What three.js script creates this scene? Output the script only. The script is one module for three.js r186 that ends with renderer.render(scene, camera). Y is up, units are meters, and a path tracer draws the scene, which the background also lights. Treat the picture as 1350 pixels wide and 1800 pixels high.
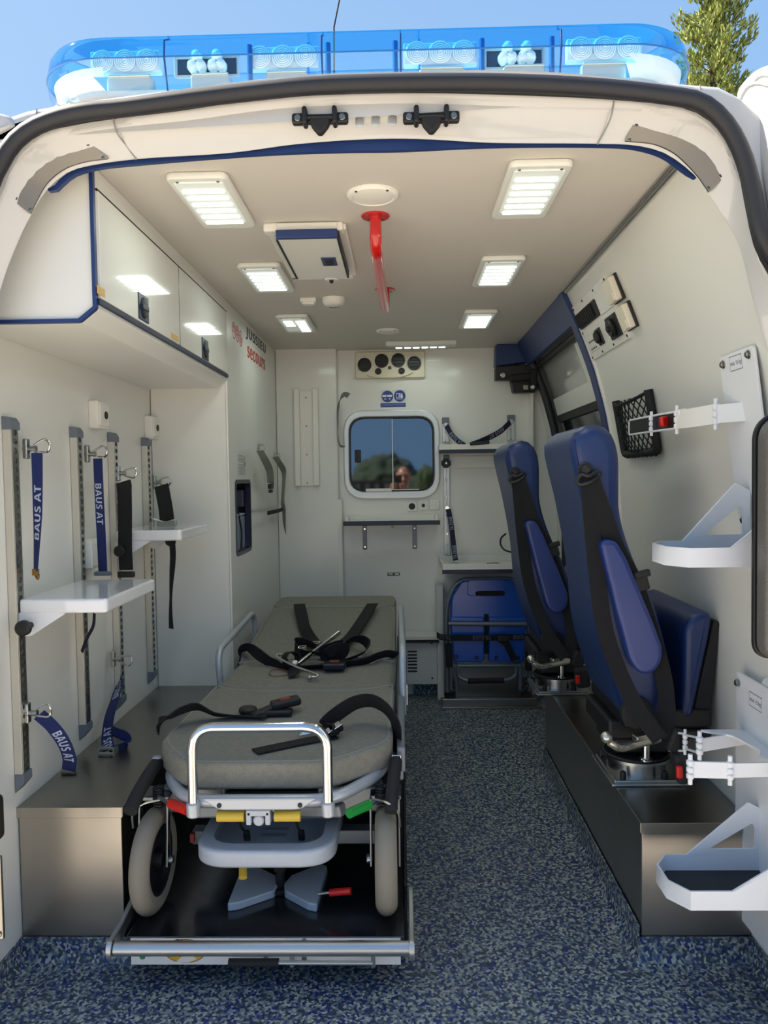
import * as THREE from 'three';
import { RoundedBoxGeometry } from 'three/addons/geometries/RoundedBoxGeometry.js';
import { mergeGeometries } from 'three/addons/utils/BufferGeometryUtils.js';
import { TextGeometry } from 'three/addons/geometries/TextGeometry.js';
import { FontLoader } from 'three/addons/loaders/FontLoader.js';
import { MarchingCubes } from 'three/addons/objects/MarchingCubes.js';
import { RectAreaLightUniformsLib } from 'three/addons/lights/RectAreaLightUniformsLib.js';
import { ImprovedNoise } from 'three/addons/math/ImprovedNoise.js';

// ---------------------------------------------------------------- camera, sky, sun, exposure
const scene = new THREE.Scene();
const camera = new THREE.PerspectiveCamera(67.33, 0.75, 0.1, 400);
camera.position.set(0.048, 1.166, 0);
camera.rotation.set(-0.04554, 0.02282, -0.01413, 'YXZ');
const renderer = new THREE.WebGLRenderer({ antialias: true });
renderer.toneMapping = THREE.LinearToneMapping;
renderer.toneMappingExposure = 1.35;
renderer.shadowMap.enabled = true;
RectAreaLightUniformsLib.init();

const SUN = new THREE.Vector3(-0.8, 0.95, -0.12).normalize();
const SKY_W = 256, SKY_H = 128, skyData = new Float32Array(SKY_W * SKY_H * 4);
for (let j = 0; j < SKY_H; j++) for (let i = 0; i < SKY_W; i++) {
  const el = ((j + 0.5) / SKY_H - 0.5) * Math.PI, az = ((i + 0.5) / SKY_W - 0.5) * 2 * Math.PI;
  const d = new THREE.Vector3(Math.cos(el) * Math.cos(az), Math.sin(el), Math.cos(el) * Math.sin(az));
  const t = THREE.MathUtils.smoothstep(el, 0.0, 1.25), g = Math.exp(-d.angleTo(SUN) / 0.5);
  const lo = [0.36, 0.62, 0.95], hi = [0.09, 0.30, 0.78], k = (j * SKY_W + i) * 4;
  for (let c = 0; c < 3; c++) skyData[k + c] = 0.72 * (lo[c] + (hi[c] - lo[c]) * t + g * [0.8, 0.72, 0.5][c]);
  skyData[k + 3] = 1;
}
const skyTexture = new THREE.DataTexture(skyData, SKY_W, SKY_H, THREE.RGBAFormat, THREE.FloatType);
skyTexture.mapping = THREE.EquirectangularReflectionMapping;
skyTexture.magFilter = THREE.LinearFilter; skyTexture.needsUpdate = true;
scene.background = skyTexture; scene.environment = skyTexture;
scene.backgroundIntensity = 1.0; scene.environmentIntensity = 1.0;

const sun = new THREE.DirectionalLight(0xfff1dc, 14.0);
sun.position.copy(SUN).multiplyScalar(20); sun.castShadow = true; sun.shadow.radius = 1;
sun.shadow.mapSize.set(2048, 2048);
Object.assign(sun.shadow.camera, { left: -8, right: 8, top: 8, bottom: -8, near: 1, far: 60 });
scene.add(sun);

// ---------------------------------------------------------------- helpers
let seed = 12345;
const rnd = () => { seed = (seed * 1664525 + 1013904223) >>> 0; return seed / 4294967296; };
const noise = new ImprovedNoise();
const v3 = (a) => (a.isVector3 ? a.clone() : new THREE.Vector3(a[0], a[1], a[2]));
const names = {};
const numbered = (n) => { const k = names[n] = (names[n] ?? -1) + 1; return k ? n + '_' + String(k).padStart(3, '0') : n; };
const plain = (g) => {
  let q = g.index ? g.toNonIndexed() : g.clone();
  for (const k of Object.keys(q.attributes)) if (!['position', 'normal', 'uv'].includes(k)) q.deleteAttribute(k);
  if (!q.attributes.normal) q.computeVertexNormals();
  if (!q.attributes.uv) q.setAttribute('uv', new THREE.BufferAttribute(new Float32Array(q.attributes.position.count * 2), 2));
  return q;
};
// smooth normals across edges flatter than the angle; positions are matched to a hundredth of a millimetre
function creased(g0, angle = 0.6) {
  const g = g0.index ? g0.toNonIndexed() : g0.clone(), p = g.attributes.position, n = p.count, F = [], H = new Map(), out = new Float32Array(n * 3), c = Math.cos(angle);
  const a = new THREE.Vector3(), b = new THREE.Vector3(), d = new THREE.Vector3();
  for (let i = 0; i < n; i += 3) { a.fromBufferAttribute(p, i); b.fromBufferAttribute(p, i + 1).sub(a); d.fromBufferAttribute(p, i + 2).sub(a); const w = b.clone().cross(d); F.push({ w, u: w.clone().normalize() }); }
  const key = (i) => Math.round(p.getX(i) * 1e5) + ',' + Math.round(p.getY(i) * 1e5) + ',' + Math.round(p.getZ(i) * 1e5), keys = [];
  for (let i = 0; i < n; i++) { const k = key(i); keys.push(k); const l = H.get(k); if (l) l.push(i / 3 | 0); else H.set(k, [i / 3 | 0]); }
  for (let i = 0; i < n; i++) {
    const f = F[i / 3 | 0]; d.set(0, 0, 0);
    for (const q of H.get(keys[i])) if (F[q].u.dot(f.u) > c) d.add(F[q].w);
    if (d.lengthSq() < 1e-24) d.copy(f.u); d.normalize(); out[i * 3] = d.x; out[i * 3 + 1] = d.y; out[i * 3 + 2] = d.z;
  }
  g.setAttribute('normal', new THREE.BufferAttribute(out, 3)); return g;
}
const J = (...gs) => { const l = gs.flat().map(plain); return l.length === 1 ? l[0] : mergeGeometries(l); };
const at = (g, x = 0, y = 0, z = 0, rx = 0, ry = 0, rz = 0) => {
  g.applyMatrix4(new THREE.Matrix4().compose(new THREE.Vector3(x, y, z), new THREE.Quaternion().setFromEuler(new THREE.Euler(rx, ry, rz, 'YXZ')), new THREE.Vector3(1, 1, 1)));
  return g;
};
// the axes X, Y, Z of a local frame laid at a point
const frame = (g, o, X, Y) => {
  const a = v3(X).normalize(), c = a.clone().cross(v3(Y)).normalize(), b = c.clone().cross(a), p = v3(o);
  g.applyMatrix4(new THREE.Matrix4().makeBasis(a, b, c).setPosition(p)); return g;
};
// uv in metres from the plane that each face lies nearest to
const metric = (g0, s = 1) => {
  const g = plain(g0), p = g.attributes.position, n = g.attributes.normal, uv = g.attributes.uv;
  for (let i = 0; i < p.count; i += 3) {
    let nx = 0, ny = 0, nz = 0;
    for (let k = 0; k < 3; k++) { nx += n.getX(i + k); ny += n.getY(i + k); nz += n.getZ(i + k); }
    nx = Math.abs(nx); ny = Math.abs(ny); nz = Math.abs(nz);
    for (let k = 0; k < 3; k++) {
      const x = p.getX(i + k), y = p.getY(i + k), z = p.getZ(i + k);
      if (ny >= nx && ny >= nz) uv.setXY(i + k, x * s, z * s); else if (nx >= nz) uv.setXY(i + k, z * s, y * s); else uv.setXY(i + k, x * s, y * s);
    }
  }
  return g;
};
const rb = (w, h, d, r = 0.003, seg = 2) => new RoundedBoxGeometry(w, h, d, seg, Math.min(r, w / 2.01, h / 2.01, d / 2.01));
const bx = (x0, x1, y0, y1, z0, z1, r = 0.003, seg = 2) => at(rb(Math.abs(x1 - x0), Math.abs(y1 - y0), Math.abs(z1 - z0), r, seg), (x0 + x1) / 2, (y0 + y1) / 2, (z0 + z1) / 2);
// rounds the corners of a polyline
const fillet = (pts, r = 0.02, n = 6, closed = false) => {
  const P = pts.map(v3), out = [], N = P.length;
  for (let i = 0; i < N; i++) {
    if (!closed && (i === 0 || i === N - 1)) { out.push(P[i].clone()); continue; }
    const a = P[(i + N - 1) % N], b = P[i], c = P[(i + 1) % N], rr = Array.isArray(r) ? r[i] : r;
    const l1 = Math.min(rr, a.distanceTo(b) * 0.48), l2 = Math.min(rr, c.distanceTo(b) * 0.48);
    const s = b.clone().lerp(a, l1 / a.distanceTo(b)), e = b.clone().lerp(c, l2 / c.distanceTo(b));
    for (let k = 0; k <= n; k++) { const t = k / n; out.push(s.clone().multiplyScalar((1 - t) ** 2).addScaledVector(b, 2 * t * (1 - t)).addScaledVector(e, t * t)); }
  }
  return out;
};
const smooth = (pts, n = 40, closed = false) => new THREE.CatmullRomCurve3(pts.map(v3), closed, 'centripetal').getSpacedPoints(n);
// sweeps a closed section [[a, b], ...] along sampled points; side fixes the direction of a
const sweep = (pts, sec, { side = null, closed = false, scale = null, flat = false, uvlen = 1 } = {}) => {
  const P = pts.map(v3), n = P.length, m = sec.length, T = [], A = [], B = [], L = [0];
  for (let i = 0; i < n; i++) {
    const a = P[closed ? (i + n - 1) % n : Math.max(0, i - 1)], b = P[closed ? (i + 1) % n : Math.min(n - 1, i + 1)];
    T.push(b.clone().sub(a).normalize()); if (i) L.push(L[i - 1] + P[i].distanceTo(P[i - 1]));
  }
  let prev = null;
  for (let i = 0; i < n; i++) {
    let s = side ? (Array.isArray(side) && side[0].isVector3 ? side[Math.min(i, side.length - 1)].clone() : v3(side)) : prev ? prev.clone() : Math.abs(T[0].y) < 0.9 ? new THREE.Vector3(0, 1, 0) : new THREE.Vector3(1, 0, 0);
    s.addScaledVector(T[i], -s.dot(T[i])).normalize(); prev = s; A.push(s); B.push(T[i].clone().cross(s));
  }
  const pos = [], uv = [], idx = [], rings = closed ? n + 1 : n;
  let per = [0]; for (let j = 0; j < m; j++) per.push(per[j] + Math.hypot(sec[(j + 1) % m][0] - sec[j][0], sec[(j + 1) % m][1] - sec[j][1]));
  for (let i = 0; i < rings; i++) { const q = i % n, k = scale ? scale(q / (n - 1)) : 1;
    for (let j = 0; j <= m; j++) { const [a, b] = sec[j % m], w = P[q].clone().addScaledVector(A[q], a * k).addScaledVector(B[q], b * k); pos.push(w.x, w.y, w.z); uv.push((i === n ? L[n - 1] + P[0].distanceTo(P[n - 1]) : L[q]) / uvlen, per[j]); } }
  for (let i = 0; i < rings - 1; i++) for (let j = 0; j < m; j++) { const a = i * (m + 1) + j, b = a + m + 1; idx.push(a, b, a + 1, a + 1, b, b + 1); }
  if (!closed) for (const e of [0, n - 1]) { const c = pos.length / 3; for (let j = 0; j < m; j++) { const k = (e * (m + 1) + j) * 3; pos.push(pos[k], pos[k + 1], pos[k + 2]); uv.push(0, 0); } for (let j = 1; j < m - 1; j++) e ? idx.push(c, c + j, c + j + 1) : idx.push(c, c + j + 1, c + j); }
  const g = new THREE.BufferGeometry(); g.setAttribute('position', new THREE.Float32BufferAttribute(pos, 3)); g.setAttribute('uv', new THREE.Float32BufferAttribute(uv, 2)); g.setIndex(idx);
  const q = g.toNonIndexed(); q.computeVertexNormals(); return flat ? q : creased(g, 0.7);
};
const ring = (r, n = 12, rb2 = r) => Array.from({ length: n }, (_, i) => [Math.cos(i / n * 2 * Math.PI) * r, Math.sin(i / n * 2 * Math.PI) * rb2]);
const tube = (pts, r, o = {}) => sweep(pts, ring(r, o.n ?? 12), o);
const rod = (a, b, r, n = 12) => tube([a, b], r, { n });
// webbing: width w across side, thickness t; uv x runs along the band in units of uvlen, y across it 0..1
const band = (pts, w, t, side, { n = 40, uvlen = 1, raw = false, sides = null, fu = 1, fv = 1 } = {}) => {
  const P = raw ? pts.map(v3) : smooth(pts, n); let S = side;
  if (sides) { const k = P.length - 1; S = P.map((_, i) => { const f = i / k * (sides.length - 1), a = Math.min(sides.length - 2, Math.floor(f)); return v3(sides[a]).lerp(v3(sides[a + 1]), f - a).normalize(); }); }
  const g = sweep(P, [[-w / 2, -t / 2], [w / 2, -t / 2], [w / 2, t / 2], [-w / 2, t / 2]], { side: S, uvlen });
  const u = g.attributes.uv;
  for (let i = 0; i < u.count; i++) { const y = u.getY(i); u.setY(i, y <= w + 1e-6 ? 1 - y / w : y <= w + t + 1e-6 ? 0 : y <= 2 * w + t + 1e-6 ? (y - w - t) / w : 1); u.setX(i, u.getX(i) * fu); if (fv < 0) u.setY(i, 1 - u.getY(i)); }
  return g;
};
const poly = (pts, r = 0) => {
  const s = new THREE.Shape(), P = fillet(pts.map((p) => [p[0], p[1], 0]), r, r ? 6 : 1, true);
  if (!r) { s.moveTo(pts[0][0], pts[0][1]); for (const p of pts.slice(1)) s.lineTo(p[0], p[1]); s.closePath(); return s; }
  s.moveTo(P[0].x, P[0].y); for (const p of P.slice(1)) s.lineTo(p.x, p.y); s.closePath(); return s;
};
const rectPts = (x0, x1, y0, y1) => [[x0, y0], [x1, y0], [x1, y1], [x0, y1]];
const ext = (shape, depth, bevel = 0, { holes = [], seg = 2, curve = 12, bz = bevel } = {}) => {
  for (const h of holes) shape.holes.push(h);
  const g = new THREE.ExtrudeGeometry(shape, { depth: depth - 2 * bz, bevelEnabled: bevel > 0, bevelSize: bevel, bevelThickness: bz, bevelOffset: -bevel, bevelSegments: seg, curveSegments: curve });
  g.translate(0, 0, bz); return g;
};
const crease = (g, a = 0.6) => plain(creased(g, a));
const lathe = (pts, n = 32) => crease(new THREE.LatheGeometry(pts.map((p) => new THREE.Vector2(p[0], p[1])), n), 0.6);
const cyl = (r, h, n = 24, r2 = r) => new THREE.CylinderGeometry(r2, r, h, n);
// a disc with rounded rim, axis along y, base at y = 0
const puck = (r, h, b = 0.002, n = 32) => lathe([[0.0001, 0], [r - b, 0], [r, b], [r, h - b], [r - b, h], [0.0001, h]], n);

const origin = new WeakMap();
function part(parent, name, geo, mat, label) {            // geometry is given in world axes, stored about the thing's base
  const o = origin.get(parent) ?? new THREE.Vector3();
  const g = geo.index ? geo : geo; g.translate(-o.x, -o.y, -o.z);
  const m = new THREE.Mesh(g, mat); m.name = name; m.castShadow = m.receiveShadow = true; parent.add(m);
  if (parent !== scene) origin.set(m, o);
  if (label) m.userData.label = label;
  return m;
}
function thing(name, label, category, base = [0, 0, 0], group) {
  const o = new THREE.Group(); o.name = numbered(name); o.position.set(...base); scene.add(o); origin.set(o, v3(base));
  o.userData = { label, category }; if (group) o.userData.group = group;
  return o;
}
function solo(name, label, category, geo, mat, group) {
  const m = part(scene, numbered(name), geo, mat); m.userData = { label, category }; if (group) m.userData.group = group; return m;
}
function struct(name, geo, mat, label) { const m = part(scene, name, geo, mat); m.userData.kind = 'structure'; if (label) m.userData.label = label; return m; }
function structGroup(name, base = [0, 0, 0]) { const o = new THREE.Group(); o.name = name; o.position.set(...base); o.userData.kind = 'structure'; scene.add(o); origin.set(o, v3(base)); return o; }
function copy(src, base, label, o = {}) {
  const c = src.clone(); c.name = numbered(src.name.replace(/_\d+$/, '')); c.position.set(...base); if (o.turn !== undefined) c.rotation.y = o.turn; scene.add(c);
  c.userData = { ...src.userData, label }; return c;
}

// ---------------------------------------------------------------- textures
const dataTex = (n, fn, { srgb = false, repeat = 1 } = {}) => {
  const d = new Uint8Array(n * n * 4);
  for (let j = 0; j < n; j++) for (let i = 0; i < n; i++) { const c = fn(i / n, j / n, i, j), k = (j * n + i) * 4; if (Array.isArray(c)) { d[k] = c[0]; d[k + 1] = c[1]; d[k + 2] = c[2]; } else d[k] = d[k + 1] = d[k + 2] = c; d[k + 3] = 255; }
  const t = new THREE.DataTexture(d, n, n); t.wrapS = t.wrapT = THREE.RepeatWrapping; t.magFilter = THREE.LinearFilter; t.repeat.set(repeat, repeat);
  if (srgb) t.colorSpace = THREE.SRGBColorSpace; t.needsUpdate = true; return t;
};
const canvasTex = (w, h, draw) => {
  const c = document.createElement('canvas'); c.width = w; c.height = h; const x = c.getContext('2d'); draw(x, w, h);
  const t = new THREE.CanvasTexture(c); t.colorSpace = THREE.SRGBColorSpace; t.wrapS = t.wrapT = THREE.RepeatWrapping; t.magFilter = THREE.LinearFilter; return t;
};
// flecked safety vinyl: chips of several blues and greys, half a metre to the tile
function chips(n, cells, colours) {
  const cx = new Float32Array(cells * cells), cy = new Float32Array(cells * cells), ca = new Float32Array(cells * cells), cc = new Uint8Array(cells * cells);
  let total = 0; for (const c of colours) total += c[0];
  for (let i = 0; i < cells * cells; i++) { cx[i] = rnd(); cy[i] = rnd(); ca[i] = rnd() * Math.PI; let r = rnd() * total, k = 0; while ((r -= colours[k][0]) > 0 && k < colours.length - 1) k++; cc[i] = k; }
  return (u, v) => {
    const X = u * cells, Y = v * cells, gx = Math.floor(X), gy = Math.floor(Y); let best = 1e9, b2 = 1e9, who = 0;
    for (let dy = -2; dy <= 2; dy++) for (let dx = -2; dx <= 2; dx++) {
      const k = ((gy + dy + cells) % cells) * cells + (gx + dx + cells) % cells, ex = gx + dx + cx[k] - X, ey = gy + dy + cy[k] - Y, s = Math.sin(ca[k]), c = Math.cos(ca[k]);
      const p = (ex * c + ey * s) / 1.5, q = (-ex * s + ey * c), d = p * p + q * q;
      if (d < best) { b2 = best; best = d; who = k; } else if (d < b2) b2 = d;
    }
    const col = colours[cc[who]][1], e = 0.93 + 0.07 * Math.min(1, (Math.sqrt(b2) - Math.sqrt(best)) * 6);
    return [col[0] * e, col[1] * e, col[2] * e];
  };
}
const vinylTex = dataTex(1024, chips(1024, 84, [[1.8, [38, 58, 116]], [2.2, [66, 82, 112]], [4, [104, 116, 126]], [4.4, [142, 148, 143]], [3.6, [178, 180, 166]], [4.2, [62, 70, 80]], [1.3, [26, 42, 106]]]), { srgb: true, repeat: 2 });
const grainBump = dataTex(256, (u, v, i, j) => 110 + 60 * noise.noise(i * 0.55, j * 0.55, 3.1) + 60 * noise.noise(i * 0.21, j * 0.21, 7.7) + 14 * rnd(), { repeat: 6 });
const weaveBump = dataTex(64, (u, v, i, j) => 128 + 60 * Math.sin(i / 64 * 2 * Math.PI * 8) * Math.cos(j / 64 * 2 * Math.PI * 8) + 30 * rnd(), { repeat: 24 });
const clothMap = dataTex(256, (u, v, i, j) => { const k = 0.86 + 0.22 * rnd() + 0.05 * noise.noise(i * 0.05, j * 0.05, 1); return [133 * k, 131 * k, 121 * k]; }, { srgb: true, repeat: 5 });
const brushedRough = dataTex(256, (u, v, i, j) => 128 + 10 * noise.noise(i * 0.02, j * 1.3, 2) + 14 * noise.noise(i * 0.03, j * 0.03, 9) + 8 * rnd(), { repeat: 2 });
const dustRough = dataTex(256, (u, v, i, j) => 128 + 50 * noise.noise(i * 0.04, j * 0.04, 5) + 30 * noise.noise(i * 0.15, j * 0.15, 2), { repeat: 1.5 });

// ---------------------------------------------------------------- materials
const std = (color, roughness = 0.5, metalness = 0, o = {}) => new THREE.MeshStandardMaterial({ color, roughness, metalness, ...o });
const phy = (color, roughness, o = {}) => new THREE.MeshPhysicalMaterial({ color, roughness, ...o });
const M = {
  laminate: phy(0xe1e1db, 0.32, { clearcoat: 0.3, clearcoatRoughness: 0.1 }),
  glossLaminate: phy(0xe1e1db, 0.07, { clearcoat: 0.2, clearcoatRoughness: 0.03 }),
  ceiling: std(0xd2cdc5, 0.55),
  whitePlastic: std(0xe8e6df, 0.35),
  ivory: std(0xd9d3bd, 0.45),
  paint: phy(0xbfbfbe, 0.25, { clearcoat: 1, clearcoatRoughness: 0.06 }),
  powder: phy(0xe4e6ea, 0.38, { clearcoat: 0.3, clearcoatRoughness: 0.25 }),
  vinyl: std(0xffffff, 0.5, 0, { map: vinylTex, bumpMap: grainBump, bumpScale: 0.0003 }),
  steel: std(0xa8a39b, 0.62, 1, { roughnessMap: brushedRough }),
  steelDark: std(0x6f6f6e, 0.6, 1, { roughnessMap: brushedRough }),
  chrome: std(0xd8d8d6, 0.12, 1),
  zinc: std(0xb4b6b4, 0.3, 1),
  alu: std(0xc2c3c2, 0.4, 1),
  silverPaint: phy(0xb4bac2, 0.35, { metalness: 0.35, clearcoat: 0.6, clearcoatRoughness: 0.15 }),
  greyPlastic: phy(0xb6bcc4, 0.35, { clearcoat: 0.4, clearcoatRoughness: 0.2 }),
  black: std(0x151517, 0.5),
  blackSoft: std(0x1a1a1c, 0.75),
  rubber: std(0x22242a, 0.55),
  webbing: std(0x131316, 0.85, 0, { bumpMap: weaveBump, bumpScale: 0.0004 }),
  greyWebbing: std(0x8d8f88, 0.85, 0, { bumpMap: weaveBump, bumpScale: 0.0004 }),
  blueTrim: std(0x1d3468, 0.4),
  blueLeather: phy(0x0c2a5e, 0.42, { bumpMap: grainBump, bumpScale: 0.0003, clearcoat: 0.15, clearcoatRoughness: 0.4 }),
  blueTarp: phy(0x1456bd, 0.27, { clearcoat: 0.5, clearcoatRoughness: 0.2 }),
  cloth: std(0xffffff, 0.95, 0, { map: clothMap, bumpMap: weaveBump, bumpScale: 0.0005 }),
  piping: std(0x8f908a, 0.8),
  tyre: std(0x8a8375, 0.75, 0, { bumpMap: grainBump, bumpScale: 0.0004 }),
  red: phy(0xc4120f, 0.25, { clearcoat: 0.8, clearcoatRoughness: 0.08 }),
  redPlastic: std(0xc8170f, 0.35), green: std(0x0d8a35, 0.35), yellow: std(0xd9b842, 0.45),
  darkGlass: std(0x6f767e, 0.03, 1),
  screw: std(0x8d8b86, 0.35, 1),
  led: std(0xffffff, 0.4, 0, { emissive: 0xeefff4, emissiveIntensity: 2.2 }),
};

// ---------------------------------------------------------------- the vehicle body and the shell of the compartment
// grid surface through several open curves, each resampled by length
const loft = (curves, n = 120) => {
  const C = curves.map((c) => smooth(c, n)), pos = [], uv = [], idx = [];
  C.forEach((c, r) => c.forEach((p, i) => { pos.push(p.x, p.y, p.z); uv.push(i / n * 5, r * 0.05); }));
  for (let r = 0; r < C.length - 1; r++) for (let i = 0; i < n; i++) { const a = r * (n + 1) + i, b = a + n + 1; idx.push(a, a + 1, b, a + 1, b + 1, b); }
  const g = new THREE.BufferGeometry(); g.setAttribute('position', new THREE.Float32BufferAttribute(pos, 3)); g.setAttribute('uv', new THREE.Float32BufferAttribute(uv, 2)); g.setIndex(idx);
  return plain(creased(g, 0.9));
};
const sealOut = [[-0.93, 0, -1.5], [-0.93, 0.7, -1.5], [-0.92, 1.2, -1.5], [-0.87, 1.5, -1.5], [-0.7552, 1.7372, -1.5], [-0.7188, 1.8153, -1.5], [-0.7026, 1.8332, -1.5], [-0.6706, 1.8572, -1.5], [-0.6245, 1.8754, -1.5], [-0.5722, 1.8848, -1.5], [-0.4868, 1.8955, -1.5], [-0.3181, 1.9159, -1.5], [-0.1102, 1.9318, -1.5], [0.0526, 1.9319, -1.5], [0.2502, 1.9301, -1.5], [0.4401, 1.9147, -1.5], [0.5683, 1.8957, -1.5], [0.6227, 1.887, -1.5], [0.6548, 1.8673, -1.5], [0.688, 1.8329, -1.5], [0.7128, 1.7901, -1.5], [0.7281, 1.7465, -1.5], [0.7513, 1.6495, -1.5], [0.855, 1.5, -1.5], [0.9, 1.2, -1.5], [0.92, 0.7, -1.5], [0.92, 0, -1.5]];
const sealIn = [[-0.9, 0, -1.52], [-0.9, 0.7, -1.52], [-0.885, 1.2, -1.52], [-0.83, 1.55, -1.52], [-0.7316, 1.7539, -1.52], [-0.7215, 1.7844, -1.52], [-0.6979, 1.8123, -1.52], [-0.6505, 1.8482, -1.52], [-0.5814, 1.864, -1.52], [-0.5027, 1.874, -1.52], [-0.3785, 1.8851, -1.52], [-0.2048, 1.9046, -1.52], [0.0522, 1.9089, -1.52], [0.2711, 1.8992, -1.52], [0.467, 1.8858, -1.52], [0.5754, 1.8724, -1.52], [0.623, 1.8585, -1.52], [0.6599, 1.832, -1.52], [0.6893, 1.7917, -1.52], [0.7081, 1.7367, -1.52], [0.7226, 1.6675, -1.52], [0.7417, 1.5861, -1.52], [0.815, 1.45, -1.52], [0.86, 1.2, -1.52], [0.89, 0.7, -1.52], [0.89, 0, -1.52]];
const frameIn = [[-0.86, 0, -1.57], [-0.86, 0.7, -1.57], [-0.835, 1.25, -1.57], [-0.7654, 1.5545, -1.57], [-0.723, 1.6566, -1.57], [-0.6955, 1.7072, -1.57], [-0.6611, 1.7575, -1.57], [-0.6347, 1.7796, -1.57], [-0.611, 1.7937, -1.57], [-0.5631, 1.8039, -1.57], [-0.4782, 1.8132, -1.57], [-0.2878, 1.8212, -1.57], [-0.1567, 1.8349, -1.57], [-0.0377, 1.841, -1.57], [0.0512, 1.8412, -1.57], [0.1193, 1.8379, -1.57], [0.2292, 1.8292, -1.57], [0.4459, 1.8218, -1.57], [0.5223, 1.8167, -1.57], [0.5795, 1.801, -1.57], [0.6267, 1.7677, -1.57], [0.6425, 1.753, -1.57], [0.665, 1.7214, -1.57], [0.6922, 1.6774, -1.57], [0.7228, 1.6276, -1.57], [0.7586, 1.4946, -1.57], [0.81, 1.3, -1.57], [0.84, 0.7, -1.57], [0.84, 0, -1.57]];
const mixCurve = (a, b, t, z) => { const A = smooth(a, 160), B = smooth(b, 160); return A.map((p, i) => { const q = p.lerp(B[i], t); return z === undefined ? q : q.setZ(z); }); };
{
  const inner = smooth(frameIn, 160);
  const g = loft([mixCurve(sealOut, sealIn, 0, -1.56), mixCurve(sealOut, sealIn, 0.3, -1.515), sealIn, mixCurve(sealIn, frameIn, 0.22, -1.522), mixCurve(sealIn, frameIn, 0.34, -1.535), mixCurve(sealIn, frameIn, 0.86, -1.562), mixCurve(sealIn, frameIn, 0.96, -1.566), inner, inner.map((p) => new THREE.Vector3(p.x * 1.012, p.y + (p.y > 1.2 ? 0.012 : 0), -1.573)), inner.map((p) => new THREE.Vector3(p.x * 1.04, p.y + (p.y > 1.2 ? 0.05 : 0), -1.582))], 200);
  const f = struct('trim_1', g, M.paint, 'white painted rear door frame of the vehicle');
  // sealed panel joints, pressed ribs and the bolts
  const seam = (a) => tube(smooth(a, 16), 0.0016, { n: 6 });
  part(f, 'panel_joint', seam([[-0.5035, 1.8714, -1.519], [-0.5005, 1.8488, -1.527], [-0.4912, 1.8333, -1.553], [-0.4765, 1.8112, -1.568]]), M.piping);
  part(f, 'panel_joint', seam([[0.4667, 1.8864, -1.519], [0.4623, 1.8549, -1.527], [0.4553, 1.8361, -1.55], [0.4465, 1.8199, -1.568]]), M.piping);
  for (const [a, b] of [[[-0.0237, 1.8792, -1.533], [-0.024, 1.8555, -1.553]], [[0.0074, 1.8795, -1.533], [0.0075, 1.8558, -1.553]], [[0.0396, 1.8798, -1.533], [0.0402, 1.8561, -1.553]]]) part(f, 'pressed_rib', at(new THREE.CapsuleGeometry(0.009, 0.022, 6, 12).scale(1, 1, 0.4), (a[0] + b[0]) / 2, (a[1] + b[1]) / 2, (a[2] + b[2]) / 2, -0.5), M.paint);
}
// rubber door seal, a fat bead with a clip edge
{
  const mid = smooth([[-0.915, 0, -1.495], [-0.915, 0.7, -1.495], [-0.9, 1.2, -1.495], [-0.85, 1.52, -1.495], [-0.7341, 1.7511, -1.495], [-0.7152, 1.783, -1.495], [-0.6917, 1.8168, -1.495], [-0.6542, 1.8449, -1.495], [-0.5982, 1.8649, -1.495], [-0.5373, 1.8752, -1.495], [-0.4855, 1.8782, -1.495], [-0.3831, 1.8885, -1.495], [-0.3173, 1.8953, -1.495], [-0.2004, 1.9051, -1.495], [-0.11, 1.9113, -1.495], [0.0524, 1.9125, -1.495], [0.2493, 1.9076, -1.495], [0.4388, 1.8934, -1.495], [0.5666, 1.8755, -1.495], [0.6167, 1.8648, -1.495], [0.6497, 1.843, -1.495], [0.6797, 1.8066, -1.495], [0.7034, 1.7566, -1.495], [0.7187, 1.7025, -1.495], [0.7396, 1.612, -1.495], [0.838, 1.46, -1.495], [0.88, 1.2, -1.495], [0.905, 0.7, -1.495], [0.905, 0, -1.495]], 200), sec = [];
  for (let i = 0; i < 14; i++) { const a = i / 14 * 2 * Math.PI; sec.push([Math.cos(a) * 0.0165, Math.sin(a) * 0.0165]); }
  const s = thing('door_seal', 'thick black rubber seal running round the rear door opening', 'seal', [0, 0, -1.5]);
  part(s, 'bead', sweep(mid, sec, { side: [0, 0, 1] }), M.rubber);
  part(s, 'clip_edge', sweep(mixCurve(sealOut, sealIn, 0.92, -1.512), [[-0.01, -0.005], [0.008, -0.005], [0.008, 0.005], [-0.01, 0.005]], { side: [0, 0, 1] }), M.blackSoft);
}
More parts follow.
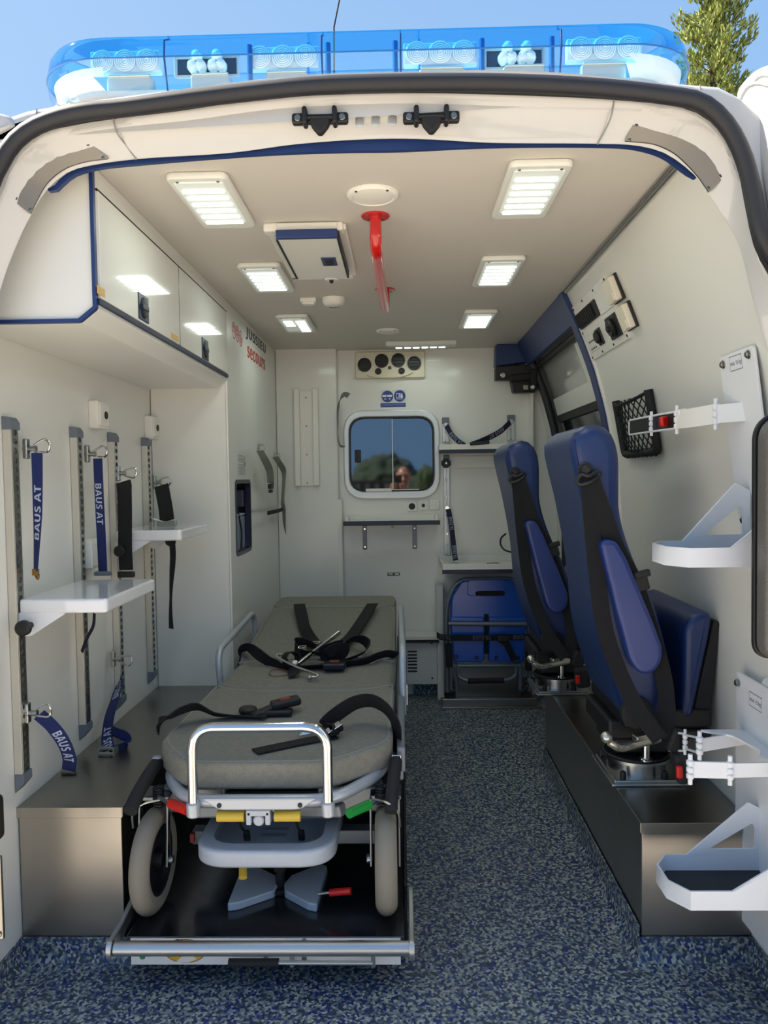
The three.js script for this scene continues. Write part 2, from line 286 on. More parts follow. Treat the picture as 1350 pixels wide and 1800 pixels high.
// outer skin: roof and shoulders, a closed profile along the vehicle
{
  const prof = [[-0.99, -0.3], [-0.99, 1.25], [-0.955, 1.6], [-0.9, 1.8], [-0.723, 1.885, -1.53].slice(0, 2), [-0.7068, 1.8923, -1.53].slice(0, 2), [-0.5842, 1.9112, -1.53].slice(0, 2), [-0.3925, 1.9314, -1.53].slice(0, 2), [-0.2357, 1.947, -1.53].slice(0, 2), [-0.1133, 1.9536, -1.53].slice(0, 2), [0.218, 1.9506, -1.53].slice(0, 2), [0.3824, 1.9389, -1.53].slice(0, 2), [0.5025, 1.9272, -1.53].slice(0, 2), [0.6331, 1.9143, -1.53].slice(0, 2), [0.6939, 1.9053, -1.53].slice(0, 2), [0.7114, 1.8899, -1.53].slice(0, 2), [0.84, 1.75], [0.92, 1.5], [0.97, 1.2], [0.98, -0.3]];
  const line = [];
  for (const p of smooth(prof.map((p) => [p[0], p[1], 0]), 120)) line.push([p.x, p.y]);
  const inn = [...mixCurve(sealOut, sealIn, -0.15)].map((p) => [p.x, Math.max(p.y, -0.3)]).reverse();
  const s = new THREE.Shape(); line.forEach((p, i) => i ? s.lineTo(...p) : s.moveTo(...p)); inn.forEach((p) => s.lineTo(...p)); s.closePath();
  const b = struct('trim_2', crease(ext(s, 0.034, 0.014, { seg: 4 }), 0.9).translate(0, 0, -1.562), M.paint, 'white outer rear edge of the vehicle body');
  const off = line.map((p) => new THREE.Vector3(p[0], p[1], 0));
  const skin = loft([off.map((p) => p.clone().setZ(-1.545)), off.map((p) => p.clone().setZ(-2.8)), off.map((p) => p.clone().setZ(-4.4))], 160);
  struct('trim_3', skin, M.paint, 'white outer skin of roof and sides');
  part(b, 'panel_joint', rod([-0.6571, 1.8967, -1.528], [-0.6599, 1.8815, -1.528], 0.0015, 6), M.piping);
  part(b, 'panel_joint', rod([0.6323, 1.9112, -1.528], [0.6335, 1.9015, -1.528], 0.0015, 6), M.piping);
}
// brushed corner plates of the frame
const cornerPlate = (outer, inner, label) => {
  const o = smooth(outer, 30), i = smooth(inner, 30), n = new THREE.Vector3(0, 0, 0.004);
  const t = thing('corner_plate', label, 'cover plate', [o[15].x, o[15].y, o[15].z]);
  const back = loft([o, i], 30), lift = [o.map((p) => p.clone().add(n)), i.map((p) => p.clone().add(n))];
  part(t, 'plate', J(loft([o, lift[0]], 30), loft(lift, 30), loft([lift[1], i], 30), back, loft([[o[0], o[0].clone().add(n)].map((p) => p), [i[0], i[0].clone().add(n)]], 2), loft([[o[30], o[30].clone().add(n)], [i[30], i[30].clone().add(n)]], 2)), M.cornerPlate);
  for (const k of [1, 29]) for (const q of [lift[0][k].clone().lerp(lift[1][k], 0.08), lift[0][k].clone().lerp(lift[1][k], 0.92)]) part(t, 'screw', at(puck(0.0035, 0.0015, 0.0006, 12), q.x, q.y, q.z, Math.PI / 2), M.screw);
};
M.cornerPlate = std(0x7d7a75, 0.34, 1);
cornerPlate([[-0.5605, 1.8366, -1.549], [-0.6064, 1.8321, -1.549], [-0.6412, 1.8196, -1.549], [-0.6826, 1.7816, -1.549], [-0.7032, 1.7541, -1.549], [-0.7191, 1.7276, -1.549]], [[-0.5308, 1.8112, -1.562], [-0.5783, 1.8056, -1.562], [-0.6191, 1.793, -1.562], [-0.6547, 1.7668, -1.562], [-0.6755, 1.7358, -1.562], [-0.6916, 1.7056, -1.562]], 'curved brushed metal plate on the frame beside the wall locker');
cornerPlate([[0.5104, 1.8485, -1.549], [0.5635, 1.8451, -1.549], [0.6021, 1.8322, -1.549], [0.6409, 1.8007, -1.549], [0.6653, 1.7707, -1.549], [0.6865, 1.7407, -1.549]], [[0.4986, 1.8216, -1.562], [0.5567, 1.8136, -1.562], [0.5936, 1.7963, -1.562], [0.6182, 1.7747, -1.562], [0.6417, 1.7488, -1.562], [0.663, 1.7185, -1.562]], 'curved brushed metal plate on the frame above the tank brackets');
// dark blue trim under the header
{
  const up = [[-0.6653, 1.7625, -1.577], [-0.6535, 1.7668, -1.577], [-0.6353, 1.7845, -1.577], [-0.6115, 1.7987, -1.577], [-0.5657, 1.8101, -1.577], [-0.4805, 1.8206, -1.577], [-0.2891, 1.8308, -1.577], [-0.1574, 1.8446, -1.577], [-0.038, 1.8508, -1.577], [0.0513, 1.8509, -1.577], [0.2301, 1.8377, -1.577], [0.4476, 1.8303, -1.577], [0.5244, 1.8252, -1.577], [0.5841, 1.8093, -1.577], [0.6304, 1.776, -1.577], [0.6496, 1.7577, -1.577]];
  const lo = [[-0.6631, 1.7579, -1.577], [-0.6467, 1.7598, -1.577], [-0.6298, 1.7753, -1.577], [-0.6083, 1.7896, -1.577], [-0.5637, 1.801, -1.577], [-0.4808, 1.8082, -1.577], [-0.2651, 1.8201, -1.577], [-0.1579, 1.8233, -1.577], [-0.0384, 1.8239, -1.577], [0.0509, 1.8229, -1.577], [0.23, 1.8265, -1.577], [0.4476, 1.8225, -1.577], [0.5244, 1.8163, -1.577], [0.5808, 1.7983, -1.577], [0.6282, 1.7638, -1.577], [0.6451, 1.7545, -1.577]];
  const s = new THREE.Shape(); smooth(up, 80).forEach((p, i) => i ? s.lineTo(p.x, p.y) : s.moveTo(p.x, p.y)); smooth(lo, 80).reverse().forEach((p) => s.lineTo(p.x, p.y)); s.closePath();
  struct('trim_4', crease(ext(s, 0.012, 0)).translate(0, 0, -1.592), M.blueTrim, 'dark blue edging under the rear header');
}
// floor and vinyl upstands
struct('floor', metric(bx(-0.99, 0.98, -0.05, 0, -4.4, -1.3, 0.004)), M.vinyl);
// covered skirting from a to b; n points into the room; m0, m1 lengthen the ends with the depth of the section (mitred corners)
const cove = (a, b, n, label, i, h = 0.085, m0 = 0, m1 = 0) => {
  const N = v3(n), A = v3(a), B = v3(b), D = B.clone().sub(A).normalize(), pos = [];
  const prof = [[0.0005, h], [0.004, h], [0.0045, 0.03], [0.008, 0.016], [0.017, 0.006], [0.034, 0.0012], [0.034, 0], [0.0005, 0]];
  const push = (P, q, m) => pos.push(P.x + N.x * q[0] + D.x * m * q[0], P.y + q[1], P.z + N.z * q[0] + D.z * m * q[0]);
  const flip = D.clone().cross(new THREE.Vector3(0, 1, 0)).dot(N) < 0;
  for (let k = 0; k < prof.length; k++) { const p = prof[k], q = prof[(k + 1) % prof.length]; for (const [P, w, m] of flip ? [[A, p, -m0], [A, q, -m0], [B, p, m1], [A, q, -m0], [B, q, m1], [B, p, m1]] : [[A, p, -m0], [B, p, m1], [A, q, -m0], [A, q, -m0], [B, p, m1], [B, q, m1]]) push(P, w, m); }
  const g = new THREE.BufferGeometry(); g.setAttribute('position', new THREE.Float32BufferAttribute(pos, 3));
  struct('baseboard_' + i, metric(creased(g, 0.5)), M.vinyl, label);
};
cove([-0.89, 0, -1.8], [-0.633, 0, -1.8], [0, 0, 1], 'blue flecked vinyl skirting before the left steel box', 'left_box_end', 0.062, -1, 1);
cove([-0.633, 0, -1.8], [-0.633, 0, -2.9], [1, 0, 0], 'blue flecked vinyl skirting along the left steel box', 'left_box_side', 0.062, 1, 0);
cove([0.605, 0, -1.8], [0.87, 0, -1.8], [0, 0, 1], 'blue flecked vinyl skirting before the right steel box', 'right_box_end', 0.062, 1, -1);
cove([0.605, 0, -1.8], [0.605, 0, -3.03], [-1, 0, 0], 'blue flecked vinyl skirting along the right steel box', 'right_box_side', 0.085, 1, 0);
cove([-0.89, 0, -1.55], [-0.89, 0, -1.8], [1, 0, 0], 'blue flecked vinyl skirting at the left wall', 'left', 0.062, 0, -1);
cove([0.87, 0, -1.8], [0.87, 0, -1.55], [-1, 0, 0], 'blue flecked vinyl skirting at the right wall', 'right', 0.062, -1, 0);
cove([0.1, 0, -4.08], [0.75, 0, -4.08], [0, 0, 1], 'blue flecked vinyl skirting at the front wall', 'front', 0.085);
// ceiling
struct('ceiling', metric(bx(-0.92, 0.675, 1.835, 1.87, -4.16, -1.6, 0.003)), M.ceiling);
// left wall
struct('wall_left', metric(bx(-0.93, -0.89, -0.02, 1.85, -4.16, -1.57, 0.003)), M.laminate);
// right wall: leans in towards the roof; sliding door opening between the depths 2.88 and 3.92
const PY = [0, 0.9, 1.2, 1.4, 1.55, 1.7, 1.835, 2.0], PX = [0.87, 0.87, 0.85, 0.815, 0.775, 0.72, 0.66, 0.58];
const wallX = (y) => { let k = 0; while (k < PY.length - 2 && PY[k + 1] < y) k++; return PX[k] + (PX[k + 1] - PX[k]) * (y - PY[k]) / (PY[k + 1] - PY[k]); };
const wallStrip = (y0, y1, z0, z1, off = 0, th = 0.03) => {
  const s = new THREE.Shape(), n = 24, a = [], b = [];
  for (let i = 0; i <= n; i++) { const y = y0 + (y1 - y0) * i / n; a.push([wallX(y) + off, y]); b.push([wallX(y) + off + th, y]); }
  a.forEach((p, i) => i ? s.lineTo(...p) : s.moveTo(...p)); b.reverse().forEach((p) => s.lineTo(...p)); s.closePath();
  return metric(crease(ext(s, z1 - z0, 0), 0.5).translate(0, 0, z0));
};
struct('wall_right', J(wallStrip(-0.02, 1.85, -2.86, -1.57), wallStrip(1.74, 1.85, -3.93, -2.86), wallStrip(-0.02, 1.85, -4.16, -3.95)), M.laminate);
struct('trim_5', J(rod([0.655, 1.828, -1.6], [0.655, 1.828, -2.84], 0.006, 8), rod([0.641, 1.831, -1.6], [0.641, 1.831, -2.84], 0.004, 8)), M.alu, 'grey metal beading between ceiling and right wall');
// front wall with the cab window opening
{
  const w = poly([[-0.6, -0.02], [0.95, -0.02], [0.95, 1.85], [-0.6, 1.85]]);
  const c = [[-0.2277, 1.4856, -4.08], [0.2279, 1.0851, -4.08]];
  const hole = new THREE.Path(poly(rectPts(c[0][0], c[1][0], c[1][1], c[0][1]), 0.085).getPoints(6));
  struct('wall_front', metric(crease(ext(w, 0.04, 0, { holes: [hole] }), 0.5).translate(0, 0, -4.12)), M.laminate);
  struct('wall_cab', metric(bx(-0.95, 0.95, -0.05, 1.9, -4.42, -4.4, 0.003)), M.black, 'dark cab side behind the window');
  const f = structGroup('window_1', [(c[0][0] + c[1][0]) / 2, c[1][1], -4.08]);
  const o = [[-0.2543, 1.519, -4.08], [0.2546, 1.0486, -4.08]];
  const fr = poly(rectPts(o[0][0], o[1][0], o[1][1], o[0][1]), 0.12), x0 = c[0][0], x1 = c[1][0], y0 = c[1][1], y1 = c[0][1];
  part(f, 'window_frame', crease(ext(fr, 0.016, 0.007, { seg: 4, holes: [new THREE.Path(poly(rectPts(x0 + 0.003, x1 - 0.003, y0 + 0.003, y1 - 0.003), 0.085).getPoints(6))] })).translate(0, 0, -4.08), M.windowFrame = phy(0xd8dcdd, 0.28, { metalness: 0.25, clearcoat: 0.5, clearcoatRoughness: 0.1 }));
  part(f, 'gasket', crease(ext(poly(rectPts(x0 - 0.002, x1 + 0.002, y0 - 0.002, y1 + 0.002), 0.088), 0.012, 0, { holes: [new THREE.Path(poly(rectPts(x0 + 0.011, x1 - 0.011, y0 + 0.011, y1 - 0.011), 0.08).getPoints(6))] })).translate(0, 0, -4.085), M.black);
  const xm = [-0.0017, 1.2811, -4.08][0];
  const paneShape = (a, b, l, r) => { const s = new THREE.Shape(), R = 0.078; s.moveTo(a + (l ? R : 0), y0 + 0.008); s.lineTo(b - (r ? R : 0), y0 + 0.008); if (r) s.quadraticCurveTo(b, y0 + 0.008, b, y0 + R); s.lineTo(b, y1 - (r ? R : 0.008)); if (r) s.quadraticCurveTo(b, y1 - 0.008, b - R, y1 - 0.008); s.lineTo(a + (l ? R : 0), y1 - 0.008); if (l) s.quadraticCurveTo(a, y1 - 0.008, a, y1 - R); s.lineTo(a, y0 + (l ? R : 0.008)); if (l) s.quadraticCurveTo(a, y0 + 0.008, a + R, y0 + 0.008); return s; };
  part(f, 'pane', crease(ext(paneShape(x0 + 0.008, xm + 0.008, true, false), 0.004, 0)).translate(0, 0, -4.092), M.darkGlass);
  part(f, 'pane', crease(ext(paneShape(xm - 0.004, x1 - 0.008, false, true), 0.004, 0)).translate(0, 0, -4.1), M.darkGlass);
  part(f, 'pane_edge', bx(xm + 0.004, xm + 0.009, y0 + 0.012, y1 - 0.012, -4.094, -4.086, 0.001), M.alu);
  const l = [-0.1797, 1.2777, -4.08]; part(f, 'latch', J(bx(l[0] - 0.016, l[0] + 0.016, l[1] - 0.034, l[1] + 0.034, -4.09, -4.074, 0.004), at(puck(0.004, 0.003, 0.001, 12), l[0] - 0.002, l[1], -4.074, Math.PI / 2)), M.black);
  part(f, 'sill_pull', bx([-0.1404, 1.0871, -4.08][0], xm, y0 + 0.004, y0 + 0.02, -4.088, -4.07, 0.003), M.whitePlastic);
  part(f, 'sill_track', bx(xm, [0.1435, 1.0833, -4.08][0], y0 + 0.008, y0 + 0.014, -4.09, -4.074, 0.002), M.whitePlastic);
}
// pillar panel beside the window, with its two cover strips
struct('wall_pillar', J(metric(bx(-0.6, [-0.2814, 1.5792, -4.02][0], 0, 1.84, -4.08, -4.02, 0.006))), M.laminate, 'white pillar panel left of the cab window');
struct('trim_6', bx([-0.2888, 0.8355, -4.03][0], [-0.2678, 0.8353, -4.03][0] + 0.004, 0, [-0.2852, 1.0513, -4.03][1], -4.08, -4.02, 0.003), M.whitePlastic, 'narrow white cover strip at the pillar');
// tall side cabinet: a box with a cut-out
{
  const a = [-0.6, 1.1596, -2.987], b = [-0.6, 0.8644, -3.2847], z0 = -4.02, z1 = -2.88;
  const side = poly([[-z1, 0], [-z0, 0], [-z0, 1.834], [-z1, 1.834]]);
  const hole = new THREE.Path(poly(rectPts(-a[2], -b[2], b[1], a[1]), 0.03).getPoints(6));
  const face = crease(ext(side, 0.02, 0, { holes: [hole] }), 0.5);
  // local x -> -z, local z -> -x
  face.applyMatrix4(new THREE.Matrix4().makeBasis(new THREE.Vector3(0, 0, -1), new THREE.Vector3(0, 1, 0), new THREE.Vector3(1, 0, 0)).setPosition(-0.62, 0, 0));
  const c = thing('tall_cabinet', 'tall white cabinet with printed lettering and a dark framed opening on its side', 'cabinet', [-0.74, 0, -3.4]);
  part(c, 'side_panel', metric(face), M.laminate);
  part(c, 'end_panel', metric(bx(-0.888, -0.619, 0.0, 1.834, -2.9, -2.88, 0.002)), M.laminate);
  part(c, 'corner_strip', bx(-0.605, -0.597, 0, 1.834, -2.883, -2.876, 0.003), M.whitePlastic);
  const lip = new THREE.Path(poly(rectPts(-a[2] + 0.01, -b[2] - 0.01, b[1] + 0.012, a[1] - 0.012), 0.024).getPoints(6));
  const edge = crease(ext(poly(rectPts(-a[2] - 0.004, -b[2] + 0.004, b[1] - 0.004, a[1] + 0.004), 0.033), 0.024, 0, { holes: [lip] }), 0.5);
  edge.applyMatrix4(new THREE.Matrix4().makeBasis(new THREE.Vector3(0, 0, -1), new THREE.Vector3(0, 1, 0), new THREE.Vector3(1, 0, 0)).setPosition(-0.621, 0, 0));
  part(c, 'opening_rim', edge, std(0x1b2238, 0.35));
  part(c, 'niche', J(bx(-0.76, -0.755, b[1] - 0.03, a[1] + 0.03, b[2] - 0.04, a[2] + 0.04, 0.001), bx(-0.76, -0.62, b[1] - 0.04, b[1] - 0.03, b[2] - 0.04, a[2] + 0.04, 0.001), bx(-0.76, -0.62, a[1] + 0.03, a[1] + 0.04, b[2] - 0.04, a[2] + 0.04, 0.001), bx(-0.76, -0.62, b[1] - 0.04, a[1] + 0.04, b[2] - 0.05, b[2] - 0.04, 0.001), bx(-0.76, -0.62, b[1] - 0.04, a[1] + 0.04, a[2] + 0.04, a[2] + 0.05, 0.001)), std(0x23262e, 0.6));
  const h = a[1] - b[1], m = (a[2] + b[2]) / 2;
  const dv = thing('device_charger', 'grey boxed device with black cable inside the cabinet opening', 'device', [-0.7, b[1], m]);
  part(dv, 'housing', bx(-0.745, -0.625, b[1] - 0.01, b[1] + h * 0.5, b[2] - 0.02, b[2] + 0.16, 0.012), std(0x8590ab, 0.45));
  part(dv, 'bracket', bx(-0.7, -0.625, b[1] + h * 0.62, a[1] - 0.04, b[2] - 0.02, b[2] + 0.03, 0.006), std(0x4a5064, 0.5));
  part(dv, 'cable', tube(smooth([[-0.66, b[1] + h * 0.85, b[2] + 0.05], [-0.63, b[1] + h * 0.58, b[2] + 0.12], [-0.618, b[1] + h * 0.3, b[2] + 0.11], [-0.618, b[1] + h * 0.05, b[2] + 0.12]], 20), 0.004, { n: 8 }), M.black);
  part(dv, 'shelf', bx(-0.75, -0.625, b[1] + h * 0.5, b[1] + h * 0.53, b[2] - 0.02, b[2] + 0.2, 0.003), std(0xaeb5c4, 0.4));
}

// ---------------------------------------------------------------- ceiling: lamps, hatch, covers, grab bar
const font = await new FontLoader().loadAsync('fonts/droid/droid_sans_bold.typeface.json');
const lettering = (text, w, h, depth = 0.0006) => {   // letters filling a w by h box from the origin
  const g = new TextGeometry(text, { font, size: 1, depth: 0.1, curveSegments: 5, bevelEnabled: false }); g.computeBoundingBox(); const b = g.boundingBox;
  g.translate(-b.min.x, -b.min.y, 0); g.scale(w / (b.max.x - b.min.x), h / (b.max.y - b.min.y), depth / 0.1); return plain(g);
};
{
  const lens = phy(0xe4eae6, 0.3, { transmission: 0.25, thickness: 0 });
  const proto = thing('ceiling_light', 'large LED ceiling lamp nearest the rear door on the locker side', 'ceiling light', [-0.39, 1.835, -1.86], undefined);
  const c = origin.get(proto);
  part(proto, 'housing', at(ext(poly(rectPts(-0.068, 0.068, -0.17, 0.17), 0.02), 0.016, 0.006, { seg: 3 }), c.x, 1.835, c.z, Math.PI / 2), M.lampHousing = std(0xe3e5e0, 0.35));
  part(proto, 'diffuser', at(ext(poly(rectPts(-0.055, 0.055, -0.115, 0.15), 0.012), 0.003, 0.001), c.x, 1.8192, c.z, Math.PI / 2), std(0xe3e8e3, 0.3, 0, { emissive: 0xeefff4, emissiveIntensity: 0.12 }));
  for (let k = 0; k < 6; k++) part(proto, 'led_strip', bx(c.x - 0.047, c.x + 0.047, 1.813, 1.8165, c.z + 0.095 - k * 0.042, c.z + 0.108 - k * 0.042, 0.0015), M.led);
  for (const s of [-1, 1]) part(proto, 'screw', at(puck(0.0035, 0.0016, 0.0005, 12), c.x + s * 0.045, 1.8182, c.z + 0.152, Math.PI), M.screw);
  const L = [['middle LED ceiling lamp on the locker side, beside the roof hatch', -0.385, -2.565], ['farthest LED ceiling lamp on the locker side, partly unlit', -0.39, -3.32], ['large LED ceiling lamp nearest the rear door on the sliding door side', 0.355, -1.835], ['middle LED ceiling lamp on the sliding door side', 0.37, -2.545], ['farthest LED ceiling lamp on the sliding door side', 0.38, -3.3]];
  for (const [l, x, z] of L) copy(proto, [x, 1.835, z], l);
    const dim = scene.children.find((o) => o.userData.label?.startsWith('farthest LED ceiling lamp on the locker side'));
  for (const o of [...dim.children]) if (o.name === 'led_strip') dim.remove(o);
  const lit = [[-0.043, -0.004, 0, 3], [0.008, 0.047, 0, 6]];
  for (const [a, b, k0, k1] of lit) for (let k = k0; k < k1; k++) { const g = bx(a, b, 1.813 - 1.835, 1.8165 - 1.835, 0.095 - k * 0.042, 0.108 - k * 0.042, 0.0015), m = new THREE.Mesh(g, M.led); m.name = 'led_strip'; m.castShadow = m.receiveShadow = true; dim.add(m); }
  for (const [x, z] of [[-0.39, -1.86], ...L.map((q) => [q[1], q[2]])]) {
    for (let k = 0; k < 6; k++) { const zz = z + 0.1015 - k * 0.042, r = new THREE.RectAreaLight(0xf0fff4, 22, 0.094, 0.013); r.position.set(x, 1.811, zz); r.lookAt(x, 0, zz); scene.add(r); }
  }
  const t = thing('strip_light', 'long narrow LED strip lamp on the ceiling above the front wall', 'ceiling light', [0.155, 1.835, -3.87]);
  part(t, 'housing', at(ext(poly([[-0.03, 0], [0.075, 0], [0.06, -0.016], [-0.02, -0.022]], 0.006), 0.35, 0.004), -0.02, 1.835, -3.86, 0, Math.PI / 2), M.lampHousing);
  part(t, 'lens', bx(0.0, 0.31, 1.811, 1.816, -3.9, -3.868, 0.002), std(0xb9c8be, 0.25));
  for (let k = 0; k < 6; k++) part(t, 'led_strip', bx(0.03 + k * 0.043, 0.062 + k * 0.043, 1.808, 1.8125, -3.895, -3.872, 0.002), M.led);
  const r = new THREE.RectAreaLight(0xf0fff4, 14, 0.26, 0.03); r.position.set(0.15, 1.804, -3.883); r.lookAt(0.15, 0, -3.8); scene.add(r);
}
{
  const h = thing('roof_hatch', 'white ceiling hatch with hanging lid and blue front edge', 'hatch', [-0.19, 1.835, -2.28]);
  part(h, 'frame', J(bx(-0.305, -0.095, 1.812, 1.835, -2.075, -2.035, 0.006), bx(-0.3, -0.28, 1.818, 1.835, -2.55, -2.05, 0.004), bx(-0.115, -0.088, 1.818, 1.835, -2.52, -2.05, 0.004), bx(-0.3, -0.1, 1.818, 1.835, -2.56, -2.53, 0.004)), M.whitePlastic);
  const lid = part(h, 'lid', bx(-0.268, -0.11, 1.79, 1.832, -2.43, -2.03, 0.003), M.laminate);
  part(lid, 'edge_strip', bx(-0.269, -0.109, 1.788, 1.81, -2.032, -2.016, 0.002), M.blueTrim);
  part(lid, 'side_gasket', J(bx(-0.272, -0.266, 1.788, 1.812, -2.43, -2.04, 0.001), bx(-0.112, -0.106, 1.788, 1.812, -2.43, -2.04, 0.001)), M.black);
  part(lid, 'latch', J(bx(-0.172, -0.13, 1.787, 1.792, -2.285, -2.205, 0.002)), M.blueTrim);
  part(lid, 'latch_button', bx(-0.162, -0.14, 1.784, 1.789, -2.27, -2.22, 0.002), M.black);
  part(h, 'sensor', J(at(puck(0.022, 0.008, 0.003, 20), -0.165, 1.8, -2.47, Math.PI)), M.whitePlastic);
  part(h, 'sensor_eye', at(new THREE.SphereGeometry(0.007, 14, 10), -0.165, 1.79, -2.47), M.black);
}
{
  const sp = (name, label, x, z, r) => { const t = thing(name, label, 'cover', [x, 1.835, z]);
    part(t, 'rim', at(lathe([[r * 0.62, 0], [r, 0], [r * 1.0, 0.003], [r * 0.92, 0.009], [r * 0.8, 0.011], [r * 0.76, 0.008], [r * 0.62, 0.006]], 36), x, 1.835, z, Math.PI), M.whitePlastic);
    part(t, 'cap', at(lathe([[0.0001, 0.013], [r * 0.6, 0.0125], [r * 0.76, 0.009], [r * 0.76, 0.002], [0.0001, 0.002]], 36), x, 1.835, z, Math.PI), M.whitePlastic);
    for (const a of [0.9, 2.3]) part(t, 'screw', at(puck(0.0035, 0.002, 0.0005, 10), x + Math.cos(a) * r * 0.9, 1.827, z + Math.sin(a) * r * 0.9, Math.PI), M.black); };
  sp('round_cover', 'round white ceiling cover near the rear, before the red grab bar', -0.01, -1.85, 0.062);
  sp('round_cover', 'round white ceiling cover near the strip lamp at the front', -0.002, -3.55, 0.055);
  const d = thing('smoke_detector', 'small white dome detector on the ceiling behind the hatch', 'detector', [-0.195, 1.835, -2.9]);
  part(d, 'body', at(lathe([[0.0001, 0.03], [0.026, 0.03], [0.036, 0.024], [0.043, 0.012], [0.043, 0], [0.0001, 0]], 32), -0.195, 1.835, -2.9, Math.PI), M.whitePlastic);
  part(d, 'ring', at(lathe([[0.019, 0.029], [0.025, 0.03], [0.025, 0.033], [0.019, 0.033]], 28), -0.195, 1.835, -2.9, Math.PI), M.greyPlastic);
  solo('ceiling_switch', 'tiny white boxed switch on the ceiling next to the detector', 'switch', J(bx(-0.318, -0.258, 1.818, 1.835, -2.91, -2.87, 0.004), bx(-0.31, -0.266, 1.81, 1.82, -2.905, -2.875, 0.003)), M.whitePlastic);
  const b = thing('grab_bar', 'glossy red grab bar running along the ceiling on two flanges', 'grab bar', [-0.006, 1.835, -2.4]);
  part(b, 'bar', tube(fillet([[-0.009, 1.83, -2.0], [-0.009, 1.752, -2.0], [0.0, 1.758, -2.776], [0.0, 1.83, -2.776]], 0.06, 10), 0.0155, { n: 16 }), M.red);
  for (const [x, z] of [[-0.009, -2.0], [0, -2.776]]) { const f = part(b, 'flange', at(puck(0.037, 0.005, 0.002, 28), x, 1.835, z, Math.PI), M.red); for (const a of [0.6, 2.5, 3.9, 5.6]) part(f, 'screw', at(puck(0.004, 0.002, 0.0006, 10), x + Math.cos(a) * 0.027, 1.8305, z + Math.sin(a) * 0.027, Math.PI), M.screw); }
}
// ---------------------------------------------------------------- wall locker
{
  const yb = [-0.6823, 1.5064, -1.642][1], ch = [-0.6333, 1.5055, -1.642], cv = [-0.6005, 1.5349, -1.642];
  const zs = [-0.595, 1.7675, -2.2535][2], zf = -2.88, zn = -1.645, T = 1.788, B = 1.552;
  const prof = [[-0.889, 1.834], [-0.597, 1.834], [-0.597, cv[1]], [ch[0], yb], [-0.889, yb]];
  const t = thing('wall_locker', 'white overhead locker with two doors and dark blue edging along the left wall', 'locker', [-0.74, yb, -2.26]);
  part(t, 'carcass', metric(crease(ext(poly(prof), zn - zf, 0), 0.5).translate(0, 0, zf)), M.laminate);
  part(t, 'edge_trim', sweep(fillet([[-0.889, yb + 0.001, zn], [ch[0], yb + 0.001, zn], [-0.598, cv[1], zn], [-0.598, 1.834, zn]], 0.004, 3), [[-0.006, -0.005], [0.006, -0.005], [0.006, 0.003], [-0.006, 0.003]], { side: [0, 0, 1] }), M.blueTrim);
  const door = (z0, z1, lz, ly0, ly1) => {
    const d = part(t, 'door', bx(-0.6, -0.5915, B + 0.006, T - 0.002, z1 + 0.002, z0 - 0.002, 0.0015), M.glossLaminate);
    const l = part(d, 'latch', J(bx(-0.593, -0.589, ly0, ly1, lz[1], lz[0], 0.002)), M.latch = std(0x1a2440, 0.35));
    const m = (lz[0] + lz[1]) / 2, h = (ly1 - ly0) / 2, w = (lz[0] - lz[1]) / 2;
    part(d, 'finger_cup', at(new THREE.SphereGeometry(1, 20, 14).scale(0.004, h * 0.82, w * 0.62), -0.5885, (ly0 + ly1) / 2, m), M.black);
    part(d, 'latch_bar', bx(-0.588, -0.583, (ly0 + ly1) / 2 - h * 0.2, (ly0 + ly1) / 2 + h * 0.2, m - w * 0.6, m + w * 0.6, 0.002), M.latch);
    return d;
  };
  const l1 = [[-0.59, 1.6291, -1.8927], [-0.59, 1.5638, -1.968]], l2 = [[-0.59, 1.6273, -2.4961], [-0.59, 1.5591, -2.5778]];
  const d1 = door(zn - 0.012, zs, [l1[0][2], l1[1][2]], l1[1][1], l1[0][1]);
  const d2 = door(zs, zf + 0.01, [l2[0][2], l2[1][2]], l2[1][1], l2[0][1]);
  part(d1, 'sticker', bx(-0.5917, -0.591, B + 0.012, B + 0.03, [-0.59, 1.5638, -1.6804][2], [-0.59, 1.5621, -1.6362][2], 0.0003), M.sticker = std(0xcaa55c, 0.5));
  part(d1, 'sticker', bx(-0.5917, -0.591, B + 0.012, B + 0.028, zs + 0.02, zs + 0.09, 0.0003), M.sticker);
  part(t, 'lower_gasket', bx(-0.6, -0.5905, B - 0.008, B + 0.004, zf + 0.005, zn - 0.002, 0.001), std(0x15193a, 0.45));
  part(t, 'upper_gasket', bx(-0.6, -0.592, T - 0.001, T + 0.002, zf + 0.005, zn - 0.01, 0.0005), M.black);
  part(t, 'middle_gasket', bx(-0.6, -0.5912, B, T, zs - 0.002, zs + 0.002, 0.0005), M.latch);
}
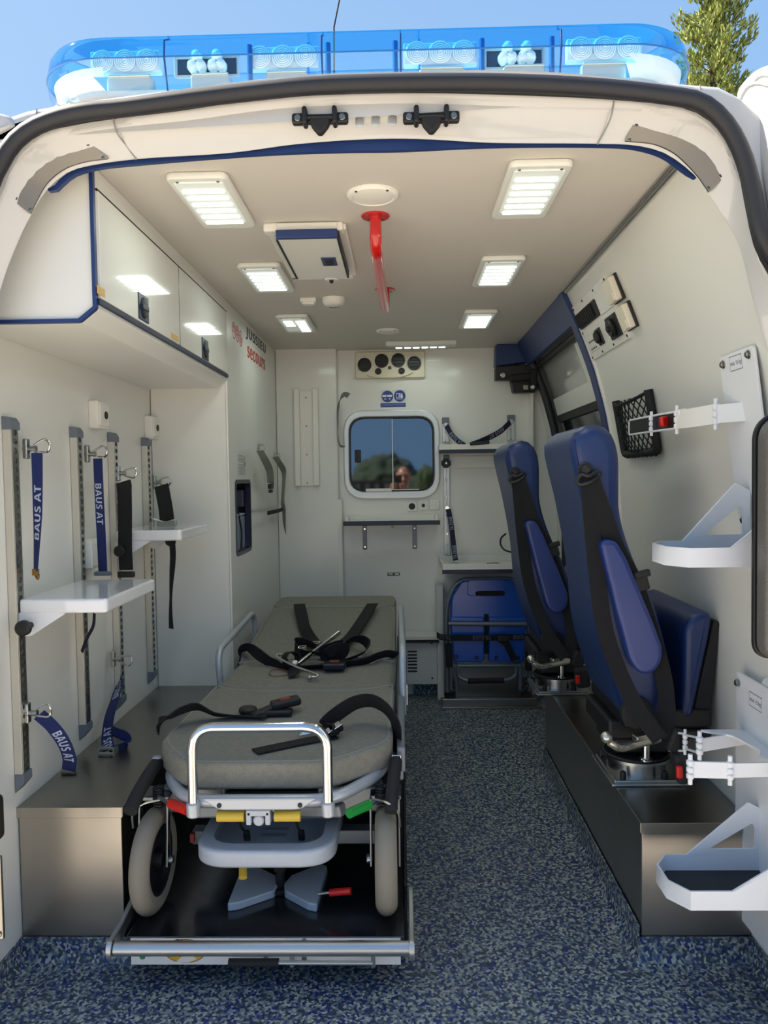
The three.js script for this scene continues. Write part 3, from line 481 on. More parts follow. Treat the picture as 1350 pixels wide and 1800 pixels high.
// lettering on the cabinet side; letters run towards the front of the vehicle
{
  const side = (g, y, z, x = -0.6) => at(g, x, y, z, 0, Math.PI / 2);
  const navy = std(0x232a3c, 0.4), red = std(0xb5352f, 0.4);
  const a = [-0.6, 1.756, -3.2619], b = [-0.6, 1.7644, -3.7408], c = [-0.6, 1.6889, -3.2905], d = [-0.6, 1.6899, -3.7162];
  solo('wall_lettering', 'dark blue lettering JUSSIEU on the side of the tall cabinet', 'lettering', side(lettering('JUSSIEU', a[2] - b[2], 0.054), (a[1] + b[1]) / 2 - 0.002, a[2], -0.5995), navy);
  solo('wall_lettering', 'red lettering secours under the dark blue word on the tall cabinet', 'lettering', side(lettering('secours', c[2] - d[2], 0.05), (c[1] + d[1]) / 2 - 0.004, c[2], -0.5995), red);
  const e = thing('wall_emblem', 'three small red ringed emblems beside the lettering on the cabinet', 'emblem', [-0.6, 1.7438, -3.0913]);
  for (const [p, k] of [[[-0.6, 1.7478, -3.0289], 0], [[-0.6, 1.7461, -3.0915], 1], [[-0.6, 1.7396, -3.1564], 2]]) {
    const g = new THREE.TorusGeometry(0.03, 0.003, 6, 28).scale(1, 1, 0.2); const m = [];
    if (k < 2) { m.push(rb(0.006, 0.04, 0.0008), at(rb(0.05, 0.006, 0.0008), 0, -0.004, 0), at(rb(0.006, 0.024, 0.0008), 0.012, 0.012, 0, 0, 0, 0.7), at(rb(0.006, 0.024, 0.0008), -0.012, 0.012, 0, 0, 0, -0.7)); } else m.push(at(rb(0.012, 0.04, 0.0008), 0, 0, 0, 0, 0, 0.5), at(rb(0.008, 0.026, 0.0008), 0.008, -0.008, 0, 0, 0, -0.7));
    part(e, 'ring_emblem', side(J(g, m), p[1], p[2], -0.5997), red);
  }
  const p0 = [-0.6, 1.2672, -3.0297], p1 = [-0.6, 1.1751, -3.2095];
  const paper = canvasTex(128, 256, (x, w, h) => { x.fillStyle = '#d3d5cf'; x.fillRect(0, 0, w, h); x.fillStyle = '#5a5d5c'; for (let k = 0; k < 15; k++) if (k !== 6) x.fillRect(16 + (k % 3) * 5, 14 + k * 15, 60 + ((k * 37) % 38), 5); x.fillStyle = '#8a8d8a'; x.fillRect(96, 90, 22, 40); });
  solo('notice', 'small printed paper notice above the cabinet opening', 'notice', at(new THREE.BoxGeometry(p0[2] - p1[2], p0[1] - p1[1], 0.0008), -0.5995, (p0[1] + p1[1]) / 2, (p0[2] + p1[2]) / 2, 0, Math.PI / 2), std(0xffffff, 0.5, 0, { map: paper }));
}
// hooks with grey straps on the cabinet side
{
  const hook = (p, label) => { const t = thing('wall_hook', label, 'hook', p);
    part(t, 'plate', bx(p[0] - 0.001, p[0] + 0.003, p[1] - 0.022, p[1] + 0.022, p[2] - 0.012, p[2] + 0.012, 0.001), M.zinc);
    part(t, 'wire', tube(smooth([[p[0] + 0.004, p[1] + 0.012, p[2]], [p[0] + 0.016, p[1] + 0.016, p[2]], [p[0] + 0.024, p[1] + 0.002, p[2]], [p[0] + 0.02, p[1] - 0.016, p[2]], [p[0] + 0.008, p[1] - 0.02, p[2]]], 20), 0.0025, { n: 8 }), M.zinc); };
  hook([-0.595, 1.3045, -3.4953], 'small wire hook carrying the buckled grey strap on the cabinet'); hook([-0.595, 1.28, -3.9361], 'small wire hook carrying the long grey strap near the cabinet corner');
  const s1 = thing('grey_strap', 'short grey safety strap with a buckle hanging from the first hook', 'strap', [-0.565, 1.2824, -3.3849]);
  part(s1, 'webbing', band([[-0.57, 1.2896, -3.3719], [-0.56, 1.2579, -3.4104], [-0.555, 1.2006, -3.5223], [-0.56, 1.1428, -3.5754]], 0.034, 0.0018, [0.7, 0.5, 0.7], { n: 24 }), M.greyWebbing);
  const q = [-0.56, 1.1295, -3.5738]; part(s1, 'buckle', J(bx(q[0] - 0.008, q[0] + 0.008, q[1] - 0.012, q[1] + 0.012, q[2] - 0.04, q[2] + 0.04, 0.004), bx(q[0] - 0.006, q[0] + 0.006, q[1] - 0.03, q[1] - 0.014, q[2] - 0.025, q[2] + 0.03, 0.003)), M.black);
  const s2 = thing('grey_strap', 'long grey safety strap hanging from the second hook by the cabinet corner', 'strap', [-0.565, 1.2546, -3.8549]);
  part(s2, 'webbing', band([[-0.575, 1.2736, -3.8133], [-0.56, 1.2403, -3.8577], [-0.555, 1.1921, -3.9501], [-0.56, 1.0522, -3.9261], [-0.565, 0.991, -3.989], [-0.57, 0.8843, -4.0274], [-0.57, 0.7896, -4.075], [-0.575, 0.7002, -4.1378]], 0.03, 0.0018, [0, 0.2, 1], { n: 60, sides: [[0.6, 0.6, 0.7], [0.7, 0.4, 0.7], [0.6, 0, 0.8], [0.6, 0, 0.8], [0.8, 0, 1]] }), M.greyWebbing);
  part(s2, 'strap_end', band([[-0.56, 1.0087, -3.9204], [-0.54, 1.0124, -3.6331], [-0.53, 1.0174, -3.2966]], 0.018, 0.002, [0, 1, 0.1], { n: 10 }), M.webbing);
}
// white channel on the pillar and the loose grey belt beside it
{
  const a = [-0.5067, 1.619, -4], b = [-0.3736, 1.1246, -4], t = thing('wall_channel', 'white vertical equipment channel screwed to the pillar', 'bracket', [(a[0] + b[0]) / 2, b[1], -4.02]);
  const x0 = a[0] + 0.005, x1 = b[0] - 0.003, r1 = [-0.4771, 1.6185, -4][0], r2 = [-0.4061, 1.6173, -4][0];
  part(t, 'back_plate', bx(x0, x1, b[1], a[1], -4.02, -4.012, 0.002), M.whitePlastic);
  part(t, 'rail', bx(x0, r1 + 0.004, b[1], a[1] + 0.008, -4.015, -3.975, 0.004), M.whitePlastic); part(t, 'rail', bx(r2, x1, b[1], a[1] + 0.008, -4.015, -3.985, 0.004), M.whitePlastic);
  for (let k = 0; k < 4; k++) part(t, 'screw', at(puck(0.005, 0.002, 0.0006, 12), (r1 + r2) / 2, a[1] - 0.035 - k * 0.148, -4.012, Math.PI / 2), M.screw);
  const g = thing('grey_belt', 'loose grey belt end curling out beside the cab window', 'strap', [-0.2654, 1.458, -3.98]);
  part(g, 'webbing', band([[-0.2156, 1.5847, -3.97], [-0.2352, 1.5927, -3.96], [-0.2569, 1.5679, -3.97], [-0.2748, 1.5184, -4], [-0.2771, 1.4309, -4.01], [-0.2746, 1.3566, -4], [-0.2579, 1.3286, -3.97], [-0.2404, 1.3254, -3.97]], 0.03, 0.0016, [0.3, 0, 1], { n: 40, sides: [[0.2, 1, 0.6], [0.5, 0.3, 1], [0.15, 0, 1], [0.3, 0.2, 1]] }), M.greyWebbing);
}

// ---------------------------------------------------------------- steel boxes over the wheels
const steelBox = (label, x0, x1, top, zn, zf, lipX) => {
  const t = thing('wheel_box', label, 'box', [(x0 + x1) / 2, 0, zn]);
  const n = (zn - zf);
  part(t, 'body', metric(bx(x0 + 0.002, x1 - 0.002, 0, top - 0.004, zf + 0.002, zn - 0.002, 0.003), 1), M.steel);
  part(t, 'top_plate', metric(bx(x0, x1, top - 0.005, top, zf, zn + 0.001, 0.002)), M.steelTop = M.steelTop ?? std(0x9b9890, 0.6, 1, { roughnessMap: brushedRough }));
  part(t, 'end_lip', metric(bx(x0 - 0.001, x1 + 0.001, top - 0.026, top, zn - 0.002, zn + 0.002, 0.001)), M.steel);
  part(t, 'side_lip', metric(lipX > (x0 + x1) / 2 ? bx(lipX - 0.001, lipX + 0.002, top - 0.024, top, zf, zn, 0.001) : bx(lipX - 0.002, lipX + 0.001, top - 0.024, top, zf, zn, 0.001)), M.steel);
  return t;
};
steelBox('brushed steel box over the wheel, left of the stretcher', -0.889, -0.634, 0.382, -1.8, -2.88, -0.634);
steelBox('brushed steel box over the wheel, under the two blue seats', 0.606, 0.868, 0.338, -1.8, -3.03, 0.606);
// ---------------------------------------------------------------- left wall: rails, sockets, shelves, straps
{
  const holes = (w, h) => canvasTex(w, h, (x) => { x.fillStyle = '#b9b9b6'; x.fillRect(0, 0, w, h); });
  const zr = [-1.815, -2.185, -2.465, -2.785], y0 = 0.43, y1 = 1.32;
  const t = thing('anchor_rail', 'aluminium lashing rail nearest the rear door, on the left wall', 'rail', [-0.89, y0, zr[0]]);
  const z = zr[0];
  part(t, 'rail_body', J(bx(-0.889, -0.87, y0 + 0.02, y1 - 0.02, z - 0.02, z - 0.014, 0.001), bx(-0.889, -0.87, y0 + 0.02, y1 - 0.02, z + 0.014, z + 0.02, 0.001), bx(-0.889, -0.884, y0 + 0.02, y1 - 0.02, z - 0.012, z + 0.012, 0.001)), M.alu2 = std(0xd6d2c6, 0.38, 0.6));
  // perforated inner strip: bridges between the round seats
  const strip = poly([[y0 + 0.02, -0.0145], [y1 - 0.02, -0.0145], [y1 - 0.02, 0.0145], [y0 + 0.02, 0.0145]]);
  for (let y = y0 + 0.04; y < y1 - 0.03; y += 0.022) { const p = new THREE.Path(); p.absellipse(y, 0, 0.0075, 0.009, 0, Math.PI * 2); strip.holes.push(p); }
  const sg = crease(new THREE.ExtrudeGeometry(strip, { depth: 0.003, bevelEnabled: false, curveSegments: 5 }), 0.5);
  sg.applyMatrix4(new THREE.Matrix4().makeBasis(new THREE.Vector3(0, 1, 0), new THREE.Vector3(0, 0, 1), new THREE.Vector3(1, 0, 0)).setPosition(-0.872, 0, z));
  part(t, 'perforated_strip', sg, M.zinc);
  const cap = M.railCap = std(0x6d7480, 0.5);
  part(t, 'end_cap', ext(poly([[-0.889, y1 - 0.03], [-0.866, y1 - 0.03], [-0.866, y1 - 0.012], [-0.874, y1], [-0.889, y1 + 0.002]], 0.003), 0.042, 0.001).translate(0, 0, z - 0.021), cap);
  part(t, 'end_cap', ext(poly([[-0.889, y0 - 0.012], [-0.866, y0 + 0.014], [-0.866, y0 + 0.035], [-0.889, y0 + 0.035]], 0.003), 0.042, 0.001).translate(0, 0, z - 0.021), cap);
  copy(t, [-0.89, y0, zr[1]], 'aluminium lashing rail at the far end of the lower white shelf');
  copy(t, [-0.89, y0, zr[2]], 'aluminium lashing rail carrying the wide black strap on the left wall');
  copy(t, [-0.89, y0, zr[3]], 'aluminium lashing rail farthest from the rear door, beside the cabinet');
}
const wallBox = (name, label, cat, p, w, h, d, dot) => {
  const t = thing(name, label, cat, p);
  part(t, 'cover', bx(p[0] - 0.001, p[0] + d, p[1] - h / 2, p[1] + h / 2, p[2] - w / 2, p[2] + w / 2, 0.005), M.whitePlastic);
  part(t, 'face', bx(p[0] + d - 0.001, p[0] + d + 0.004, p[1] - h * 0.4, p[1] + h * 0.4, p[2] - w * 0.4, p[2] + w * 0.4, 0.003), M.whitePlastic);
  if (dot) part(t, 'jack', at(puck(0.012, 0.005, 0.001, 20), p[0] + d + 0.002, p[1], p[2] - w * 0.1, 0, 0, -Math.PI / 2), M.black);
};
wallBox('wall_socket', 'white wall socket with black centre above the second rail', 'socket', [-0.89, 1.367, -2.345], 0.085, 0.085, 0.03, true);
wallBox('wall_socket', 'white wall socket with black centre above the last rail', 'socket', [-0.89, 1.36, -2.845], 0.075, 0.085, 0.03, true);
wallBox('junction_box', 'blank white junction box behind the hanging blue strap', 'box', [-0.89, 0.9511, -2.2568], 0.085, 0.085, 0.035, false);
{
  const shelf = (name, label, z0, z1, y, x1) => {
    const t = thing(name, label, 'shelf', [-0.77, y, (z0 + z1) / 2]);
    part(t, 'top', ext(poly(rectPts(-0.868, x1, -z0, -z1).map((p) => [p[0], p[1]]), 0.012), 0.034, 0.006, { seg: 3 }).applyMatrix4(new THREE.Matrix4().makeBasis(new THREE.Vector3(1, 0, 0), new THREE.Vector3(0, 0, -1), new THREE.Vector3(0, 1, 0)).setPosition(0, y - 0.034, 0)), M.shelf = M.shelf ?? phy(0xe6e7ea, 0.12, { clearcoat: 0.8, clearcoatRoughness: 0.05 }));
    for (const [z, n] of [[z0 - 0.004, 1], [z1 + 0.008, 0]]) {
      part(t, 'bracket', ext(poly([[-0.87, y - 0.03], [-0.87, y - 0.085], [-0.845, y - 0.09], [x1 - 0.1, y - 0.034]], 0.008), 0.004, 0.001).translate(0, 0, z - 0.004), M.powder);
      if (n || name === 'wall_shelf_b') part(t, 'clamp_knob', at(lathe([[0.0001, 0], [0.008, 0], [0.008, 0.02], [0.015, 0.024], [0.0185, 0.03], [0.018, 0.042], [0.014, 0.046], [0.0001, 0.047]], 24), -0.842, y - 0.062, z, Math.PI / 2), M.black);
    }
    return t;
  };
  shelf('wall_shelf', 'lower glossy white wall shelf nearest the rear door', -1.8, -2.16, 0.886, -0.655);
  shelf('wall_shelf', 'higher glossy white wall shelf towards the tall cabinet', -2.43, -2.775, 1.006, -0.655);
  const z = -2.775; const kn = scene.children[scene.children.length - 1];
  part(kn, 'clamp_knob', at(lathe([[0.0001, 0], [0.008, 0], [0.008, 0.02], [0.015, 0.024], [0.0185, 0.03], [0.018, 0.042], [0.014, 0.046], [0.0001, 0.047]], 24), -0.77, 0.95, -2.73, Math.PI / 2), M.black);
}
// printed webbing: the maker's name woven along the band
const strapText = (txt, bg, fg, off) => canvasTex(512, 64, (x, w, h) => { x.fillStyle = bg; x.fillRect(0, 0, w, h); x.fillStyle = fg; x.font = 'bold 60px sans-serif'; x.textBaseline = 'middle'; x.textAlign = 'center'; x.fillText(txt, w / 2 + off, h / 2 + 3); });
const printedBlue = std(0xffffff, 0.8, 0, { map: strapText('BAUS AT', '#1b2a63', '#c4cbdf', 0), bumpMap: weaveBump, bumpScale: 0.0004 });
const printedNavy = std(0xffffff, 0.8, 0, { map: strapText('BAUS AT', '#161d38', '#8c96ad', 0), bumpMap: weaveBump, bumpScale: 0.0004 });
const printedBlack = std(0xffffff, 0.8, 0, { map: strapText('BAUS AT', '#15171d', '#5a6070', 0), bumpMap: weaveBump, bumpScale: 0.0004 });
// ring fitting clipped into a rail: base, stud and D ring
const ringFitting = (root, p, r = 0.03, tilt = 0.25) => {
  const f = part(root, 'rail_fitting', J(at(puck(0.011, 0.012, 0.002, 16), p[0], p[1], p[2], 0, 0, -Math.PI / 2), at(rb(0.012, 0.05, 0.02, 0.004), p[0] + 0.006, p[1], p[2]), at(cyl(0.007, 0.022, 16), p[0] + 0.02, p[1], p[2], 0, 0, Math.PI / 2)), M.zinc);
  const c = [p[0] + 0.028, p[1], p[2]], u = [Math.cos(tilt), Math.sin(tilt)];
  const pt = (a, b) => [c[0] + a * u[0] - b * u[1], c[1] + a * u[1] + b * u[0], c[2] + a * 0.15];
  part(root, 'd_ring', tube(smooth([pt(-0.004, -0.005), pt(0.012, -0.012), pt(0.03, -0.016), pt(0.04, 0), pt(0.034, 0.014), pt(0.014, 0.013), pt(-0.004, 0.005)], 40, true), 0.003, { n: 8, closed: true }), M.chrome);
  return c;
};
{
  // 1: blue strap on the first rail
  let p = [-0.872, 1.247, -1.8623], s = thing('ratchet_strap', 'blue printed strap with brass hook end hanging from the first rail', 'strap', p);
  ringFitting(s, p);
  part(s, 'webbing', band([[-0.8247, 1.2356, -1.83], [-0.8259, 1.1619, -1.83], [-0.8316, 1.0658, -1.835], [-0.8422, 0.9507, -1.84]], 0.026, 0.0022, [1, 0, 0.25], { n: 40, uvlen: 0.29, fu: -1, sides: [[1, 0, -0.1], [1, 0, 0.3], [1, 0, 1.1]] }), printedBlue);
  let q = [-0.8426, 0.941, -1.84]; part(s, 'end_hook', J(tube(fillet([[q[0], q[1] + 0.012, q[2]], [q[0], q[1] - 0.004, q[2]], [q[0] + 0.008, q[1] - 0.012, q[2] + 0.006], [q[0] + 0.012, q[1], q[2] + 0.01]], 0.006, 4), 0.003, { n: 8 }), bx(q[0] - 0.008, q[0] + 0.008, q[1] - 0.002, q[1] + 0.014, q[2] - 0.003, q[2] + 0.003, 0.001)), std(0x9a7440, 0.35, 1));
  // 2: blue strap on the second rail
  p = [-0.872, 1.2453, -2.2279]; s = thing('ratchet_strap', 'blue printed strap hanging from the second rail down behind the lower shelf', 'strap', p); ringFitting(s, p);
  part(s, 'webbing', band([[-0.8206, 1.2304, -2.19], [-0.82, 1.1423, -2.19], [-0.8215, 1.0105, -2.2], [-0.8198, 0.9047, -2.2]], 0.03, 0.0022, [1, 0, 0.3], { n: 40, uvlen: 0.26, fv: -1 }), printedBlue);
  q = [-0.82, 0.898, -2.2]; part(s, 'buckle', bx(q[0] - 0.024, q[0] + 0.024, q[1] - 0.006, q[1] + 0.006, q[2] - 0.008, q[2] + 0.008, 0.003), M.railCap);
  // 3: wide black strap on the third rail
  p = [-0.872, 1.19, -2.4704]; s = thing('padded_strap', 'wide black padded strap hanging from the third rail', 'strap', p); ringFitting(s, p, 0.03, 0.05);
  part(s, 'pad', band([[-0.8468, 1.1603, -2.46], [-0.8293, 1.1387, -2.42], [-0.8224, 1.0673, -2.4], [-0.8256, 0.9594, -2.4], [-0.8242, 0.8837, -2.4]], 0.047, 0.007, [1, 0, 0.3], { n: 30 }), M.webbing);
  q = [-0.8246, 0.8692, -2.4]; part(s, 'buckle', bx(q[0] - 0.026, q[0] + 0.026, q[1] - 0.009, q[1] + 0.01, q[2] - 0.01, q[2] + 0.01, 0.004), M.black);
  // 4: black strap on the fourth rail, over the upper shelf
  p = [-0.872, 1.1579, -2.8332]; s = thing('padded_strap', 'short black padded strap lying on the higher shelf from the last rail', 'strap', p); ringFitting(s, p, 0.03, 0.1);
  part(s, 'pad', band([[-0.8207, 1.1453, -2.77], [-0.806, 1.1128, -2.74], [-0.7897, 1.0688, -2.71], [-0.7757, 1.0238, -2.68]], 0.05, 0.007, [1, -0.1, 0.2], { n: 24 }), M.webbing);
  q = [[-0.7715, 1.0269, -2.66][0], 1.014, -2.66]; part(s, 'buckle', J(bx(q[0] - 0.032, q[0] + 0.036, q[1] - 0.007, q[1] + 0.009, q[2] - 0.012, q[2] + 0.012, 0.004), at(rb(0.04, 0.006, 0.02, 0.002), q[0] - 0.03, q[1] + 0.012, q[2], 0, 0.3, -0.35)), M.zinc);
  part(s, 'tail', band([[-0.7069, 0.9733, -2.5], [-0.7046, 0.9208, -2.5], [-0.713, 0.8175, -2.5], [-0.7172, 0.7327, -2.5], [-0.7168, 0.676, -2.5]], 0.021, 0.002, [1, 0, 0.4], { n: 40, sides: [[1, 0, 0.1], [1, 0, 0.4], [1, 0, 1.4], [1, 0, 0.6]] }), M.webbing);
  // tail below the lower shelf
  s = thing('strap_tail', 'thin navy strap tail dangling below the lower shelf', 'strap', [-0.818, 0.7804, -2.1]);
  part(s, 'webbing', band([[-0.8078, 0.7994, -2.1], [-0.8121, 0.7645, -2.1], [-0.8308, 0.7296, -2.1], [-0.8464, 0.6914, -2.1]], 0.016, 0.002, [1, 0, 1], { n: 24 }), printedNavy);
  // 5: blue strap from the foot of the first rail to the box
  p = [-0.872, 0.6064, -1.8216]; s = thing('ratchet_strap', 'blue printed strap bending from the foot of the first rail onto the steel box', 'strap', p); ringFitting(s, p, 0.03, 0.3);
  const wl = [-0.8379, 0.6025, -1.82];
  part(s, 'webbing', band([[-0.8365, 0.6025, -1.82], [-0.8101, 0.5696, -1.83], [-0.7925, 0.5231, -1.85], [-0.7886, 0.4771, -1.87], [-0.8045, 0.4338, -1.9]], 0.034, 0.0024, [0.6, 0.8, 0.2], { n: 40, uvlen: 0.22, fv: -1, sides: [[0.6, 0.8, 0.1], [0.75, 0.65, 0.1], [1, 0.3, 0.1], [1, 0, 0.1]] }), printedBlue);
  q = [-0.8526, 0.388, -2.0069]; part(s, 'buckle', J(bx(q[0] - 0.02, q[0] + 0.02, q[1] - 0.005, q[1] + 0.003, q[2] - 0.006, q[2] + 0.006, 0.002)), M.screw);
  // 6: blue strap from the third rail onto the box
  p = [-0.872, 0.6057, -2.3794]; s = thing('ratchet_strap', 'twisted blue strap from the third rail with its buckle lying on the box', 'strap', p); ringFitting(s, p, 0.03, -0.2);
  part(s, 'webbing', band([[-0.8887, 0.5667, -2.48], [-0.8753, 0.5198, -2.45], [-0.8518, 0.4924, -2.35], [-0.8343, 0.4575, -2.25], [-0.8231, 0.4176, -2.2], [-0.7996, 0.3965, -2.15]], 0.034, 0.0024, [1, 0.3, 0.3], { n: 60, uvlen: 0.24, fu: -1, sides: [[0.3, 0, 1], [0.8, 0.3, 0.6], [1, 0.3, 0.2], [1, 0.1, 0.2]] }), printedBlue);
  part(s, 'loop', band([[[-0.8023, 0.386, -2.1608][0], 0.388, [-0.8023, 0.386, -2.1608][2]], [-0.7834, 0.39, -2.1678], [-0.7669, 0.395, -2.2006], [-0.7683, 0.415, -2.2015], [-0.7933, 0.43, -2.1976], [-0.8216, 0.43, -2.2235]], 0.03, 0.0022, [0.2, 1, 0.1], { n: 40 }), M.blueWeb = std(0x1b2a63, 0.8, 0, { bumpMap: weaveBump, bumpScale: 0.0004 }));
  q = [-0.8013, 0.39, -2.1497]; part(s, 'buckle', J(bx(q[0] - 0.024, q[0] - 0.018, q[1] - 0.008, q[1] + 0.014, q[2] - 0.02, q[2] + 0.016, 0.002), bx(q[0] + 0.018, q[0] + 0.024, q[1] - 0.008, q[1] + 0.014, q[2] - 0.02, q[2] + 0.016, 0.002), bx(q[0] - 0.022, q[0] + 0.022, q[1] - 0.006, q[1] + 0.004, q[2] + 0.01, q[2] + 0.017, 0.002), bx(q[0] - 0.022, q[0] + 0.022, q[1] + 0.004, q[1] + 0.013, q[2] - 0.012, q[2] + 0.0, 0.002)), M.zinc);
}

// ---------------------------------------------------------------- loading platform under the stretcher
{
  const t = thing('loading_platform', 'low dark metal loading platform with round front bar under the stretcher', 'platform', [-0.28, 0, -2.65]);
  part(t, 'deck', metric(bx(-0.597, 0.042, 0.108, 0.12, -3.62, -1.705, 0.002)), M.deck = std(0x5c5d60, 0.36, 0.9, { roughnessMap: dustRough }));
  part(t, 'base', bx(-0.585, 0.033, 0.045, 0.108, -3.6, -1.72, 0.003), M.black);
  part(t, 'foot', bx(-0.57, -0.5, 0, 0.05, -3.5, -1.8, 0.003), M.black); part(t, 'foot', bx(-0.06, 0.02, 0, 0.05, -3.5, -1.8, 0.003), M.black);
  // instruction strip at the front
  const tex = canvasTex(1024, 128, (x, w, h) => {
    x.fillStyle = '#e9e6df'; x.fillRect(0, 0, w, h);
    x.fillStyle = '#2e8b4a'; x.beginPath(); x.arc(44, 92, 11, 0, 7); x.fill();
    x.strokeStyle = '#5a4a20'; x.lineWidth = 3; x.fillStyle = '#dca92c'; x.beginPath(); x.ellipse(208, 62, 78, 56, 0, 0, 7); x.fill(); x.stroke();
    x.fillStyle = '#2b2b2b'; x.beginPath(); x.moveTo(140, 22); x.lineTo(180, 4); x.lineTo(216, 16); x.lineTo(200, 34); x.fill();
    x.fillStyle = '#e8e0d0'; x.beginPath(); x.moveTo(170, 118); x.lineTo(196, 86); x.lineTo(236, 84); x.lineTo(252, 102); x.lineTo(220, 118); x.fill();
    x.strokeStyle = '#55534f'; x.lineWidth = 2; x.strokeRect(668, 12, 66, 34); for (let k = 0; k < 3; k++) x.strokeRect(676, 18 + k * 9, 44, 3);
    x.strokeRect(748, 12, 66, 34); x.strokeRect(826, 10, 60, 36); x.fillStyle = '#2a2a2a'; x.fillRect(850, 16, 14, 12); x.fillStyle = '#55534f'; for (let k = 0; k < 4; k++) x.fillRect(900, 14 + k * 9, 70, 3);
  });
  const lab = at(new THREE.BoxGeometry(0.618, 0.062, 0.002), -0.276, 0.089, -1.7);
  part(t, 'instruction_strip', lab, std(0xffffff, 0.4, 0, { map: tex }));
  part(t, 'bar', rod([-0.6, 0.13, -1.645], [0.052, 0.13, -1.645], 0.0155, 20), M.alu);
  const cheek = (x0) => part(t, 'bar_cheek', ext(poly([[1.63, 0.108], [1.66, 0.108], [1.72, 0.125], [1.83, 0.14], [1.83, 0.17], [1.8, 0.17], [1.7, 0.152], [1.63, 0.152], [1.622, 0.13]].map((p) => [-p[0], p[1]]), 0.01), 0.012, 0.002).applyMatrix4(new THREE.Matrix4().makeBasis(new THREE.Vector3(0, 0, 1), new THREE.Vector3(0, 1, 0), new THREE.Vector3(-1, 0, 0)).setPosition(x0, 0, 0)), M.alu);
  cheek(-0.602); cheek(0.064);
  part(t, 'side_plate', bx(0.042, 0.05, 0.02, 0.17, -3.6, -1.83, 0.002), M.black);
  for (const z of [-1.86, -1.96, -2.05]) part(t, 'bolt', at(puck(0.006, 0.005, 0.001, 10), 0.05, 0.17, z, 0, 0, -Math.PI / 2), M.screw);
  const a = [-0.3533, 0.0814, -1.67], b = [-0.2405, 0.0815, -1.67], c = [-0.0298, 0.0802, -1.67];
  part(t, 'release_grip', rod([a[0], a[1], -1.67], [b[0], b[1], -1.67], 0.009, 14), M.blackSoft);
  part(t, 'release_bar', rod([b[0], b[1], -1.67], [c[0], c[1], -1.67], 0.005, 12), M.alu);
  for (const u of [[-0.2123, 0.0841, -1.67][0], c[0]]) part(t, 'bar_hanger', ext(poly([[u - 0.004, a[1] - 0.012], [u + 0.006, a[1] - 0.012], [u + 0.006, 0.115], [u - 0.004, 0.115]], 0.003), 0.02, 0.001).translate(0, 0, -1.69), M.zinc);
  for (const u of [[-0.2747, 0.0844, -1.69][0], [-0.1857, 0.1374, -1.69][0], [-0.1867, 0.0844, -1.69][0]]) part(t, 'screw', at(puck(0.006, 0.004, 0.001, 12), u, u < -0.25 ? 0.072 : (u === [-0.1857, 0.1374, -1.69][0] ? 0.114 : 0.074), -1.699, Math.PI / 2), M.screw);
  // floor lock with four arms and red lever
  const Y0 = 0.122;
  part(t, 'floor_lock', J([[[-0.386, -1.806], [-0.36, -1.812], [-0.282, -1.866], [-0.276, -1.9], [-0.29, -1.94], [-0.365, -2.0], [-0.388, -1.99]], [[-0.168, -1.802], [-0.192, -1.81], [-0.256, -1.866], [-0.262, -1.9], [-0.25, -1.94], [-0.18, -2.0], [-0.16, -1.985]]].map((p) => ext(poly(p.map((q) => [q[0], -q[1]]), 0.006), 0.02, 0.003).applyMatrix4(new THREE.Matrix4().makeBasis(new THREE.Vector3(1, 0, 0), new THREE.Vector3(0, 0, -1), new THREE.Vector3(0, 1, 0)).setPosition(0, Y0 - 0.002, 0)))), M.greyPlastic);
  part(t, 'lock_bolt', J(at(puck(0.03, 0.012, 0.002, 20), -0.272, Y0, -1.9), at(cyl(0.012, 0.06, 16), -0.272, Y0 + 0.03, -1.9), at(puck(0.016, 0.014, 0.002, 6), -0.272, Y0 + 0.05, -1.9)), M.black);
  const l = [-0.1646, 0.1618, -1.81], m = [-0.1359, 0.1701, -1.8], e = [-0.0845, 0.1797, -1.79];
  part(t, 'lever_rod', rod(l, m, 0.004, 10), M.zinc); part(t, 'lever_grip', tube([m, e], 0.0085, { n: 14 }), M.redPlastic);
}
// ---------------------------------------------------------------- stretcher
const wheel = (t, c, R, w, turn) => {                    // axis along x before turning
  const o = (g) => at(g, c[0], c[1], c[2], 0, turn), q = (pts, n = 40) => { const g = lathe(pts, n); g.rotateZ(-Math.PI / 2); return g; };
  const h = w / 2, tp = []; for (let i = 0; i <= 14; i++) { const a = -1.35 + 2.7 * i / 14; tp.push([R - 0.03 + Math.cos(a) * 0.03, Math.sin(a) * h / Math.sin(1.35)]); }
  part(t, 'tyre', o(q([[R - 0.042, -h * 0.8], ...tp, [R - 0.042, h * 0.8], [R - 0.042, -h * 0.8]])), M.tyre);
  const k = part(t, 'wheel_rim', o(J(q([[R - 0.05, -h * 0.7], [R - 0.04, -h * 0.8], [R - 0.04, h * 0.8], [R - 0.05, h * 0.7], [R - 0.055, 0.004], [0.03, 0.006], [0.03, -0.006], [R - 0.055, -0.004], [R - 0.05, -h * 0.7]]), q([[0.0001, -h], [0.018, -h], [0.02, 0], [0.018, h], [0.0001, h]], 20))), M.black);
  return k;
};
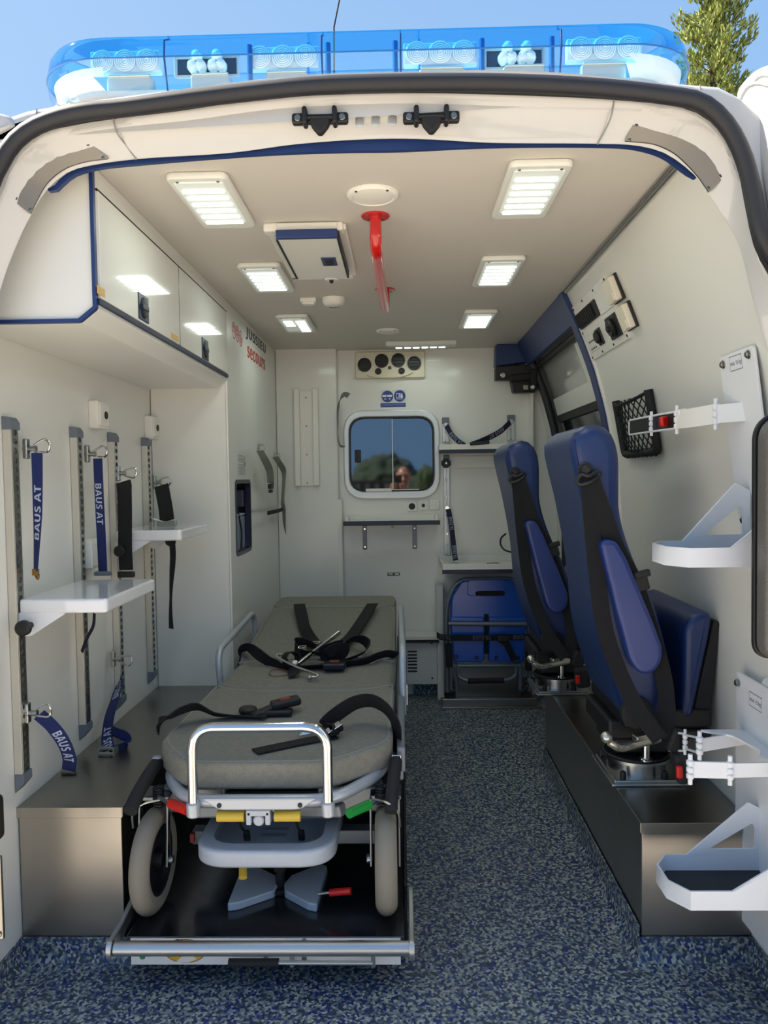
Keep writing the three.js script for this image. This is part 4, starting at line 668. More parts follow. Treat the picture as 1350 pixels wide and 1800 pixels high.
{
  const t = thing('stretcher', 'wheeled ambulance stretcher with grey cushions, silver frame and pale tyres', 'stretcher', [-0.275, 0.12, -2.65]);
  const plan = (pts) => poly(pts, 0.03);
  const lay = (shape, h, y, bev = 0.016) => ext(shape, h, bev, { seg: 4, bz: bev }).applyMatrix4(new THREE.Matrix4().makeBasis(new THREE.Vector3(1, 0, 0), new THREE.Vector3(0, 0, -1), new THREE.Vector3(0, 1, 0)).setPosition(0, y - h, 0));
  const foot = lay(poly([[-0.468, 1.765], [-0.126, 1.765], [0.018, 1.9], [0.018, 2.425], [-0.56, 2.425], [-0.576, 1.93], [-0.56, 1.89]], 0.05), 0.066, 0.502, 0.01);
  part(t, 'foot_cushion', metric(crease(foot, 0.7)), M.cloth);
  part(t, 'seat_cushion', metric(crease(lay(plan([[-0.556, 2.425], [0.02, 2.425], [0.022, 2.72], [-0.548, 2.72]]), 0.062, 0.502), 0.7)), M.cloth);
  const tilt = (g) => { g.translate(0, -0.5, 2.72); g.rotateX(0.118); g.translate(0, 0.5, -2.72); return g; };
  part(t, 'back_cushion', metric(tilt(crease(lay(poly([[-0.548, 2.715], [0.022, 2.715], [0.018, 3.56], [0.0, 3.6], [-0.51, 3.6], [-0.54, 3.55]], 0.03), 0.066, 0.503), 0.7))), M.cloth);
  part(t, 'head_roll', metric(tilt(crease(lay(poly([[-0.54, 3.42], [0.016, 3.42], [0.012, 3.59], [-0.52, 3.59]], 0.04), 0.03, 0.509, 0.008), 0.7))), M.cloth);
  const pip = (pts, close) => tube(fillet(pts, 0.05, 6, close), 0.0036, { n: 6, closed: close });
  part(t, 'piping', pip([[-0.553, 0.4995, -2.42], [-0.567, 0.4995, -1.945], [-0.543, 0.4995, -1.892], [-0.462, 0.4995, -1.775], [-0.132, 0.4995, -1.775], [0.007, 0.4995, -1.908], [0.011, 0.4995, -2.42]]), M.piping);
  part(t, 'piping', pip([[-0.552, 0.5, -2.43], [-0.45, 0.502, -2.36], [-0.1, 0.502, -2.36], [0.014, 0.5, -2.43]]), M.piping);
  part(t, 'piping', tilt(pip([[-0.545, 0.503, -2.73], [-0.38, 0.505, -2.76], [-0.08, 0.505, -2.76], [0.016, 0.503, -2.73]])), M.piping);
  part(t, 'piping', tilt(pip([[-0.54, 0.502, -2.74], [-0.535, 0.502, -3.4], [-0.47, 0.505, -3.42], [-0.05, 0.505, -3.42], [0.01, 0.502, -3.4], [0.014, 0.502, -2.74]])), M.piping);
  // frame
  part(t, 'foot_tube', tube(fillet([[-0.535, 0.43, -2.6], [-0.545, 0.43, -1.88], [-0.46, 0.424, -1.735], [-0.12, 0.424, -1.735], [-0.01, 0.43, -1.88], [0.0, 0.43, -2.6]], 0.06, 8), 0.0145, { n: 16 }), M.silverPaint);
  part(t, 'front_cover', ext(poly([[-0.42, 0.438], [-0.15, 0.438], [-0.185, 0.414], [-0.2, 0.41], [-0.37, 0.41], [-0.385, 0.414]], 0.012), 0.008, 0.003).translate(0, 0, -1.722), M.silverPaint);
  for (const x of [-0.377, -0.192]) part(t, 'screw', at(puck(0.0055, 0.003, 0.001, 12), x, 0.422, -1.714, Math.PI / 2), M.black);
  part(t, 'foot_hoop', tube(fillet([[-0.437, 0.4, -1.715], [-0.435, 0.603, -1.715], [-0.127, 0.602, -1.715], [-0.128, 0.4, -1.715]], 0.055, 10), 0.0115, { n: 18 }), M.chrome);
  for (const x of [-0.437, -0.128]) part(t, 'hoop_collar', at(puck(0.0155, 0.034, 0.003, 20), x, 0.396, -1.715), M.silverPaint);
  part(t, 'side_beam', bx(-0.57, -0.545, 0.405, 0.437, -3.5, -1.95, 0.005), M.silverPaint);
  part(t, 'side_beam', bx(0.02, 0.045, 0.395, 0.437, -3.5, -1.92, 0.005), M.beam = std(0x7f868d, 0.4, 0.5));
  part(t, 'cushion_tray', bx(-0.545, 0.01, 0.412, 0.44, -3.55, -1.93, 0.006), M.black);
  // side guards
  part(t, 'side_guard', tube(fillet([[-0.58, 0.44, -2.6], [-0.59, 0.575, -2.6], [-0.572, 0.615, -3.16], [-0.56, 0.44, -3.16]], 0.06, 8), 0.0115, { n: 14 }), M.silverPaint);
  part(t, 'side_guard', tube(fillet([[0.044, 0.42, -2.38], [0.046, 0.615, -2.42], [0.04, 0.64, -3.1], [0.036, 0.44, -3.14]], 0.05, 8), 0.0115, { n: 14 }), M.silverPaint);
  part(t, 'guard_post', bx(0.028, 0.05, 0.415, 0.48, -2.4, -1.92, 0.005), M.beam);
  part(t, 'guard_catch', J(bx(0.048, 0.062, 0.43, 0.5, -2.5, -2.44, 0.004), bx(0.048, 0.06, 0.46, 0.52, -2.8, -2.75, 0.004)), M.zinc);
  // carrying handles
  part(t, 'carry_handle', tube(smooth([[-0.578, 0.452, -1.9], [-0.583, 0.44, -1.84], [-0.588, 0.418, -1.77], [-0.59, 0.4, -1.735]], 16), 0.0165, { n: 16 }), M.blackSoft);
  part(t, 'carry_handle', tube(smooth([[0.026, 0.452, -1.9], [0.022, 0.44, -1.85], [0.016, 0.41, -1.8], [0.014, 0.38, -1.77]], 16), 0.0155, { n: 16 }), M.blackSoft);
  part(t, 'handle_clip', at(puck(0.012, 0.014, 0.003, 16), -0.578, 0.455, -1.9), M.silverPaint); part(t, 'handle_clip', bx(0.014, 0.04, 0.455, 0.468, -1.92, -1.9, 0.003), M.chrome);
  // coloured grips and their rods
  const grip = (a, b, m, r = 0.0115) => part(t, 'grip', tube([a, b], r, { n: 14 }), m);
  grip([-0.5029, 0.4077, -1.76], [-0.4501, 0.4075, -1.72], M.redPlastic); grip([-0.0816, 0.3993, -1.72], [-0.0368, 0.3985, -1.77], M.green);
  grip([-0.388, 0.386, -1.74], [-0.325, 0.386, -1.74], M.yellow, 0.013); grip([-0.255, 0.386, -1.74], [-0.195, 0.386, -1.74], M.yellow, 0.013);
  grip([-0.352, 0.25, -1.84], [-0.343, 0.212, -1.79], M.yellow, 0.01);
  for (const g of [rod([-0.5029, 0.4077, -1.76], [-0.5425, 0.4045, -1.8], 0.005, 8), rod([-0.0368, 0.3985, -1.77], [-0.0178, 0.3937, -1.8], 0.005, 8), rod([-0.33, 0.392, -1.757], [-0.25, 0.392, -1.757], 0.006, 10)]) part(t, 'grip_rod', g, M.zinc);
  part(t, 'clevis', J(bx(-0.318, -0.306, 0.372, 0.404, -1.76, -1.72, 0.003), bx(-0.274, -0.262, 0.372, 0.404, -1.76, -1.72, 0.003), bx(-0.318, -0.262, 0.392, 0.408, -1.76, -1.72, 0.004), at(puck(0.013, 0.02, 0.003, 16), -0.29, 0.38, -1.745, Math.PI / 2)), M.greyPlastic);
  // lower carriage
  part(t, 'cross_beam', bx(-0.51, -0.03, 0.215, 0.252, -1.99, -1.95, 0.004), M.beam);
  part(t, 'yoke', J(bx(-0.56, -0.4, 0.335, 0.4, -1.93, -1.87, 0.008), bx(-0.17, -0.01, 0.335, 0.4, -1.93, -1.87, 0.008), at(rb(0.14, 0.03, 0.03, 0.006), -0.4, 0.365, -1.82, 0, 0.5, -0.2), at(rb(0.14, 0.03, 0.03, 0.006), -0.16, 0.365, -1.82, 0, -0.5, 0.2), bx(-0.42, -0.14, 0.34, 0.38, -1.9, -1.86, 0.006)), M.beam);
  part(t, 'chassis', J(bx(-0.5, -0.06, 0.3, 0.4, -3.4, -2.0, 0.01), bx(-0.46, -0.1, 0.318, 0.336, -1.96, -1.9, 0.006)), M.black);
  // tray: a D shaped dish
  const dish = (x0, x1, zb, zf, r) => { const m = (x0 + x1) / 2, s = new THREE.Shape(); s.moveTo(x0, -zb); s.lineTo(x1, -zb); s.lineTo(x1, -(zf - r)); s.quadraticCurveTo(x1 - 0.005, -zf + 0.005, x1 - r * 1.1, -zf); s.lineTo(x0 + r * 1.1, -zf); s.quadraticCurveTo(x0 + 0.005, -zf + 0.005, x0, -(zf - r)); s.closePath(); return s; };
  const rim = ext(dish(-0.452, -0.118, -2.0, -1.735, 0.075), 0.042, 0.009, { seg: 3, holes: [new THREE.Path(dish(-0.427, -0.143, -1.985, -1.765, 0.06).getPoints(10))], curve: 16 });
  const lie = (g, y) => g.applyMatrix4(new THREE.Matrix4().makeBasis(new THREE.Vector3(1, 0, 0), new THREE.Vector3(0, 0, -1), new THREE.Vector3(0, 1, 0)).setPosition(0, y, 0));
  const tray = part(t, 'tray', J(lie(crease(rim, 0.6), 0.262), lie(crease(ext(dish(-0.432, -0.138, -1.99, -1.758, 0.06), 0.004, 0), 0.6), 0.264)), M.greyPlastic);
  part(tray, 'tray_label', J(bx(-0.318, -0.252, 0.2685, 0.27, -1.9, -1.88, 0.0005), bx(-0.318, -0.252, 0.2685, 0.27, -1.935, -1.915, 0.0005)), std(0x8f979f, 0.3));
  part(t, 'tray_bracket', J(bx(-0.455, -0.445, 0.27, 0.34, -2.0, -1.97, 0.003), bx(-0.125, -0.115, 0.25, 0.34, -2.0, -1.97, 0.003), rod([-0.43, 0.325, -1.96], [-0.14, 0.325, -1.96], 0.012, 12)), M.black);
  for (const [x, z] of [[-0.343, -1.8], [-0.208, -1.8]]) part(t, 'cable', J(tube(smooth([[x, 0.385, -1.76], [x - 0.003, 0.34, -1.79], [x + 0.002, 0.31, -1.82], [x, 0.275, -1.87]], 16), 0.0035, { n: 8 }), at(rb(0.016, 0.03, 0.014, 0.004), x, 0.29, -1.845, 0.5)), M.black);
  // wheels and forks
  wheel(t, [-0.566, 0.243, -1.82], 0.124, 0.048, -0.03); wheel(t, [0.0, 0.243, -1.82], 0.124, 0.052, 0.02);
  for (const [x, s] of [[-0.566, 1], [0.0, -1]]) {
    part(t, 'wheel_fork', J(at(rb(0.006, 0.16, 0.02, 0.002), x + s * 0.036, 0.31, -1.82, -0.12), at(rb(0.006, 0.16, 0.02, 0.002), x - s * 0.032, 0.31, -1.82, -0.12), bx(x - 0.038, x + 0.038, 0.382, 0.394, -1.9, -1.83, 0.003)), M.steelFork = std(0x73787d, 0.3, 1));
    part(t, 'axle_nut', at(puck(0.01, 0.012, 0.002, 12), x + s * 0.036, 0.243, -1.82, 0, 0, -s * Math.PI / 2), M.zinc);
    part(t, 'suspension_spring', tube(Array.from({ length: 90 }, (_, i) => new THREE.Vector3(x + s * 0.012 + Math.cos(i * 0.5) * 0.012, 0.375 + i * 0.0005, -1.83 + Math.sin(i * 0.5) * 0.012)), 0.0025, { n: 6 }), M.black);
    part(t, 'brake_wire', tube(smooth([[x + s * 0.03, 0.4, -1.8], [x - s * 0.01, 0.4, -1.77], [x - s * 0.03, 0.38, -1.77], [x - s * 0.035, 0.34, -1.78]], 16), 0.0025, { n: 6 }), M.zinc);
  }
  for (const x of [-0.56, -0.005]) wheel(t, [x, 0.243, -3.3], 0.124, 0.042, 0);
  part(t, 'red_tag', bx(-0.497, -0.485, 0.25, 0.275, -1.9, -1.885, 0.003), std(0x7d1c1c, 0.5));
}
// ---------------------------------------------------------------- what lies on the stretcher
{
  const s = thing('harness', 'tangled black shoulder and waist harness lying on the stretcher backrest', 'harness', [-0.25, 0.52, -2.8]);
  const web = M.webbing, U = [1, 0, 0];
  part(s, 'shoulder_strap', band([[-0.4116, 0.607, -3.3823], [-0.3751, 0.585, -3.1947], [-0.3421, 0.568, -3.0244], [-0.3056, 0.55, -2.9039], [-0.2679, 0.545, -2.7969]], 0.05, 0.003, [1, 0.1, -0.1], { sides: [[1, 0, 0], [0.9, 0.3, 0], [0.6, 0.6, 0.2], [1, 0.1, 0.3]] }), web);
  part(s, 'shoulder_strap', band([[-0.0852, 0.607, -3.3771], [-0.1083, 0.588, -3.2165], [-0.1313, 0.57, -3.062], [-0.1556, 0.552, -2.9399], [-0.1805, 0.545, -2.8611]], 0.05, 0.003, [1, 0.05, 0.3]), web);
  part(s, 'waist_strap', band([[-0.565, 0.47, -2.811], [-0.5464, 0.53, -2.7996], [-0.5148, 0.545, -2.7695], [-0.4648, 0.535, -2.7118], [-0.4126, 0.512, -2.6781], [-0.3496, 0.51, -2.6193], [-0.2635, 0.512, -2.6243], [-0.2104, 0.515, -2.6264]], 0.048, 0.003, [0.1, 0.3, 1], { n: 60, sides: [[0.3, 0.3, 1], [0.3, 0.6, 0.7], [0.5, 0.7, 0.5], [0.3, 0.7, 0.6], [0, 0.5, 0.8], [0, 0.5, 0.8]] }), web);
  part(s, 'waist_strap', band([[0.0251, 0.52, -2.7571], [-0.0075, 0.53, -2.7422], [-0.0378, 0.528, -2.7254], [-0.0872, 0.517, -2.6876], [-0.1343, 0.512, -2.6682], [-0.1642, 0.515, -2.6408]], 0.042, 0.003, [0, 0.7, 0.7], { n: 50 }), web);
  part(s, 'loop_strap', band([[-0.1701, 0.55, -2.8377], [-0.1453, 0.56, -2.8499], [-0.1063, 0.56, -2.8382], [-0.0842, 0.55, -2.8145], [-0.0923, 0.535, -2.7598], [-0.1375, 0.52, -2.7195], [-0.1944, 0.52, -2.6707], [-0.2512, 0.525, -2.6772]], 0.045, 0.003, [0, 1, 0.5], { n: 60, sides: [[0, 0.4, 1], [0.3, 0.8, 0.5], [0.5, 0.5, 0.6], [0, 0.4, 1], [0, 0.3, 1]] }), web);
  part(s, 'loop_strap', band([[-0.2695, 0.55, -2.7746], [-0.3025, 0.565, -2.7745], [-0.3443, 0.56, -2.7895], [-0.3451, 0.545, -2.7626], [-0.3115, 0.54, -2.7109], [-0.2691, 0.545, -2.6965], [-0.233, 0.54, -2.699], [-0.2048, 0.55, -2.7258]], 0.045, 0.003, [0, 0.6, 1], { n: 60, sides: [[0.3, 0.5, 1], [0, 1, 0.4], [0.4, 0.9, 0.2], [0, 0.5, 1], [0, 0.7, 0.7]] }), web);
  part(s, 'loop_strap', band([[-0.3533, 0.52, -2.6192], [-0.3645, 0.545, -2.6313], [-0.3515, 0.56, -2.6522], [-0.3288, 0.55, -2.6598], [-0.3188, 0.53, -2.6422], [-0.3293, 0.52, -2.6024], [-0.3142, 0.515, -2.5076]], 0.04, 0.003, [0.6, 0.2, 0.8], { n: 50 }), web);
  part(s, 'strap_knot', band([[-0.2185, 0.55, -2.6555], [-0.1882, 0.57, -2.6546], [-0.158, 0.565, -2.6756], [-0.1707, 0.54, -2.6792], [-0.2099, 0.535, -2.6677], [-0.2383, 0.55, -2.6737], [-0.2058, 0.57, -2.6732], [-0.1762, 0.56, -2.7539]], 0.04, 0.003, [0.2, 1, 0.3], { n: 60 }), web);
  const b = [-0.1888, 0.52, -2.6055]; part(s, 'buckle', J(bx(b[0] - 0.038, b[0] + 0.038, b[1] - 0.008, b[1] + 0.014, b[2] - 0.03, b[2] + 0.03, 0.006)), std(0x191b28, 0.4));
  part(s, 'buckle_button', bx(b[0] - 0.018, b[0] + 0.016, b[1] + 0.012, b[1] + 0.017, b[2] - 0.025, b[2] - 0.002, 0.003), std(0x7c3d2c, 0.45));
  for (const p of [[-0.2696, 0.56, -2.7768], [-0.3123, 0.56, -2.704]]) part(s, 'strap_slide', tube(fillet([[p[0] - 0.013, p[1], p[2]], [p[0] + 0.013, p[1] + 0.004, p[2]], [p[0] + 0.013, p[1] + 0.008, p[2] - 0.01], [p[0] - 0.013, p[1] + 0.006, p[2] - 0.01]], 0.004, 3, true), 0.0017, { n: 6, closed: true }), M.chrome);
  const iv = thing('drip_hook', 'chromed folding drip stand with a cross hook lying on the harness', 'drip stand', [-0.3122, 0.53, -2.5933]);
  part(iv, 'pole', tube([[-0.3153, 0.528, -2.6015], [-0.1923, 0.585, -2.856]], 0.0085, { n: 14 }), M.chrome);
  part(iv, 'hook_bar', tube(fillet([[-0.369, 0.548, -2.6613], [-0.3988, 0.545, -2.6839], [-0.3952, 0.543, -2.6493], [-0.3108, 0.53, -2.554], [-0.2298, 0.522, -2.4781], [-0.2357, 0.516, -2.4797], [-0.2582, 0.516, -2.4804]], 0.012, 5), 0.0048, { n: 10 }), M.chrome);
  part(iv, 'joint', at(puck(0.012, 0.016, 0.003, 16), ...[-0.3245, 0.522, -2.6101], 0.4), M.zinc);
  part(iv, 'hook_cap', at(new THREE.SphereGeometry(0.008, 14, 10), ...[-0.2592, 0.516, -2.4733]), M.zinc);
  solo('cord_loop', 'thin orange cord loop on the middle cushion beside the drip hook', 'cord', tube(smooth([[-0.4059, 0.506, -2.5675], [-0.4052, 0.507, -2.6096], [-0.3801, 0.507, -2.6244], [-0.3482, 0.506, -2.5961], [-0.3398, 0.506, -2.5653], [-0.3623, 0.506, -2.5363], [-0.3892, 0.506, -2.5372]], 40, true), 0.0016, { n: 6, closed: true }), std(0x8a4a2a, 0.6));
  // foot straps
  const l = thing('foot_strap', 'black stretcher strap with flat buckles across the foot cushion, left side', 'strap', [-0.4459, 0.51, -2.1116]);
  part(l, 'webbing', band([[-0.6166, 0.5, -2.0376], [-0.6029, 0.515, -2.02], [-0.5861, 0.53, -2.0065], [-0.5533, 0.545, -2.0318], [-0.5181, 0.545, -2.0617], [-0.4688, 0.52, -2.075], [-0.4137, 0.51, -2.0955], [-0.3307, 0.512, -2.0923]], 0.048, 0.003, [0.1, 0.3, 1], { n: 60, sides: [[0.5, 0.2, 0.8], [0.2, 0.6, 0.8], [0, 0.6, 0.8], [0, 0.3, 1], [0, 0, 1]] }), M.webbing);
  const q = [-0.392, 0.512, -2.1299], r = [-0.2882, 0.53, -2.1487], k = [-0.295, 0.512, -2.1172];
  part(l, 'buckle', J(at(puck(0.026, 0.018, 0.005, 24), q[0], q[1] - 0.006, q[2]), at(rb(0.1, 0.016, 0.04, 0.006), k[0] - 0.02, k[1], k[2], 0, 0.05)), M.black);
  part(l, 'tongue', J(at(rb(0.085, 0.022, 0.045, 0.008), r[0], r[1], r[2], 0, 0.35, 0.12), at(rb(0.08, 0.01, 0.03, 0.004), r[0] - 0.055, r[1] - 0.012, r[2] + 0.03, 0, 0.6, 0.2)), M.black);
  part(l, 'button', at(rb(0.03, 0.006, 0.02, 0.002), r[0] - 0.002, r[1] + 0.011, r[2], 0, 0.35, 0.12), std(0x8a2f22, 0.45));
  const e = thing('foot_strap', 'black stretcher strap arching over the right edge of the foot cushion', 'strap', [-0.1207, 0.51, -2.0299]);
  part(e, 'webbing', band([[0.0187, 0.44, -2.0283], [0.0272, 0.49, -1.9947], [0.0232, 0.525, -1.9898], [-0.0006, 0.555, -2.006], [-0.0357, 0.57, -2.0232], [-0.0772, 0.565, -2.0308], [-0.1218, 0.545, -2.0117], [-0.1544, 0.52, -1.9997], [-0.1614, 0.51, -1.9932]], 0.052, 0.003, [0, 0.3, 1], { n: 60, sides: [[0.3, 0.2, 1], [0.4, 0.3, 0.8], [0.1, 0.8, 0.6], [-0.2, 0.8, 0.5], [-0.5, 0.6, 0.5]] }), M.webbing);
  part(e, 'curl', band([[-0.1608, 0.512, -1.9871], [-0.1488, 0.51, -1.9391], [-0.1294, 0.515, -1.9196], [-0.1237, 0.53, -1.9229], [-0.1375, 0.535, -1.9484], [-0.1505, 0.53, -1.9458]], 0.045, 0.003, [-0.4, 0.2, 1], { n: 30 }), M.webbing);
  part(e, 'tail', band([[-0.1282, 0.506, -1.9374], [-0.1695, 0.507, -1.9138], [-0.2364, 0.506, -1.8764], [-0.3148, 0.506, -1.8262]], 0.04, 0.003, [0.2, 0, 1], { n: 30 }), M.webbing);
  const w = [-0.1353, 0.53, -1.9231], y = [-0.1891, 0.512, -1.934];
  part(e, 'tongue', J(at(rb(0.05, 0.004, 0.03, 0.002), w[0], w[1], w[2], 0, 0.3, 0.5), tube(fillet([[y[0] - 0.03, y[1], y[2] + 0.01], [y[0] + 0.025, y[1] + 0.004, y[2] - 0.008], [y[0] + 0.025, y[1] + 0.004, y[2] - 0.02], [y[0] - 0.03, y[1], y[2] - 0.004]], 0.006, 4, true), 0.003, { n: 8, closed: true })), M.chrome);
}

// ---------------------------------------------------------------- front wall: controls, signs, sockets, shelves
{
  const F = -4.08;
  const p = [-0.1856, 1.8236, -4.07], q = [0.1803, 1.6837, -4.07], t = thing('air_control_panel', 'ivory panel with four black round vents and two knobs below the strip lamp', 'control panel', [(p[0] + q[0]) / 2, q[1], F]);
  part(t, 'panel', bx(p[0], q[0], q[1], p[1], F - 0.002, F + 0.02, 0.006), M.ivory);
  const rim = (c, r) => { const v = part(t, 'round_vent', at(lathe([[0.0001, 0.004], [r * 0.8, 0.004], [r * 0.86, 0.01], [r, 0.01], [r * 1.02, 0], [0.0001, 0]], 32), c[0], c[1], F + 0.018, Math.PI / 2), M.ventBlack = std(0x0c0d12, 0.35)); for (let k = -1; k <= 1; k++) part(v, 'vane', bx(c[0] - r * 0.75, c[0] + r * 0.75, c[1] + k * r * 0.45 - 0.003, c[1] + k * r * 0.45 + 0.003, F + 0.02, F + 0.027, 0.001), M.black); };
  for (const c of [[-0.1357, 1.7545, -4.07], [-0.0457, 1.7737, -4.07], [0.041, 1.7751, -4.07], [0.1245, 1.7588, -4.07]]) rim(c, 0.036);
  for (const c of [[-0.0644, 1.7191, -4.07], [0.0582, 1.7199, -4.07]]) part(t, 'knob', at(puck(0.0165, 0.012, 0.004, 24), c[0], c[1], F + 0.018, Math.PI / 2), M.black);
  const d = [-0.0043, 1.7373, -4.07]; part(t, 'display', bx(d[0] - 0.009, d[0] + 0.009, d[1] - 0.008, d[1] + 0.008, F + 0.019, F + 0.022, 0.001), std(0x4a4c40, 0.3));
  part(t, 'trim_arc', tube(smooth([[-0.1239, 1.6988, -4.055], [-0.0734, 1.6861, -4.055], [-0.0048, 1.6835, -4.055], [0.0638, 1.6897, -4.055], [0.1177, 1.7095, -4.055]], 24), 0.0018, { n: 6 }), M.ivory2 = std(0xb9b08f, 0.5));
  // signs
  const blueSign = (kind) => canvasTex(256, 256, (x) => { x.fillStyle = '#cfd3cc'; x.fillRect(0, 0, 256, 256); x.fillStyle = '#1f3f8c'; x.beginPath(); x.arc(128, 128, 122, 0, 7); x.fill(); x.fillStyle = '#dfe4ea'; x.strokeStyle = '#dfe4ea'; x.lineWidth = 9;
    if (kind) { x.strokeRect(58, 76, 52, 88); x.fillRect(124, 70, 18, 96); x.beginPath(); x.arc(170, 92, 17, 0, 7); x.fill(); x.fillRect(150, 112, 44, 58); x.fillRect(60, 186, 140, 10); }
    else { x.fillRect(24, 96, 78, 42); x.fillRect(126, 96, 100, 42); x.fillRect(102, 108, 16, 18); for (const s of [-1, 1]) { x.fillRect(128 + s * 50 - 22, 172, 44, 12); x.beginPath(); x.moveTo(128 + s * 22, 178); x.lineTo(128 + s * 44, 160); x.lineTo(128 + s * 44, 196); x.fill(); } } });
  const sign = (name, label, c, w, h, tex) => solo(name, label, 'sign', at(new THREE.BoxGeometry(w, h, 0.001), c[0], c[1], F + 0.001), std(0xffffff, 0.4, 0, { map: tex }));
  sign('safety_sign', 'round blue sign with a seat belt buckle symbol above the cab window', [-0.0185, 1.5899, -4.08], 0.064, 0.064, blueSign(0));
  sign('safety_sign', 'round blue sign with a seated figure symbol above the cab window', [0.0461, 1.5919, -4.08], 0.064, 0.064, blueSign(1));
  sign('safety_sign', 'blue strip sign with tiny white text under the two round signs', [0.0109, 1.5447, -4.08], 0.132, 0.021, canvasTex(512, 80, (x) => { x.fillStyle = '#1f3f8c'; x.fillRect(0, 0, 512, 80); x.fillStyle = '#8fa2cf'; for (let k = 0; k < 21; k++) x.fillRect(20 + k * 22.5, 34 - (k % 3) * 3, 16, 12 + (k % 2) * 4); }));
  // sockets in a row
  const plate = (label, u, dot) => { const s = thing('wall_socket', label, 'socket', u); part(s, 'plate', bx(u[0] - 0.027, u[0] + 0.027, u[1] - 0.027, u[1] + 0.027, F - 0.001, F + 0.01, 0.004), M.whitePlastic);
    if (dot) part(s, 'outlet', at(puck(dot, 0.008, 0.002, 24), u[0], u[1], F + 0.008, Math.PI / 2), M.black); else part(s, 'rocker', at(rb(0.036, 0.036, 0.006, 0.002), u[0], u[1], F + 0.01, 0.06), M.whitePlastic);
    if (dot === 0.009) part(s, 'ring', at(lathe([[0.016, 0], [0.02, 0], [0.02, 0.004], [0.016, 0.004]], 28), u[0], u[1], F + 0.009, Math.PI / 2), M.whitePlastic); };
  plate('white socket with a large black outlet under the cab window', [0.1033, 1.0083, -4.08], 0.017); plate('white socket with a small black centre hole under the cab window', [0.1637, 1.012, -4.08], 0.009); plate('blank white rocker plate under the cab window, beside the sockets', [0.2241, 1.0158, -4.08], 0);
  // centre shelf
  const s = thing('wall_shelf', 'narrow white shelf with raised rim and navy edge below the cab window', 'shelf', [0, 0.93, -4.0]);
  const a = [-0.2496, 0.9428, -3.93], b = [0.2428, 0.9394, -3.93], y = 0.936;
  part(s, 'board', bx(a[0], b[0], y - 0.012, y + 0.004, F, -3.935, 0.003), M.whitePlastic);
  part(s, 'edge_strip', bx(a[0] - 0.002, b[0] + 0.002, y - 0.018, y + 0.005, -3.937, -3.93, 0.002), std(0x20263f, 0.4));
  part(s, 'rim', J(bx(a[0] + 0.01, b[0] - 0.01, y, y + 0.028, F, F + 0.014, 0.003), bx(a[0] + 0.008, a[0] + 0.024, y, y + 0.028, F + 0.01, -3.945, 0.003), bx(b[0] - 0.024, b[0] - 0.008, y, y + 0.028, F + 0.01, -3.945, 0.003)), M.whitePlastic);
  for (const u of [[-0.1487, 0.8472, -4.05][0], [0.1159, 0.85, -4.05][0]]) { const k = part(s, 'bracket', J(bx(u - 0.011, u + 0.011, y - 0.155, y - 0.012, F, F + 0.006, 0.002), bx(u - 0.011, u + 0.011, y - 0.018, y - 0.012, F, F + 0.1, 0.002)), std(0x6c7076, 0.4, 0.8)); for (const dy of [0.045, 0.14]) part(k, 'screw', at(puck(0.005, 0.002, 0.0006, 12), u, y - dy, F + 0.006, Math.PI / 2), M.chrome); }
  const c = [0.0018, 0.6483, -4.08]; const l = thing('wall_catch', 'tiny dark brass catch on the wall below the centre shelf', 'catch', [c[0], c[1], F]);
  part(l, 'plate', bx(c[0] - 0.033, c[0] + 0.033, c[1] - 0.008, c[1] + 0.008, F - 0.001, F + 0.003, 0.001), std(0x4f4a37, 0.4, 0.7)); for (const dx of [-0.016, 0.016]) part(l, 'slot', bx(c[0] + dx - 0.011, c[0] + dx + 0.011, c[1] - 0.004, c[1] + 0.004, F + 0.002, F + 0.004, 0.001), M.zinc);
  const st = [-0.0007, 0.9013, -4.07]; solo('wall_stud', 'tiny brass stud on the wall beneath the centre shelf', 'stud', at(puck(0.006, 0.01, 0.002, 12), st[0], st[1], F, Math.PI / 2), std(0x9c8a52, 0.4, 0.8));
  // heater box at the foot of the wall
  const h0 = [0.058, 0.341, -3.98], h1 = [0.2331, 0.0753, -3.98], h = thing('heater_box', 'white low box with louvre slots at the foot of the front wall', 'heater', [0.15, 0, F]);
  part(h, 'body', bx(0.06, h1[0] - 0.008, h1[1], h0[1] - 0.035, F, -3.99, 0.004), M.laminate);
  part(h, 'top_ledge', bx(0.05, h1[0], h0[1] - 0.035, h0[1], F, -3.95, 0.004), M.laminate);
  part(h, 'ledge_edge', bx(0.05, h1[0], h0[1] - 0.036, h0[1] - 0.02, -3.952, -3.947, 0.001), M.black);
  for (let k = 0; k < 7; k++) { const w = [0.1192, 0.2506, -3.98]; part(h, 'louvre_slot', bx(0.07, w[0], w[1] - 0.004 - k * 0.0172, w[1] + 0.004 - k * 0.0172, -3.992, -3.987, 0.001), M.black); }
  for (const v of [[0.1969, 0.2948, -3.98], [0.1978, 0.1087, -3.98]]) part(h, 'screw', at(puck(0.005, 0.003, 0.001, 10), v[0], v[1], -3.99, Math.PI / 2), M.black);
  const pz = [0.2328, 0.596, -3.98], po = struct('trim_7', bx(pz[0] - 0.008, pz[0] + 0.026, 0, pz[1], F, -3.97, 0.003), M.whitePlastic, 'white side post of the equipment bay');
  struct('trim_8', bx([0.7221, 1.5628, -4.02][0], [0.7367, 1.5625, -4.02][0], 0, [0.7281, 1.5978, -4.02][1], F, -4.01, 0.002), M.whitePlastic, 'white strip beside the sliding door');
}
